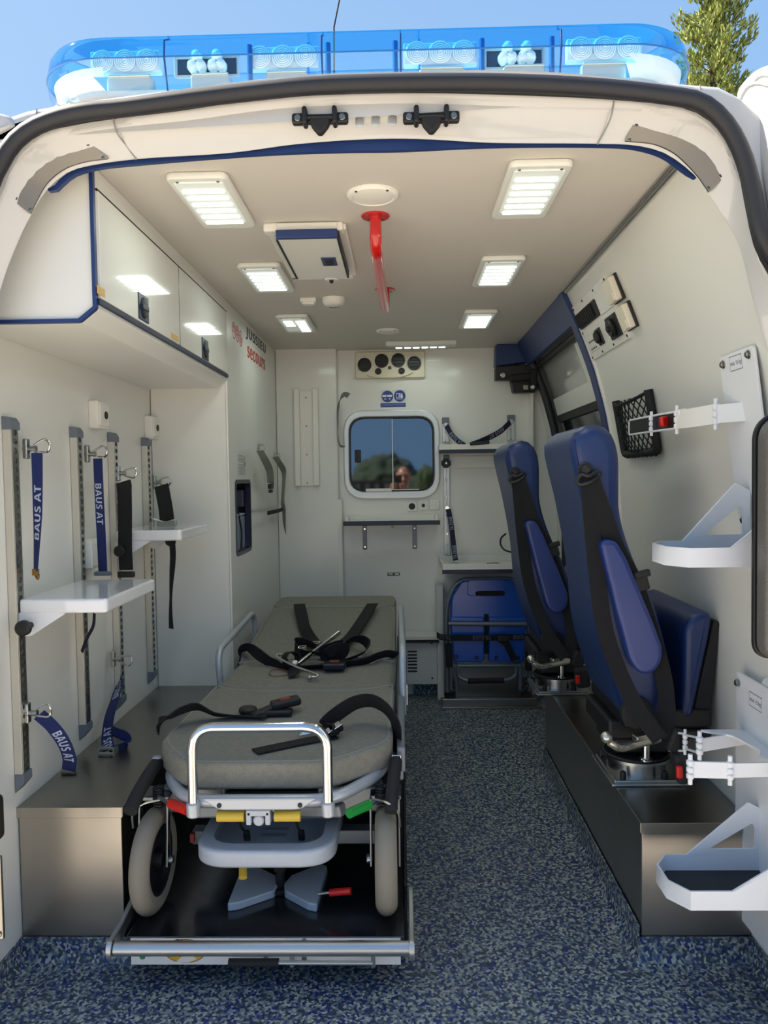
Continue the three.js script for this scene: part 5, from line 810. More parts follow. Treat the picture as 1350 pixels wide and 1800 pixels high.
// equipment bay on the right
{
  const F = -4.08;
  const rail = (name, label, u0, u1, v0, v1, holes) => {
    const t = thing(name, label, 'rail', [(u0[0] + u1[0]) / 2, u1[1], F]);
    part(t, 'rail_body', J(bx(u0[0], u0[0] + 0.014, u1[1], u0[1] - 0.03, F, F + 0.018, 0.001), bx(u1[0] - 0.014, u1[0], u1[1], u0[1] - 0.03, F, F + 0.018, 0.001), bx(u0[0], u1[0], u1[1], u0[1] - 0.03, F, F + 0.006, 0.001)), M.alu);
    const m = (u0[0] + u1[0]) / 2, n = Math.max(2, Math.round((u0[1] - u1[1]) / 0.06));
    part(t, 'inner_strip', J(Array.from({ length: n }, (_, k) => bx(m - 0.012, m + 0.012, u1[1] + k * (u0[1] - u1[1] - 0.03) / n + 0.004, u1[1] + (k + 1) * (u0[1] - u1[1] - 0.03) / n - 0.004, F + 0.004, F + 0.016, 0.003))), M.zinc);
    part(t, 'end_cap', bx(u0[0] - 0.001, u1[0] + 0.001, u0[1] - 0.035, u0[1], F, F + 0.021, 0.004), M.railCap);
    for (const y of holes) part(t, 'screw', at(puck(0.0065, 0.003, 0.001, 14), m, y, F + 0.015, Math.PI / 2), M.chrome);
    return t;
  };
  rail('anchor_rail', 'short lashing rail above the upper bay shelf, nearest the cab window', [0.2682, 1.4748, -4.08], [0.3028, 1.3456, -4.08], 0, 0, []);
  rail('anchor_rail', 'short lashing rail above the upper bay shelf, beside the sliding door', [0.6093, 1.4813, -4.08], [0.6473, 1.3493, -4.08], 0, 0, []);
  rail('anchor_rail', 'tall lashing rail with screws between the two bay shelves', [0.2721, 1.2771, -4.08], [0.3027, 0.7452, -4.08], 0, 0, [[0.2888, 1.1506, -4.08][1], [0.2878, 1.0572, -4.08][1], [0.2898, 0.9575, -4.08][1], [0.2918, 0.8606, -4.08][1]]);
  const sh = (label, x0, x1, y, zf, zb) => {
    const t = thing('bay_shelf', label, 'shelf', [(x0 + x1) / 2, y, zf]);
    part(t, 'board', bx(x0, x1, y - 0.014, y, zb, zf, 0.003), M.whitePlastic);
    part(t, 'edge_strip', bx(x0 - 0.002, x1 + 0.002, y - 0.024, y - 0.004, zf - 0.002, zf + 0.006, 0.002), std(0x20263f, 0.4));
    part(t, 'rim', J(bx(x0, x1, y - 0.006, y + 0.022, zf - 0.014, zf - 0.002, 0.003), bx(x0, x0 + 0.012, y - 0.006, y + 0.022, zb, zf - 0.008, 0.003), bx(x1 - 0.012, x1, y - 0.006, y + 0.022, zb, zf - 0.008, 0.003), bx(x0, x1, y - 0.006, y + 0.03, zb, zb + 0.012, 0.003)), M.whitePlastic);
    return t;
  };
  const a = [0.2438, 1.2964, -3.93], b = [0.6998, 1.2954, -3.93];
  sh('upper white bay shelf with navy edge at head height beside the cab window', a[0], b[0], a[1] + 0.008, -3.93, F);
  const c = [0.2435, 0.6996, -3.72]; sh('lower white bay shelf with navy edge above the folded blue chair', c[0], 0.69, c[1] + 0.016, -3.72, F);
  const k = [0.2843, 1.2332, -3.99], kn = thing('clamp_knob', 'black star shaped clamp knob on the tall rail under the upper shelf', 'knob', k);
  part(kn, 'grip', at(ext(poly(Array.from({ length: 16 }, (_, i) => { const r = i % 2 ? 0.027 : 0.023; return [Math.cos(i / 16 * 6.2832) * r, Math.sin(i / 16 * 6.2832) * r]; }), 0.006), 0.022, 0.004), k[0], k[1], F + 0.03), M.black);
  part(kn, 'stud', at(cyl(0.008, 0.04, 12), k[0], k[1], F + 0.02, Math.PI / 2), M.zinc); part(kn, 'cap', at(puck(0.006, 0.004, 0.001, 12), k[0], k[1], F + 0.052, Math.PI / 2), M.chrome);
  const bp = [[0.3014, 1.2704, -4.07], [0.5732, 1.2065, -4.07]]; solo('wall_batten', 'white batten across the bay wall under the upper shelf', 'batten', bx(bp[0][0], 0.7, bp[1][1], bp[0][1], F, F + 0.012, 0.003), M.whitePlastic);
  // straps of the bay
  let s = thing('lashing_strap', 'short navy strap drooping from the rail nearest the window onto the upper shelf', 'strap', [0.2892, 1.424, -4.04]);
  part(s, 'fitting', at(puck(0.014, 0.016, 0.003, 14), ...[0.2875, 1.4343, -4.06].slice(0, 2), F + 0.01, Math.PI / 2), M.zinc);
  part(s, 'webbing', band([[0.2893, 1.43, -4.04], [0.3129, 1.38, -4], [0.3463, 1.3433, -3.98], [0.3775, 1.322, -3.97]], 0.026, 0.002, [0.7, 0.5, 0.5], { uvlen: 0.2 }), printedNavy);
  s = thing('lashing_strap', 'navy strap hanging from the rail beside the door to the upper shelf', 'strap', [0.6242, 1.4336, -4.04]);
  part(s, 'fitting', at(puck(0.014, 0.016, 0.003, 14), ...[0.6271, 1.4468, -4.06].slice(0, 2), F + 0.01, Math.PI / 2), M.zinc);
  part(s, 'webbing', band([[0.6213, 1.4425, -4.04], [0.5655, 1.3937, -4], [0.5032, 1.3609, -3.97], [0.4485, 1.3375, -3.95], [0.4136, 1.3265, -3.95]], 0.03, 0.002, [-0.3, 0.8, 0.4], { uvlen: 0.22 }), printedNavy);
  let q = [0.4503, 1.3313, -3.94]; part(s, 'buckle', J(at(rb(0.1, 0.018, 0.03, 0.005), q[0] + 0.0, q[1] + 0.0, q[2], 0, 0, 0.08)), M.black);
  s = thing('lashing_strap', 'navy printed strap hanging down the tall rail to the lower bay shelf', 'strap', [0.2995, 0.9773, -4.04]);
  part(s, 'fitting', at(puck(0.014, 0.018, 0.003, 14), ...[0.2884, 0.998, -4.05].slice(0, 2), F + 0.012, Math.PI / 2), M.chrome);
  part(s, 'webbing', band([[0.2937, 0.9924, -4.04], [0.3038, 0.9335, -4.02], [0.3121, 0.8471, -3.98], [0.3174, 0.7711, -3.94], [0.3214, 0.7351, -3.92]], 0.026, 0.002, [1, 0.1, 0.1], { uvlen: 0.16 }), printedNavy);
  q = [0.32, 0.7286, -3.9]; part(s, 'end_clip', bx(q[0] - 0.014, q[0] + 0.014, q[1] - 0.006, q[1] + 0.006, q[2] - 0.008, q[2] + 0.008, 0.002), M.zinc);
  solo('cable_loop', 'thin black cable loop hanging at the edge of the seat by the bay', 'cable', tube(smooth([[0.5936, 0.8598, -4.04], [0.567, 0.8378, -4.02], [0.5613, 0.8068, -4], [0.5775, 0.7808, -3.99], [0.6171, 0.7665, -3.98]], 24), 0.005, { n: 8 }), M.black);
  q = [0.5039, 0.718, -3.8227]; solo('strap_end', 'small black strap end lying on the lower bay shelf', 'strap', at(rb(0.06, 0.012, 0.05, 0.004), q[0], q[1] + 0.006, q[2], 0, 0.3), M.black);
}
// folded blue carrying chair
{
  const z = -3.86, P = (u) => [u[0], u[1], z], t = thing('carry_chair', 'folded carrying chair with glossy blue cover and grey tube frame', 'folding chair', [0.48, 0.05, z]);
  const Q = (a) => [a[0], a[1], a[2]];
  part(t, 'outer_frame', tube(fillet([[0.2675, 0.0728, -3.86], [0.2664, 0.5203, -3.86], [0.322, 0.6438, -3.86], [0.6219, 0.6462, -3.86], [0.6782, 0.5218, -3.86], [0.6872, 0.0753, -3.86]], 0.06, 8), 0.013, { n: 14 }), M.tubeGrey = std(0x7b828a, 0.4, 0.5));
  part(t, 'cross_bar', rod([0.2744, 0.4295, -3.82], [0.6768, 0.4227, -3.82], 0.012, 12), M.tubeGrey);
  const pan = (pts, d, z0, bev = 0.008) => crease(ext(poly(pts.map((p) => [p[0], p[1]]), 0.02), d, bev, { seg: 3 }).translate(0, 0, z0), 0.7);
  part(t, 'back_cover', pan([[0.2848, 0.4265, -3.85], [0.2919, 0.5563, -3.85], [0.347, 0.642, -3.85], [0.5977, 0.6449, -3.85], [0.6569, 0.5668, -3.85], [0.6704, 0.4227, -3.85]], 0.03, -3.87), M.blueTarp);
  const fl = part(t, 'flap', pan([[0.3738, 0.6444, -3.83], [0.5665, 0.648, -3.83], [0.5631, 0.5623, -3.83], [0.3731, 0.5643, -3.83]], 0.01, -3.845, 0.003), M.blueTarp);
  part(fl, 'hook_strip', pan([[0.412, 0.5883, -3.82], [0.5591, 0.5896, -3.82], [0.5589, 0.5639, -3.82], [0.4118, 0.5655, -3.82]], 0.005, -3.835, 0.002), M.webbing);
  part(t, 'seat_cover', pan([[0.2817, 0.4602, -3.84], [0.4584, 0.4584, -3.84], [0.4537, 0.2277, -3.84], [0.2994, 0.229, -3.84]], 0.03, -3.86), M.blueTarp);
  part(t, 'seat_cover', pan([[0.4755, 0.4582, -3.84], [0.6661, 0.4563, -3.84], [0.6534, 0.2259, -3.84], [0.4737, 0.2275, -3.84]], 0.03, -3.86), M.blueTarp);
  part(t, 'centre_strap', bx([0.4545, 0.4603, -3.83][0], [0.4772, 0.46, -3.83][0], [0.4644, 0.2704, -3.83][1], [0.466, 0.4716, -3.83][1], -3.84, -3.83, 0.002), M.webbing);
  for (const [u, v] of [[[0.3125, 0.2597, -3.82], 0], [[0.4148, 0.253, -3.82], 0], [[0.5142, 0.2522, -3.82], 0], [[0.622, 0.2512, -3.82], 0]]) part(t, 'eyelet', at(new THREE.TorusGeometry(0.008, 0.0025, 6, 16), u[0], u[1], -3.828), M.black);
  part(t, 'leg', rod([0.3107, 0.2231, -3.84], [0.3151, 0.0868, -3.84], 0.012, 12), M.tubeGrey); part(t, 'leg', rod([0.6334, 0.2203, -3.84], [0.6326, 0.0872, -3.84], 0.012, 12), M.tubeGrey);
  part(t, 'lower_bar', rod([0.2992, 0.2117, -3.84], [0.6504, 0.2086, -3.84], 0.01, 12), M.tubeGrey);
  part(t, 'carry_handle', tube(fillet([[0.3206, 0.2107, -3.82], [0.3201, 0.1588, -3.82], [0.361, 0.1436, -3.8], [0.5675, 0.1448, -3.8], [0.6101, 0.1621, -3.82], [0.6104, 0.2082, -3.82]], 0.03, 6), 0.01, { n: 12 }), M.tubeGrey);
  part(t, 'handle_grip', rod([0.3666, 0.1436, -3.8], [0.5477, 0.145, -3.8], 0.0135, 14), M.blackSoft);
  part(t, 'side_grip', rod([0.2734, 0.3262, -3.82], [0.2779, 0.211, -3.82], 0.017, 14), M.blackSoft); part(t, 'side_grip', rod([0.6733, 0.2995, -3.82], [0.6727, 0.1904, -3.82], 0.017, 14), M.blackSoft);
  part(t, 'piston', rod([0.2835, 0.2052, -3.82], [0.2853, 0.0955, -3.82], 0.008, 12), M.chrome);
  const s = thing('lashing_strap', 'black printed strap tied across the folded blue chair', 'strap', [0.4618, 0.3602, -3.8]);
  part(s, 'webbing', band([[0.2214, 0.3519, -3.92], [0.2406, 0.3568, -3.84], [0.2782, 0.362, -3.8], [0.4612, 0.3613, -3.795], [0.6506, 0.3613, -3.8], [0.7001, 0.3482, -3.86]], 0.03, 0.003, [0, 1, 0], { n: 50, uvlen: 0.2 }), printedBlack);
  part(s, 'tail', band([[0.5303, 0.3542, -3.785], [0.5575, 0.3323, -3.78], [0.5769, 0.2924, -3.78], [0.597, 0.2484, -3.785]], 0.03, 0.003, [1, 0.4, 0], { n: 20 }), M.webbing);
  const b = [0.5422, 0.3587, -3.79]; part(s, 'buckle', bx(b[0] - 0.03, b[0] + 0.03, b[1] - 0.016, b[1] + 0.016, -3.795, -3.775, 0.004), M.black);
  const st = thing('chair_stand', 'low grey metal tray on the floor holding the folded chair', 'stand', [0.48, 0, -3.86]);
  part(st, 'base', metric(bx([0.2382, 0.0086, -3.92][0], [0.7348, 0.0107, -3.92][0], 0.0, 0.012, -4.07, -3.8, 0.002)), M.steel);
  part(st, 'front_lip', metric(bx([0.2394, 0.0728, -3.82][0], [0.7146, 0.072, -3.82][0], 0.012, 0.05, -3.83, -3.81, 0.004)), M.steel);
  part(st, 'back_plate', metric(bx([0.3177, 0.0812, -4][0], [0.6601, 0.0784, -4][0], 0.012, 0.25, -3.99, -3.98, 0.002)), M.steel);
}

// ---------------------------------------------------------------- blue swivel seats
{
  const t = thing('swivel_seat', 'near blue swivel seat on the steel box, closest to the rear door', 'seat', [0.69, 0.338, -2.12]);
  const z0 = -1.95, D = 0.4;
  const side = (pts, z, d, bev, r = 0.03, seg = 5) => crease(ext(poly(pts.map((p) => [p[0], p[1]]), r), d, bev, { seg }).translate(0, 0, z - d), 0.8);
  const prof = [[0.4771, 1.251, -1.97], [0.5045, 1.2837, -1.97], [0.5476, 1.2916, -1.97], [0.5806, 1.271, -1.97], [0.5992, 1.2203, -1.97], [0.6021, 1.1408, -1.97], [0.6035, 1.0698, -1.97], [0.6208, 0.9983, -1.97], [0.6541, 0.9118, -1.97], [0.6816, 0.8545, -1.97], [0.7151, 0.7455, -1.97], [0.7342, 0.642, -1.97], [0.7242, 0.5888, -1.97], [0.6778, 0.5268, -1.97], [0.6195, 0.5361, -1.97], [0.5976, 0.5913, -1.97], [0.5584, 0.7322, -1.97], [0.5413, 0.9043, -1.97], [0.5098, 1.0855, -1.97], [0.4827, 1.2033, -1.97]];
  const sm = smooth(prof.map((p) => [p[0], p[1], 0]), 64, true).map((p) => [p.x, p.y]);
  part(t, 'backrest', metric(side(sm, z0 + 0.002, D, 0.032, 0, 6)), M.blueLeather);
  // seam along the edge of the side cushion
  const seam = tube(smooth([[0.4774, 1.2541, -1.945], [0.4839, 1.2026, -1.943], [0.5106, 1.0865, -1.943], [0.5431, 0.9078, -1.943], [0.5615, 0.7657, -1.943], [0.5987, 0.6327, -1.943], [0.6122, 0.5618, -1.945]], 50), 0.0022, { n: 6 });
  part(t, 'piping', seam.translate(0.008, 0, -0.012), M.blueSeam = std(0x16265f, 0.5));
  part(t, 'armrest', metric(side([[0.537, 0.9955, -1.93], [0.5597, 1.0052, -1.93], [0.5809, 0.9978, -1.93], [0.6049, 0.9546, -1.93], [0.6688, 0.8004, -1.93], [0.6945, 0.7296, -1.93], [0.6903, 0.6935, -1.93], [0.669, 0.6662, -1.93], [0.6363, 0.665, -1.93], [0.6135, 0.6927, -1.93], [0.5808, 0.8143, -1.93], [0.5582, 0.9094, -1.93]], -1.905, 0.045, 0.012, 0.018, 4)), M.blueArm = phy(0x1e3474, 0.38, { bumpMap: grainBump, bumpScale: 0.0003, clearcoat: 0.2, clearcoatRoughness: 0.4 }));
  // folded seat cushion and its black pan
  part(t, 'seat_cushion', metric(side([[0.7736, 0.761, -2], [0.7882, 0.7907, -2], [0.8233, 0.8097, -2], [0.8482, 0.799, -2], [0.844, 0.7603, -2], [0.7966, 0.5254, -2], [0.77, 0.5286, -2]], -1.985, 0.42, 0.018, 0.02, 4)), M.blueLeather);
  part(t, 'seat_pan', side([[0.8563, 0.7848, -2.02], [0.8711, 0.7771, -2.02], [0.8458, 0.4989, -2.02], [0.7952, 0.4992, -2.02]], -2.0, 0.39, 0.004, 0.008, 2), M.blackSoft);
  part(t, 'seat_tube', rod([0.7523, 0.4662, -2.06], [0.8454, 0.4873, -2], 0.017, 14), M.black);
  // recliner, base frame
  const h = [0.6392, 0.559, -1.925]; part(t, 'recliner_disc', J(at(puck(0.041, 0.03, 0.006, 32), h[0], h[1], -1.955, Math.PI / 2), at(puck(0.008, 0.008, 0.003, 16), h[0] + 0.006, h[1], -1.928, Math.PI / 2)), M.blackSoft);
  part(t, 'seat_frame', J(bx(0.6, 0.8, 0.44, 0.5, -2.33, -2.07, 0.012), bx(0.62, 0.78, 0.4, 0.45, -2.28, -2.08, 0.01), bx(0.62, 0.85, 0.5, 0.55, -2.34, -1.99, 0.01)), M.black);
  // belt
  const bz = 1.9, belt = (pts, sides) => part(t, 'seat_belt', band(pts, 0.041, 0.0026, sides[0], { n: 60, sides }), M.webbing);
  belt([[0.5164, 1.1622, -1.937], [0.5233, 1.0709, -1.937], [0.5359, 0.9274, -1.937], [0.5543, 0.7839, -1.932], [0.5879, 0.6708, -1.92], [0.6242, 0.5858, -1.89], [0.6735, 0.5139, -1.87]], [[1, 0.1, 0], [1, 0.15, 0], [1, 0.3, 0], [0.85, 0.55, 0]]);
  belt([[0.5213, 1.1593, -1.934], [0.5551, 1.0635, -1.934], [0.5857, 0.9775, -1.932], [0.6246, 0.9052, -1.934], [0.6491, 0.8401, -1.935], [0.6805, 0.7387, -1.935], [0.7018, 0.6528, -1.93], [0.7036, 0.5863, -1.91], [0.6942, 0.5068, -1.89]], [[0.9, 0.4, 0.1], [0.9, 0.4, 0.1], [0.9, 0.35, 0.1], [1, 0.1, 0.1]]);
  const a = [0.5105, 1.1765, -1.93], ag = (g) => g;
  part(t, 'belt_anchor', J(at(puck(0.012, 0.016, 0.004, 20), a[0], a[1], -1.945, Math.PI / 2), at(puck(0.02, 0.006, 0.002, 20), a[0], a[1], -1.948, Math.PI / 2), tube(fillet([[0.4862, 1.1484, -1.935], [0.4983, 1.1682, -1.932], [0.5142, 1.1594, -1.928], [0.5406, 1.1746, -1.932], [0.5456, 1.1618, -1.935], [0.5198, 1.1452, -1.928], [0.4954, 1.1384, -1.932]], 0.01, 4, true), 0.0055, { n: 8, closed: true })), M.black);
  const k = [0.6459, 0.8962, -1.925]; part(t, 'belt_tongue', J(at(rb(0.034, 0.05, 0.012, 0.004), k[0], k[1], -1.93, 0, 0, 0.25), at(rb(0.04, 0.018, 0.014, 0.004), k[0] + 0.002, k[1] + 0.018, -1.928, 0, 0, 0.25)), M.black);
  const b = [0.7281, 0.4536, -1.86]; part(t, 'belt_buckle', J(at(rb(0.05, 0.075, 0.04, 0.012), b[0] + 0.004, b[1] - 0.008, -1.87, 0, 0, 0.15), at(rb(0.045, 0.06, 0.03, 0.01), b[0] - 0.005, b[1] + 0.05, -1.89, 0, 0, -0.35)), M.blackSoft);
  part(t, 'belt_buckle_button', at(rb(0.016, 0.032, 0.012, 0.005), ...[0.71, 0.4446, -1.84], 0, 0, 0.05), M.redPlastic);
  // pedestal
  const cx = 0.69, cz = -2.12;
  part(t, 'mount_plate', J(bx(cx - 0.095, cx + 0.11, 0.338, 0.346, cz - 0.11, cz + 0.11, 0.003), bx(cx - 0.085, cx + 0.1, 0.344, 0.352, cz - 0.1, cz + 0.1, 0.003)), M.zinc);
  part(t, 'drum', at(lathe([[0.0001, 0], [0.078, 0], [0.078, 0.03], [0.092, 0.034], [0.092, 0.042], [0.0001, 0.042]], 48), cx, 0.35, cz), M.zinc);
  part(t, 'turntable', at(puck(0.088, 0.008, 0.003, 48), cx, 0.391, cz), M.black);
  const ps = [0.6942, 0.4208, -2.04]; part(t, 'locking_post', J(at(cyl(0.0105, 0.05, 18), ps[0], 0.418, -2.045), at(puck(0.018, 0.008, 0.002, 20), ps[0], 0.396, -2.045)), M.chrome);
  part(t, 'swivel_lever', J(tube(smooth([[0.5725, 0.4809, -1.98], [0.5842, 0.4718, -1.98], [0.6046, 0.4622, -1.99], [0.6356, 0.4645, -2], [0.6789, 0.4664, -2.02], [0.715, 0.4704, -2.03]], 24), 0.0105, { n: 12 }).translate(0, 0, 0.03), at(new THREE.SphereGeometry(0.015, 18, 12), ...[0.5645, 0.4927, -1.95]), at(rb(0.07, 0.018, 0.03, 0.005), ...[0.6815, 0.4778, -2], 0, 0.2, 0.1)), M.lever = std(0xd8d2c2, 0.26, 0.85));
  for (const [x, z] of [[cx - 0.06, cz + 0.088], [cx + 0.05, cz + 0.088], [cx - 0.075, cz - 0.08]]) part(t, 'bolt_cap', at(new THREE.CapsuleGeometry(0.0085, 0.012, 6, 14), x, 0.36, z), M.black);
  copy(t, [0.64, 0.338, -2.97], 'far blue swivel seat on the steel box, before the sliding door');
}
// ---------------------------------------------------------------- sliding door opening
{
  struct('trim_9', J(wallStrip(1.725, 1.838, -3.94, -2.86, -0.014, 0.02), wallStrip(0.35, 1.838, -2.935, -2.868, -0.016, 0.02)), M.blueTrim, 'dark blue lining round the sliding door opening');
  const a = [0.5372, 1.7903, -3.96], b = [0.5367, 1.7241, -3.96], c = [0.6614, 1.8024, -3.96];
  struct('trim_10', ext(poly([[a[0], b[1]], [c[0] + 0.05, b[1] + 0.02], [c[0] + 0.02, 1.836], [a[0] + 0.005, 1.836]], 0.012), 0.09, 0.004).translate(0, 0, -4.06), M.blueTrim, 'dark blue cover at the front end of the door header');
  struct('trim_11', J(wallStrip(0.35, 1.72, -2.868, -2.858, -0.01, 0.02)), M.whitePlastic, 'white bead along the blue door lining');
  const m = thing('door_rail_bracket', 'black stepped door rail bracket under the blue header', 'bracket', [0.62, 1.6, -3.98]);
  const q = (u) => [u[0], u[1]];
  part(m, 'housing', ext(poly([[0.5379, 1.7198, -3.97], [0.7377, 1.7307, -3.97], [0.7399, 1.5863, -3.97], [0.6269, 1.5882, -3.97], [0.6157, 1.652, -3.97], [0.5374, 1.6533, -3.97]].map(q), 0.008), 0.07, 0.004).translate(0, 0, -4.03), M.black);
  part(m, 'roller_arm', J(at(rb(0.11, 0.035, 0.05, 0.008), ...[0.6603, 1.659, -3.94], 0, 0, 0.05), at(rb(0.03, 0.11, 0.04, 0.008), ...[0.7229, 1.644, -3.92])), M.blackSoft);
  part(m, 'roller', J(at(puck(0.014, 0.012, 0.003, 16), ...[0.5726, 1.6732, -3.95], Math.PI / 2), at(puck(0.012, 0.012, 0.003, 16), ...[0.7136, 1.6047, -3.9], Math.PI / 2)), M.zinc);
  part(m, 'label', at(rb(0.024, 0.022, 0.002, 0.0005), ...[0.6851, 1.6092, -3.935]), std(0xa9a48c, 0.5));
  const seal = []; for (let i = 0; i <= 40; i++) { const y = 1.74 - i * 0.042; seal.push([wallX(y) + 0.012, y, -3.93]); }
  solo('sliding_door_seal', 'black rubber seal down the front edge of the sliding door opening', 'seal', tube(seal, 0.02, { n: 10 }), M.rubber);
  // the closed sliding door itself
  const d = structGroup('door_1', [0.9, 0, -3.4]);
  part(d, 'door_skin', wallStrip(-0.02, 1.76, -3.95, -2.84, 0.06, 0.03), M.paint);
  part(d, 'raised_panel', J(wallStrip(1.46, 1.54, -3.88, -2.9, 0.035, 0.03), wallStrip(1.54, 1.7, -3.2, -2.9, 0.045, 0.02), wallStrip(0.1, 0.96, -3.88, -2.9, 0.035, 0.03)), M.laminate);
  part(d, 'window_pane', wallStrip(0.98, 1.44, -3.86, -2.9, 0.05, 0.012), std(0x14161a, 0.08));
  part(d, 'window_gasket', J(wallStrip(1.425, 1.455, -3.88, -2.9, 0.03, 0.03), wallStrip(0.96, 0.985, -3.88, -2.9, 0.03, 0.03)), M.black);
  part(d, 'guide_rail', tube([[wallX(1.71) + 0.03, 1.715, -2.9], [wallX(1.71) + 0.03, 1.715, -3.9]], 0.014, { n: 10 }), M.black);
}

// ---------------------------------------------------------------- right wall: socket panel, net pocket, tank brackets
{
  const o = [0.762, 1.583, -2.815], X = [0, 0, 1], Y = [-0.362, 0.932, 0], on = (g) => frame(g, o, X, Y);
  const b = (x0, x1, y0, y1, z0, z1, r = 0.003) => on(bx(x0, x1, y0, y1, z0, z1, r));
  const t = thing('socket_panel', 'white screwed service panel with black vent and hinged socket covers on the right wall', 'panel', o);
  part(t, 'panel', b(-0.045, 0.415, 0, 0.21, -0.004, 0.006, 0.002), M.laminate);
  for (const [x, y] of [[-0.033, 0.197], [0.1, 0.2], [0.25, 0.2], [0.39, 0.2], [-0.03, 0.01], [0.11, 0.01], [0.25, 0.01], [0.4, 0.012], [-0.033, 0.105]]) part(t, 'screw', on(at(puck(0.0045, 0.003, 0.001, 10), x, y, 0.005, Math.PI / 2)), M.black);
  const v = part(t, 'vent_grille', b(-0.02, 0.235, 0.118, 0.175, 0.004, 0.014, 0.004), M.black);
  for (let k = 0; k < 9; k++) part(v, 'vane', on(at(rb(0.008, 0.046, 0.012, 0.002), 0.0 + k * 0.0245, 0.147, 0.016, 0, 0.5)), M.blackSoft);
  part(t, 'recess_line', b(0.25, 0.39, 0.113, 0.186, 0.004, 0.009, 0.002), M.laminate);
  const cover = (x0, x1, y0, y1) => { const c = part(t, 'socket_cover', b(x0, x1, y0, y1, 0.004, 0.026, 0.005), M.ivoryCover = std(0xe2dccb, 0.4)); part(c, 'gasket', b(x0 - 0.002, x1 + 0.006, y0 - 0.003, y1 + 0.003, 0, 0.008, 0.002), M.black); part(c, 'cover_lip', b(x1 - 0.03, x1 - 0.008, y0 + 0.004, y0 + 0.03, 0.024, 0.03, 0.002), M.ivoryCover); };
  cover(0.405, 0.487, 0.115, 0.19); cover(0.43, 0.508, 0.022, 0.097);
  part(t, 'plug_housing', J(b(0.262, 0.375, 0.022, 0.097, 0.004, 0.012, 0.004), on(at(puck(0.03, 0.016, 0.005, 28), 0.318, 0.058, 0.01, Math.PI / 2)), b(0.31, 0.326, 0.05, 0.066, 0.02, 0.034, 0.004)), M.black);
  part(t, 'toggle', J(b(0.115, 0.175, 0.03, 0.088, 0.004, 0.012, 0.004), on(at(puck(0.022, 0.014, 0.005, 24), 0.142, 0.06, 0.01, Math.PI / 2))), M.black);
  part(t, 'jack_plate', b(-0.015, 0.1, 0.026, 0.086, 0.004, 0.008, 0.002), M.laminate);
  for (const y of [0.036, 0.062]) for (let k = 0; k < 4; k++) part(t, 'jack_hole', on(at(puck(0.0035, 0.002, 0.0005, 10), 0.01 + k * 0.02, y, 0.008, Math.PI / 2)), M.black);
}
{
  // net pocket, hung flat on the wall
  const o = [0.842, 1.221, -2.712], X = [0, 0, 1], Y = [-0.165, 0.986, 0], on = (g) => frame(g, o, X, Y), W = 0.37, H = 0.19;
  const t = thing('net_pocket', 'black net pocket with elastic rim on the right wall above the seats', 'net', o);
  part(t, 'frame', on(J(tube(fillet([[0.01, H + 0.012, 0.012], [0.014, 0.014, 0.012], [W - 0.014, 0.014, 0.012], [W - 0.01, H + 0.012, 0.012]], 0.02, 5), 0.0135, { n: 12 }))), M.blackSoft);
  part(t, 'elastic_rim', on(tube(smooth([[0.012, H + 0.004, 0.018], [W * 0.3, H - 0.008, 0.038], [W * 0.7, H - 0.008, 0.04], [W - 0.012, H + 0.004, 0.018]], 24), 0.0055, { n: 8 })), M.webbing);
  const net = [], bul = (x, y) => 0.012 + 0.03 * Math.sin(Math.PI * Math.min(1, Math.max(0, x / W))) * (0.35 + 0.65 * y / H);
  const step = 0.037;
  for (let k = -6; k < 12; k++) for (const s of [1, -1]) {
    const pts = []; for (let i = 0; i <= 20; i++) { const y = H * i / 20, x = k * step + (s > 0 ? y * 0.95 : W - 0.18 - y * 0.95 + 0.18 - W + 0.2) + 0.0; if (x > 0.008 && x < W - 0.008) pts.push([x + 0.003 * Math.sin(y * 90 + k), y, bul(x, y)]); }
    if (pts.length > 3) net.push(tube(pts, 0.0022, { n: 5 }));
  }
  part(t, 'netting', on(J(net)), M.webbing);
}
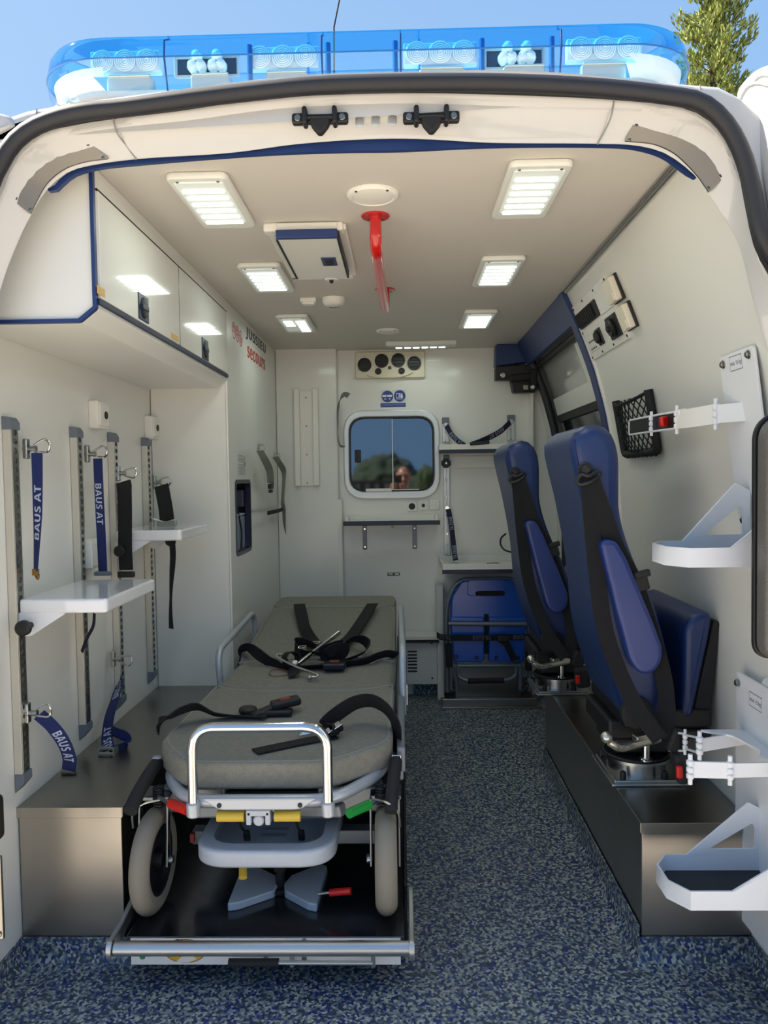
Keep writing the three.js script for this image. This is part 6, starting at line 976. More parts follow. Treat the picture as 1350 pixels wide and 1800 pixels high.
{
  const label = canvasTex(256, 128, (x, w, h) => { x.fillStyle = '#dfe1e6'; x.fillRect(0, 0, w, h); x.strokeStyle = '#2b2f44'; x.lineWidth = 5; x.strokeRect(5, 5, w - 10, h - 10); x.fillStyle = '#23263a'; x.font = 'bold 44px sans-serif'; x.textAlign = 'center'; x.textBaseline = 'middle'; x.fillText('max. 15 kg', w / 2, h / 2); });
  const labelMat = std(0xffffff, 0.4, 0, { map: label });
  const hinge = (p, h, r = 0.008) => J(...[-1, 0, 1].map((k) => at(puck(r, h / 3 - 0.002, 0.002, 16), p[0], p[1] + (k - 0.5) * h / 3 + 0.001, p[2])), at(cyl(r * 0.6, h + 0.022, 12), p[0], p[1], p[2]));
  const slab = (a, b, h, th = 0.005, sag = 0) => band([a, [(a[0] + b[0]) / 2, (a[1] + b[1]) / 2 - sag, (a[2] + b[2]) / 2], b], h, th, [0, 1, 0], { n: 10 });
  const cup = (t, y, zf, zb, x0, xw, gTop) => {
    const h = 0.04, xm = xw, P = [[x0, zf - 0.045], [x0 + 0.03, zf], [xm, zf], [xm, zb], [x0 + 0.03, zb], [x0, zb + 0.045]];
    const ringPts = [[xm, y - h / 2, zf], [x0 + 0.032, y - h / 2, zf], [x0, y - h / 2, zf - 0.045], [x0, y - h / 2, zb + 0.045], [x0 + 0.032, y - h / 2, zb], [xm, y - h / 2, zb]];
    part(t, 'cup_wall', band(ringPts, h, 0.005, [0, 1, 0], { raw: true }), M.powder);
    part(t, 'cup_floor', ext(poly(P.map((p) => [p[0], -p[1]])), 0.004, 0).applyMatrix4(new THREE.Matrix4().makeBasis(new THREE.Vector3(1, 0, 0), new THREE.Vector3(0, 0, -1), new THREE.Vector3(0, 1, 0)).setPosition(0, y - h, 0)), M.rubber);
    const tri = (z, far) => { const s = poly([[x0 + (far ? 0.075 : 0.11), y - 0.004], [xm - (far ? 0.03 : 0.012), y + gTop * (far ? 1 : 0.62)], [xm + 0.004, y + gTop * (far ? 0.86 : 0.62)], [xm + 0.004, y - 0.004]], 0.004); if (far) s.holes.push(new THREE.Path(poly([[x0 + 0.125, y + 0.012], [xm - 0.02, y + gTop * 0.62], [xm - 0.012, y + gTop * 0.5], [xm - 0.012, y + 0.012]], 0.006).getPoints(4))); return crease(ext(s, 0.005, 0.001).translate(0, 0, z - 0.0025)); };
    part(t, 'gusset', tri(zf, false), M.powder); part(t, 'gusset', tri(zb, true), M.powder);
  };
  // upper bracket
  let t = thing('tank_bracket', 'upper white steel tank bracket on the right wall with taped clamp arm', 'bracket', [0.82, 1.2, -1.7]);
  const o = [0.862, 0.95, -1.83], X = [0, 0, 1], Y = [-0.125, 0.992, 0], on = (g) => frame(g, o, X, Y);
  part(t, 'back_plate', on(ext(poly([[0, 0.0], [0.175, 0.0], [0.175, 0.488], [0, 0.488]], 0.012), 0.006, 0.001)), M.powder);
  for (const [x, y] of [[0.02, 0.469], [0.15, 0.472], [0.03, 0.106]]) part(t, 'bolt', on(J(at(puck(0.0075, 0.008, 0.002, 6), x, y, 0.006, Math.PI / 2), at(puck(0.01, 0.002, 0.0005, 16), x, y, 0.006, Math.PI / 2))), M.screw);
  part(t, 'load_label', on(at(new THREE.BoxGeometry(0.062, 0.034, 0.0008), 0.085, 0.464, 0.0066)), labelMat);
  const A = [[0.8239, 1.3, -1.6732], [0.7756, 1.3, -1.7987], [0.7482, 1.3, -1.9704], [0.7298, 1.3, -2.1128], [0.7193, 1.3, -2.2804]];
  part(t, 'clamp_base', slab([A[0][0] + 0.03, 1.3, A[0][2]], A[1], 0.042), M.powder);
  part(t, 'clamp_arm', J(slab(A[1], A[2], 0.042), hinge(A[1], 0.05), hinge(A[2], 0.05)), M.powder);
  part(t, 'tape', J(band([A[1], [(A[1][0] + A[2][0]) / 2 - 0.008, 1.298, (A[1][2] + A[2][2]) / 2 + 0.004], A[2]].map(v3), 0.046, 0.009, [0.05, 1, 0.05], { n: 8 }), at(rb(0.03, 0.05, 0.02, 0.008, 3), A[2][0] + 0.01, 1.302, A[2][2] + 0.012, 0.2, 0.3, 0.2)), std(0xe9e7e2, 0.5));
  const loop = (a, b, h) => tube([[a[0], a[1] + h / 2, a[2]], [b[0], b[1] + h / 2, b[2]], [b[0], b[1] - h / 2, b[2]], [a[0], a[1] - h / 2, a[2]]], 0.003, { n: 8, closed: true });
  part(t, 'clamp_loop', J(loop(A[2], A[3], 0.042), hinge(A[3], 0.044, 0.007), tube(fillet([[A[3][0], A[3][1] + 0.021, A[3][2]], [A[4][0], A[4][1] + 0.021, A[4][2]], [A[4][0], A[4][1] - 0.021, A[4][2]], [A[3][0], A[3][1] - 0.021, A[3][2]]], 0.008, 4, true), 0.003, { n: 8, closed: true })), M.powder);
  part(t, 'clamp_pad', J(slab([A[2][0] + 0.002, 1.3, A[2][2] - 0.004], [A[3][0] + 0.002, 1.3, A[3][2] - 0.002], 0.038, 0.003), slab([A[3][0] + 0.002, 1.3, A[3][2] - 0.004], [A[4][0] + 0.002, 1.3, A[4][2]], 0.038, 0.003)), M.black);
  const c = [0.7395, 1.3, -2.0287]; part(t, 'clamp_button', J(at(rb(0.03, 0.026, 0.014, 0.006), c[0] - 0.006, c[1], c[2] + 0.006, 0, 0.6, 0.1)), M.redPlastic);
  cup(t, 1.012, -1.58, -1.75, 0.603, 0.83, 0.13);
  // lower bracket
  t = thing('tank_bracket', 'lower white steel tank bracket on the right wall with open hinged clamp', 'bracket', [0.85, 0.5, -1.7]);
  part(t, 'back_plate', ext(poly([[-1.845, 0.1], [-1.58, 0.1], [-1.58, 0.69], [-1.84, 0.69]].map((p) => [-p[0], p[1]]), 0.012), 0.006, 0.001).applyMatrix4(new THREE.Matrix4().makeBasis(new THREE.Vector3(0, 0, -1), new THREE.Vector3(0, 1, 0), new THREE.Vector3(1, 0, 0)).setPosition(0.845, 0, 0)), M.powder);
  for (const z of [-1.825, -1.62]) part(t, 'bolt', at(puck(0.0085, 0.01, 0.002, 6), 0.845, 0.665, z, 0, 0, Math.PI / 2), M.screw);
  part(t, 'spacer', at(cyl(0.016, 0.05, 18), 0.868, 0.69, -1.7, Math.PI / 2), M.powder);
  part(t, 'load_label', at(new THREE.BoxGeometry(0.062, 0.034, 0.0008), 0.8444, 0.645, -1.74, 0, -Math.PI / 2), labelMat);
  const y = 0.545, f0 = [0.8005, 0.545, -1.5968], f1 = [0.7253, 0.545, -1.5916], f2 = [0.6458, 0.545, -1.599], r1 = [0.7194, 0.545, -1.7121], r0 = [0.8097, 0.545, -1.7397];
  part(t, 'clamp_frame', J(slab([0.845, y, f0[2]], f1, 0.03), slab([0.845, y, -1.79], [r1[0], y, -1.74], 0.03), ext(poly([[0.845, 1.62], [0.845, 1.8], [0.74, 1.8], [0.755, 1.785], [0.8, 1.76], [0.82, 1.66], [0.8, 1.625]], 0.01), 0.005, 0.001).applyMatrix4(new THREE.Matrix4().makeBasis(new THREE.Vector3(1, 0, 0), new THREE.Vector3(0, 0, -1), new THREE.Vector3(0, 1, 0)).setPosition(0, y + 0.012, 0))), M.powder);
  part(t, 'clamp_arm', J(slab(f1, f2, 0.034, 0.006), hinge(f1, 0.04, 0.008), hinge(f2, 0.042, 0.008)), M.powder);
  const e0 = [r1[0], y, -1.74], e1 = [0.727, 0.5148, -1.85], e2 = [0.7116, 0.4919, -1.92];
  part(t, 'clamp_loop', J(hinge(e0, 0.044, 0.008), loop(e0, e1, 0.034), hinge(e1, 0.04, 0.006), tube(fillet([[e1[0], e1[1] + 0.02, e1[2]], [e2[0], e2[1] + 0.024, e2[2]], [e2[0], e2[1] - 0.024, e2[2]], [e1[0], e1[1] - 0.022, e1[2]]], 0.008, 4, true), 0.0028, { n: 8, closed: true })), M.powder);
  part(t, 'clamp_pad', slab([e1[0] + 0.002, e1[1], e1[2] - 0.004], [e2[0] + 0.002, e2[1], e2[2]], 0.042, 0.003), M.black);
  cup(t, 0.302, -1.565, -1.72, 0.603, 0.85, 0.12);
}
// grained black panel at the right edge, latch and plate at the left edge of the opening
{
  const t = thing('edge_guard', 'grained black plastic panel at the right edge of the rear opening', 'panel', [0.83, 0.8, -1.44]);
  part(t, 'grained_face', crease(ext(poly([[0.732, 0.81], [0.90, 0.785], [0.90, 1.295], [0.775, 1.281], [0.731, 1.252]], 0.03), 0.05, 0.012, { seg: 4 }), 0.7).translate(0, 0, -1.5), std(0x625f5b, 0.36, 0, { bumpMap: grainBump, bumpScale: 0.0016 }));
  part(t, 'backing', ext(poly([[0.73, 0.805], [0.92, 0.78], [0.92, 1.3], [0.77, 1.285], [0.728, 1.255]], 0.03), 0.012, 0.003).translate(0, 0, -1.512), M.black);
  const a = [-0.7684, 0.4863, -1.5]; const l = thing('door_catch', 'black door catch at the left edge of the rear opening', 'catch', a);
  part(l, 'body', bx(a[0] - 0.07, [-0.7591, 0.4862, -1.5][0] - 0.012, [-0.7655, 0.4395, -1.5][1], [-0.762, 0.5329, -1.5][1], -1.53, -1.48, 0.012), M.black);
  part(l, 'striker', rod([a[0] - 0.05, a[1] + 0.05, -1.5], [a[0] - 0.005, a[1] + 0.05, -1.5], 0.006, 10), M.zinc);
  const b = [[-0.7654, 0.409, -1.5], [-0.7719, 0.2356, -1.5]], k = thing('striker_plate', 'grey metal striker plate low at the left edge of the rear opening', 'plate', b[0]);
  part(k, 'plate', bx(b[0][0] - 0.07, b[0][0] - 0.008, b[1][1], b[0][1], -1.515, -1.505, 0.003), M.steel);
  for (const y of [b[0][1] - 0.012, b[1][1] + 0.012]) part(k, 'screw', at(puck(0.006, 0.003, 0.001, 12), b[0][0] - 0.016, y, -1.505, Math.PI / 2), M.screw);
}
// door locks on the header
for (const [u, label] of [[563, 'black door lock striker on the header, left of the pressed ribs'], [758, 'black door lock striker on the header, right of the pressed ribs']]) {
  const c = u < 600 ? [-0.1005, 1.8634, -1.53] : [0.1157, 1.8604, -1.53], t = thing('door_striker', label, 'lock', c), r = (x0, x1, y0, y1, z0, z1) => bx(c[0] + x0, c[0] + x1, c[1] + y0, c[1] + y1, c[2] + z0, c[2] + z1, 0.005);
  part(t, 'plate', J(at(rb(0.108, 0.02, 0.012, 0.006), c[0], c[1] + 0.002, c[2] - 0.002), r(-0.055, -0.03, -0.009, 0.012, -0.008, 0.008), r(0.03, 0.055, -0.009, 0.012, -0.008, 0.008)), M.black);
  part(t, 'cheek', J(r(-0.034, -0.024, -0.014, 0.02, -0.01, 0.02), r(0.024, 0.034, -0.014, 0.02, -0.01, 0.02), r(-0.03, 0.03, -0.004, 0.006, 0.004, 0.014)), M.black);
  part(t, 'wedge', ext(poly([[-0.022, -0.002], [0.022, -0.002], [0.016, -0.016], [0.004, -0.03], [-0.004, -0.03], [-0.016, -0.016]], 0.003), 0.02, 0.004).translate(c[0], c[1], c[2] - 0.006), M.blackSoft);
  for (const s of [-1, 1]) part(t, 'bolt', at(puck(0.0065, 0.004, 0.001, 14), c[0] + s * 0.043, c[1] + 0.001, c[2] + 0.007, Math.PI / 2), M.screw);
}
// opened rear doors, seen past the shoulders of the body
{
  const leaf = (label, pts, o, X, relief) => {
    const t = thing('rear_door', label, 'door', o), on = (g) => frame(g, o, X, [0, 1, 0]);
    part(t, 'inner_panel', on(crease(ext(poly(pts, 0.03), 0.05, 0.01, { seg: 4 }).translate(0, 0, -0.05), 0.7)), M.paint);
    for (const r of relief) part(t, 'pressed_bead', on(tube(smooth(r, 24), 0.0035, { n: 10 })), M.paint);
  };
    leaf('white opened rear door at the right edge, bright in the sun', [[0.3, 0.0], [0.26, 1.3], [0.13, 1.5], [0.09, 1.62], [0.055, 1.8], [0.02, 1.88], [0.0077, 1.9131], [0.0178, 1.9284], [0.0303, 1.9359], [0.05, 1.9442], [0.0764, 1.9426], [0.1101, 1.931], [0.35, 2.14], [0.8, 2.08], [0.8, 0.0]], [0.715, 0, -1.585], [0.5, 0, 0.87], [[[0.0206, 1.8965], [0.028, 1.9097], [0.0416, 1.9178], [0.0612, 1.9134], [0.0839, 1.8991]].map((q) => [...q, 0]), [[0.0478, 1.9151], [0.0574, 1.9247], [0.0706, 1.9251], [0.0884, 1.9149]].map((q) => [...q, 0])]);
  const lx = (p) => [p[0] + 0.76, p[1]];
  leaf('white opened rear door at the left edge, in shade', [[-0.9, 0.0], [-0.9, 1.9], [-0.35, 1.99], ...[[-0.7266, 1.8903, -1.52], [-0.7138, 1.887, -1.53], [-0.705, 1.8813, -1.53], [-0.6997, 1.8713, -1.53], [-0.6989, 1.8615, -1.53]].map(lx), [-0.02, 1.83], [-0.07, 1.76], [-0.13, 1.62], [-0.18, 1.45], [-0.22, 1.2], [-0.23, 0.8], [-0.23, 0.0]], [-0.76, 0, -1.52], [1, 0, -0.06], [[[-0.2, 1.9, 0.002], [-0.08, 1.88, 0.002], [-0.02, 1.85, 0.002]]]);
}

// ---------------------------------------------------------------- blue light bar on the roof
{
  const xl = [-0.7417, 2.118, -1.74][0], xr = [0.6995, 2.0987, -1.74][0], zc = -1.8, D = 0.15, L = (xr - xl) / 2, cx = (xl + xr) / 2;
  const y0 = [-0.4419, 2.0027, -1.66][1] - 0.012, yb = y0 + 0.0, ys = [-0.0182, 2.0564, -1.66][1], yt = [-0.0173, 2.1147, -1.66][1];
  const bar = thing('light_bar', 'long transparent blue emergency light bar across the roof above the rear doors', 'light bar', [cx, y0, zc]);
  const outline = (s, n = 10) => { const r = 0.14, a = L - s, d = D - s * 0.8, rr = Math.max(0.03, r - s * 0.5), out = [], q = Math.min(rr, d * 0.98); for (const [sx, sz, a0] of [[1, 1, 0], [-1, 1, Math.PI / 2], [-1, -1, Math.PI], [1, -1, 1.5 * Math.PI]]) for (let i = 0; i <= n; i++) { const t = a0 + i / n * Math.PI / 2; out.push([sx * (a - q * 1.15) + Math.cos(t) * q * 1.15, sz * (d - q) + Math.sin(t) * q]); } return out; };
  const shell = (lv) => { const pos = [], idx = []; let m = 0; lv.forEach(([y, s]) => { const o = outline(s); m = o.length; o.forEach((p) => pos.push(cx + p[0], y, zc + p[1])); }); for (let r = 0; r < lv.length - 1; r++) for (let i = 0; i < m; i++) { const a = r * m + i, b = r * m + (i + 1) % m; idx.push(a, a + m, b, b, a + m, b + m); } const e = (lv.length - 1) * m; for (let i = 1; i < m - 1; i++) idx.push(e, e + i + 1, e + i); const g = new THREE.BufferGeometry(); g.setAttribute('position', new THREE.Float32BufferAttribute(pos, 3)); g.setIndex(idx); return plain(creased(g, 0.5)); };
  const glass = (r, g, b) => { const m = phy(0xffffff, 0.03, { transmission: 1, thickness: 0, ior: 1.45 }); m.color.setRGB(r, g, b); return m; };
  const blueGlass = glass(0.24, 0.68, 0.96), paleGlass = glass(0.9, 0.975, 1.0);
  part(bar, 'upper_lens', shell([[ys, 0], [ys + (yt - ys) * 0.55, 0.004], [ys + (yt - ys) * 0.82, 0.012], [yt - 0.003, 0.028], [yt, 0.05]]), blueGlass);
  part(bar, 'lower_lens', shell([[ys - 0.001, 0.001], [ys - (ys - y0) * 0.5, 0.004], [ys - (ys - y0) * 0.8, 0.014], [y0, 0.035]].map((q) => q)), paleGlass);
  part(bar, 'lens_seam', (() => { const o = outline(-0.0005).map((p) => [cx + p[0], ys, zc + p[1]]); return tube(o, 0.0018, { n: 6, closed: true }); })(), M.seamBlue = std(0x2c66a8, 0.3));
  const front = zc + D;
  for (const x of [[-0.4391, 2.0614, -1.66][0], [-0.1069, 2.0645, -1.66][0], [0.0586, 2.066, -1.66][0], [0.3932, 2.0747, -1.66][0]]) part(bar, 'segment_joint', tube([[x, y0 + 0.004, front - 0.02], [x, ys, front + 0.001], [x, ys + (yt - ys) * 0.6, front - 0.003], [x, yt - 0.001, front - 0.04]], 0.002, { n: 6 }), std(0x0f3c78, 0.3));
  part(bar, 'base_plate', at(ext(poly(outline(0.03, 6), 0), 0.012, 0).applyMatrix4(new THREE.Matrix4().makeBasis(new THREE.Vector3(1, 0, 0), new THREE.Vector3(0, 0, -1), new THREE.Vector3(0, 1, 0))), cx, y0 - 0.002, zc), std(0xb9bec4, 0.5));
  // reflector trays, lens modules and flash bulbs behind the lenses
  const zi = front - 0.05, refl = std(0xd6d4ce, 0.32, 0.6), crys = phy(0xf4f8fb, 0.2, { clearcoat: 1, clearcoatRoughness: 0.05 });
  const spans = [[300, 285], [500, 300], [775, 300], [1060, 285]];
  const reflector = (u0, u1) => part(bar, 'reflector', J(bx(u0, u1, y0 + 0.012, ys - 0.018, zi - 0.02, zi + 0.012, 0.006), bx(u0 + 0.004, u1 - 0.004, ys - 0.021, ys - 0.016, zi + 0.0, zi + 0.016, 0.002)), refl);
  for (const [a, b] of [[[-0.5783, 2.0726, -1.72][0], [-0.4775, 2.07, -1.72][0]], [[-0.3958, 2.0679, -1.72][0], [-0.3081, 2.0656, -1.72][0]], [[-0.233, 2.0637, -1.72][0], [-0.1394, 2.0613, -1.72][0]], [[0.0971, 2.0734, -1.72][0], [0.1961, 2.0709, -1.72][0]], [[0.2763, 2.0688, -1.72][0], [0.3687, 2.0664, -1.72][0]], [[0.4424, 2.0705, -1.72][0], [0.5405, 2.068, -1.72][0]]]) reflector(a, b);
  const lensModule = (a, b) => {
    const w = (b - a) / 3, m = part(bar, 'lens_module', bx(a - 0.004, b + 0.004, ys - 0.004, ys + 0.042, zi - 0.02, zi, 0.003), M.lensBack = std(0xdce6ee, 0.35));
    for (let k = 0; k < 3; k++) { const x = a + w * (k + 0.5); const g = []; for (let r = 1; r <= 5; r++) g.push(new THREE.TorusGeometry(w * 0.09 * r, 0.0022, 6, 26)); part(m, 'ring_lens', at(J(at(puck(w * 0.47, 0.004, 0.001, 28), 0, 0, 0, Math.PI / 2), ...g.map((q) => q.translate(0, 0, 0.004))), x, ys + 0.019, zi), crys); }
  };
  lensModule([-0.6115, 2.1003, -1.72][0], [-0.4665, 2.1038, -1.72][0]); lensModule([-0.2697, 2.1035, -1.72][0], [-0.1211, 2.1057, -1.72][0]); lensModule([0.069, 2.1104, -1.72][0], [0.2199, 2.1124, -1.72][0]); lensModule([0.4193, 2.1192, -1.72][0], [0.5711, 2.1176, -1.72][0]);
  const flash = (a, b) => {
    const m = part(bar, 'flash_board', bx(a, b, ys - 0.006, ys + 0.036, zi - 0.03, zi - 0.024, 0.002), std(0x2c3a52, 0.5));
    part(m, 'board_frame', tube(fillet([[a, ys - 0.006, zi - 0.022], [b, ys - 0.006, zi - 0.022], [b, ys + 0.036, zi - 0.022], [a, ys + 0.036, zi - 0.022]], 0.004, 3, true), 0.004, { n: 6, closed: true }), std(0xb9c3cc, 0.4));
    for (const [q, y] of [[0.3, 0.005], [0.44, 0.005], [0.37, 0.026], [0.62, 0.005], [0.76, 0.005], [0.69, 0.026]]) part(m, 'bulb', at(lathe([[0.0001, 0.026], [0.009, 0.023], [0.0125, 0.014], [0.011, 0.004], [0.006, -0.006], [0.0001, -0.006]], 20), a + (b - a) * q, ys + y, zi - 0.018, Math.PI / 2.3), crys);
  };
  flash([-0.4352, 2.0993, -1.72][0], [-0.2973, 2.0994, -1.72][0]); flash([0.2421, 2.1094, -1.72][0], [0.3689, 2.1109, -1.72][0]);
  // white bowls closing both ends of the base
  const bowl = shell([[ys - 0.012, 0.014], [ys - 0.03, 0.018], [y0 + 0.006, 0.04]]), bp = bowl.attributes.position, keep = [[], []];
  for (let i = 0; i < bp.count; i += 3) { const m = (bp.getX(i) + bp.getX(i + 1) + bp.getX(i + 2)) / 3 - cx; if (Math.abs(m) > L - 0.16) for (let k = 0; k < 3; k++) keep[m > 0 ? 1 : 0].push(bp.getX(i + k), bp.getY(i + k), bp.getZ(i + k)); }
  for (const k of keep) { const g = new THREE.BufferGeometry(); g.setAttribute('position', new THREE.Float32BufferAttribute(k, 3)); part(bar, 'end_bowl', plain(creased(g, 0.6)), std(0xdfe5ea, 0.4, 0, { side: THREE.DoubleSide })); }
  for (const x of [[-0.2657, 2.0241, -1.66][0], [-0.0969, 2.0198, -1.66][0], [0.0473, 2.0278, -1.66][0], [0.2325, 2.0231, -1.66][0], [0.3812, 2.0262, -1.66][0]]) part(bar, 'lens_post', at(cyl(0.006, 0.08, 12), x, ys, zi + 0.01), M.seamBlue);
  for (const x of [cx - 0.12, cx + 0.12]) part(bar, 'inner_bulkhead', bx(x - 0.002, x + 0.002, y0 + 0.01, yt - 0.008, zc - 0.1, zi, 0.001), blueGlass);
  part(bar, 'mounting_foot', crease(ext(poly([[-0.02, -0.025], [0.16, -0.035], [0.2, 0.0], [0.0, 0.0]], 0.012), 0.16, 0.01, { seg: 3 })).translate(xl + 0.04, y0, zc - 0.06), M.black);
  part(bar, 'mounting_foot', crease(ext(poly([[0.02, -0.035], [0.2, -0.02], [0.18, 0.0], [-0.02, 0.0]], 0.012), 0.16, 0.01, { seg: 3 })).translate(xr - 0.24, y0, zc - 0.06), M.black);
  part(bar, 'under_seal', bx(cx - 0.12, cx + 0.2, y0 - 0.012, y0, front - 0.06, front - 0.03, 0.003), M.black);
  solo('roof_antenna', 'thin black whip antenna rising behind the light bar', 'antenna', tube([[[-0.1538, 2.649, -2.6][0] - 0.01, 1.96, -2.6], [-0.1538, 2.649, -2.6], [-0.1295, 2.7577, -2.6], [-0.1193, 2.8082, -2.6]], 0.0028, { n: 6 }), M.black);
}

// ---------------------------------------------------------------- outdoors
struct('ground', at(new THREE.BoxGeometry(160, 0.2, 160), 0, -0.65, -10), std(0xb8b2a7, 0.9, 0, { roughnessMap: dustRough }), 'pale concrete yard');
const needleMat = (hex) => std(hex, 0.8, 0, { side: THREE.DoubleSide });
// conifer: whorls of drooping branches set with short blades
function conifer(name, label, base, H, R, blades, mat, group) {
  const t = thing(name, label, 'tree', base, group), g = [];
  part(t, 'trunk', at(cyl(0.14, H, 10, 0.03), base[0], base[1] + H / 2, base[2]), std(0x4a3a2c, 0.9));
  const pos = [], nb = Math.round(H * 16), twig = [];
  for (let i = 0; i < nb; i++) {
    const f = i / nb, y = base[1] + H * (0.12 + 0.88 * f), len = R * (1 - f) ** 0.6 * (0.65 + 0.5 * rnd()) + 0.12, a = i * 2.399 + rnd(), up = 0.25 + 0.5 * f;
    const d = new THREE.Vector3(Math.cos(a), up * 0.6, Math.sin(a)).normalize(), o = new THREE.Vector3(base[0], y, base[2]);
    twig.push(tube([o, o.clone().addScaledVector(d, len)], 0.012, { n: 4 }));
    for (let k = 0; k < blades; k++) {
      const s = 0.25 + 0.75 * rnd(), c = o.clone().addScaledVector(d, len * s).add(new THREE.Vector3(rnd() - 0.5, rnd() - 0.45, rnd() - 0.5).multiplyScalar(0.26 * (1.1 - s * 0.4)));
      const e = new THREE.Vector3(rnd() - 0.5, 0.25 + rnd() * 0.7, rnd() - 0.5).normalize().addScaledVector(d, 0.6).normalize(), w = new THREE.Vector3(rnd() - 0.5, rnd() - 0.5, rnd() - 0.5).cross(e).normalize(), l = 0.07 + 0.09 * rnd(), b = 0.014 + 0.012 * rnd();
      const p0 = c, p1 = c.clone().addScaledVector(e, l * 0.5).addScaledVector(w, b), p2 = c.clone().addScaledVector(e, l), p3 = c.clone().addScaledVector(e, l * 0.5).addScaledVector(w, -b);
      for (const q of [p0, p1, p2, p0, p2, p3]) pos.push(q.x, q.y, q.z);
    }
  }
  const q = new THREE.BufferGeometry(); q.setAttribute('position', new THREE.Float32BufferAttribute(pos, 3)); q.computeVertexNormals();
  part(t, 'branches', J(twig), std(0x4f4030, 0.9)); part(t, 'foliage', plain(q), mat);
  return t;
}
{
  const b = [5.6178, 8.4671, -14];
  conifer('conifer', 'tall green conifer rising beyond the roof at the right', [b[0], -0.55, -14], 12.2, 1.1, 130, needleMat(0x6f7a35));
}
// the place behind the camera, mirrored in the cab window: hill, trees, fence
{
  const hill = (x, z, rx, ry, rz) => { const g = new THREE.SphereGeometry(1, 48, 24, 0, Math.PI * 2, 0, Math.PI / 2), p = g.attributes.position; for (let i = 0; i < p.count; i++) { const k = 1 + 0.16 * noise.noise(p.getX(i) * 5, p.getZ(i) * 5, p.getY(i) * 5 + x); p.setXYZ(i, p.getX(i) * rx * k + x, p.getY(i) * ry * k - 0.6, p.getZ(i) * rz * k + z); } g.computeVertexNormals(); return g; };
  struct('hill', J(hill(-26, 66, 34, 1.8, 12), hill(-1.5, 70, 4.0, 3.9, 8), hill(20, 62, 24, 2.6, 12), hill(70, 60, 40, 5, 20), hill(-80, 50, 40, 4, 25)), std(0x2f3a26, 0.95), 'wooded hillside behind the yard');
  const crown = (name, label, x, z, h, r) => {
    const t = thing(name, label, 'tree', [x, -0.55, z], 'trees on the hillside mirrored in the cab window');
    part(t, 'trunk', at(cyl(0.2, h * 0.6, 8, 0.12), x, -0.55 + h * 0.3, z), std(0x40342a, 0.9));
    const g = new THREE.IcosahedronGeometry(1, 4), p = g.attributes.position; for (let i = 0; i < p.count; i++) { const a = p.getX(i), b = p.getY(i), c = p.getZ(i), k = 1 + 0.35 * noise.noise(a * 2.5 + x, b * 2.5, c * 2.5 + z) + 0.2 * noise.noise(a * 7, b * 7 + x, c * 7); p.setXYZ(i, a * r * k + x, b * h * 0.42 * k - 0.55 + h * 0.62, c * r * k + z); }
    part(t, 'foliage', creased(g, 1.2), std(0x34421f, 0.9)); };
  const T = [[1.7, 40, 2.3, 0.6, 'dark bushy tree mirrored beside the bald person in the cab window'], [3.1, 42, 2.5, 0.65, 'dark bushy tree mirrored at the right rim of the cab window']];
  T.forEach(([x, z, h, r, l]) => crown('bushy_tree', l, x, z, h, r));
  const f = thing('fence', 'light post and rail fence mirrored low in the cab window', 'fence', [-3, -0.55, 32]);
  for (let k = 0; k < 16; k++) part(f, 'post', bx(-7.6 + k * 0.5, -7.35 + k * 0.5, -0.55, 0.85, 32, 32.2, 0.02), std(0x1f231d, 0.8));
  part(f, 'rail', bx(-7.6, 0.3, 0.82, 1.0, 31.95, 32.25, 0.02), std(0x1f231d, 0.8)); part(f, 'panel', bx(-7.5, 0.2, 0.0, 0.82, 32.22, 32.26, 0.01), std(0x9aa0a0, 0.7));
}

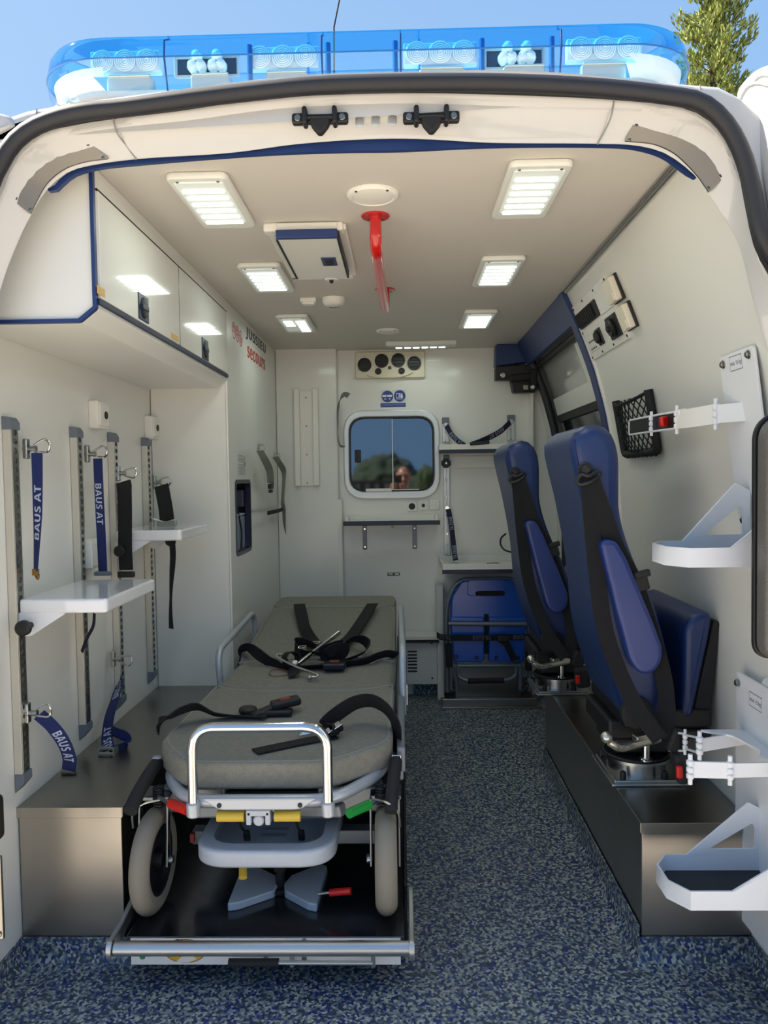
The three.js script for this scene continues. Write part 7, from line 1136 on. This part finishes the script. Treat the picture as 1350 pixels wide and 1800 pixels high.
// ---------------------------------------------------------------- the photographer behind the camera, seen only in the cab window
{
  const cap = (a, b, r0, r1) => { const A = v3(a), D = v3(b).sub(A), L = Math.max(D.lengthSq(), 1e-9); return (x, y, z) => { const px = x - A.x, py = y - A.y, pz = z - A.z, t = Math.min(1, Math.max(0, (px * D.x + py * D.y + pz * D.z) / L)); return Math.hypot(px - D.x * t, py - D.y * t, pz - D.z * t) - (r0 + (r1 - r0) * t); }; };
  const ell = (c, r) => (x, y, z) => { const k = Math.hypot((x - c[0]) / r[0], (y - c[1]) / r[1], (z - c[2]) / r[2]); return (k - 1) * Math.min(...r); };
  const blend = (fs, k) => (x, y, z) => { let d = 1e3; for (const f of fs) { const e = f(x, y, z), h = Math.max(k - Math.abs(d - e), 0) / k; d = Math.min(d, e) - h * h * k * 0.25; } return d; };
  const meshOf = (f, c, half, res) => {
    const mc = new MarchingCubes(res, new THREE.MeshBasicMaterial(), false, false, 120000); mc.isolation = 0;
    for (let k = 0; k < res; k++) for (let j = 0; j < res; j++) for (let i = 0; i < res; i++) mc.field[i + j * res + k * res * res] = -f(c[0] + (i - res / 2) / (res / 2) * half, c[1] + (j - res / 2) / (res / 2) * half, c[2] + (k - res / 2) / (res / 2) * half);
    mc.update(); const n = mc.count, p = new Float32Array(n * 3), q = new Float32Array(n * 3);
    for (let i = 0; i < n; i++) for (let a = 0; a < 3; a++) { p[i * 3 + a] = c[a] + mc.positionArray[i * 3 + a] * half; q[i * 3 + a] = mc.normalArray[i * 3 + a]; }
    const g = new THREE.BufferGeometry(); g.setAttribute('position', new THREE.BufferAttribute(p, 3)); g.setAttribute('normal', new THREE.BufferAttribute(q, 3)); return plain(g);
  };
  const X = 0.075, G = -0.55, Zb = 0.4, S = [];
  const sides = [-1, 1], leg = [], torso = [], arm = [], foot = [];
  for (const s of sides) {
    leg.push(cap([X + s * 0.09, 0.4, Zb], [X + s * 0.11, -0.04, Zb - 0.02], 0.085, 0.058), cap([X + s * 0.11, -0.04, Zb - 0.02], [X + s * 0.12, -0.46, Zb + 0.02], 0.056, 0.04));
    foot.push(cap([X + s * 0.12, -0.5, Zb + 0.03], [X + s * 0.14, -0.515, Zb - 0.15], 0.045, 0.036));
  }
  const hand = { '-1': [X - 0.105, 1.05, 0.06], 1: [X - 0.01, 1.045, 0.065] }, elbow = { '-1': [X - 0.26, 0.7, 0.22], 1: [X + 0.25, 0.7, 0.22] };
  torso.push(cap([X, 0.4, Zb], [X, 0.62, Zb + 0.01], 0.13, 0.135), cap([X, 0.62, Zb + 0.01], [X, 0.83, Zb], 0.135, 0.14), cap([X - 0.15, 0.87, Zb], [X + 0.15, 0.87, Zb], 0.07, 0.07), cap([X - 0.07, 0.78, Zb - 0.05], [X + 0.07, 0.78, Zb - 0.05], 0.08, 0.08));
  for (const s of sides) arm.push(cap([X + s * 0.19, 0.87, Zb], elbow[s], 0.055, 0.042), cap(elbow[s], [hand[s][0] + s * 0.03, hand[s][1] - 0.06, hand[s][2] + 0.03], 0.041, 0.028));
  const neck = cap([X, 0.9, Zb], [X, 1.06, Zb - 0.03], 0.06, 0.055);
  const body = blend([...leg, ...foot, ...torso, ...arm, neck], 0.05);
  const hz = Zb - 0.055, hc = [X, 1.16, hz];
  const head = blend([ell([X, 1.18, hz + 0.01], [0.076, 0.098, 0.098]), ell([X, 1.1, hz - 0.03], [0.058, 0.075, 0.07]), ell([X, 1.05, hz - 0.065], [0.03, 0.024, 0.024]), cap([X, 1.165, hz - 0.088], [X, 1.125, hz - 0.112], 0.011, 0.015), ell([X, 1.192, hz - 0.076], [0.06, 0.014, 0.02]), ell([X, 1.078, hz - 0.088], [0.026, 0.009, 0.012]), ell([X - 0.078, 1.15, hz + 0.01], [0.01, 0.032, 0.02]), ell([X + 0.078, 1.15, hz + 0.01], [0.01, 0.032, 0.02]), cap([X, 0.96, Zb - 0.01], [X, 1.08, hz + 0.02], 0.058, 0.055)], 0.024);
  const fingers = (s) => { const h = hand[s], f = [cap([h[0] + s * 0.03, h[1] - 0.06, h[2] + 0.03], [h[0] + s * 0.02, h[1] - 0.015, h[2] + 0.012], 0.026, 0.03), cap([h[0] + s * 0.02, h[1] - 0.02, h[2] + 0.01], [h[0] + s * 0.018, h[1] + 0.02, h[2]], 0.026, 0.024)];
    [0, 1, 2, 3].forEach((k) => { const y = h[1] - 0.02 + k * 0.019, l = [0.7, 0.92, 1, 0.9][k]; const a = [h[0] + s * 0.03, y, h[2] - 0.01], b = [h[0] + s * 0.012, y + 0.003, h[2] - 0.034], c = [h[0] - s * 0.02 * l, y + 0.004, h[2] - 0.036], d = [h[0] - s * 0.04 * l, y + 0.003, h[2] - 0.032]; f.push(cap(a, b, 0.0095, 0.009), cap(b, c, 0.009, 0.0082), cap(c, d, 0.0082, 0.007)); });
    f.push(cap([h[0] + s * 0.016, h[1] - 0.01, h[2] + 0.02], [h[0] + s * 0.0, h[1] + 0.02, h[2] + 0.022], 0.012, 0.0105), cap([h[0], h[1] + 0.02, h[2] + 0.022], [h[0] - s * 0.016, h[1] + 0.045, h[2] + 0.012], 0.0105, 0.008)); return blend(f, 0.008); };
  const t = thing('person', 'bald person in dark clothes holding up a phone, mirrored in the cab window', 'person', [X, G, Zb]);
  const skin = std(0x9c6a50, 0.42);
  const bodyMesh = part(t, 'body', J(meshOf(body, [X, 0.3, 0.3], 1.0, 112), meshOf(head, hc, 0.22, 110), meshOf(fingers(-1), hand[-1], 0.1, 56), meshOf(fingers(1), hand[1], 0.1, 56)), skin);
  const grow = (f, d) => (x, y, z) => f(x, y, z) - d;
  const shirt = grow(blend([...torso, cap([X - 0.19, 0.87, Zb], [X - 0.23, 0.78, 0.31], 0.06, 0.052), cap([X + 0.19, 0.87, Zb], [X + 0.225, 0.78, 0.31], 0.06, 0.052), cap([X, 0.36, Zb], [X, 0.5, Zb], 0.125, 0.13)], 0.05), 0.014);
  part(t, 'shirt', meshOf(shirt, [X, 0.68, 0.38], 0.45, 84), std(0x20242c, 0.85));
  part(t, 'trousers', meshOf(grow(blend([...leg, cap([X, 0.36, Zb], [X, 0.42, Zb], 0.115, 0.12)], 0.05), 0.014), [X, 0.0, 0.38], 0.62, 100), std(0x2c313b, 0.9));
  for (const s of sides) part(t, 'shoe', meshOf(grow(foot[(s + 1) / 2], 0.014), [X + s * 0.13, -0.5, Zb - 0.06], 0.2, 40), std(0x18181a, 0.6));
  for (const s of sides) part(t, 'eye', at(new THREE.SphereGeometry(0.011, 14, 10), X + s * 0.03, 1.165, hz - 0.078), std(0x2a211c, 0.15));
  const ph = thing('phone', 'black phone held up in both hands, mirrored in the cab window', 'phone', [0.022, 1.1, 0.04]);
  part(ph, 'case', at(rb(0.074, 0.158, 0.0085, 0.004, 3), 0.02, 1.104, 0.042), M.black);
  part(ph, 'camera_lens', at(puck(0.006, 0.002, 0.0006, 16), 0.048, 1.166, 0.038, -Math.PI / 2), M.darkGlass);
}

renderer.render(scene, camera);
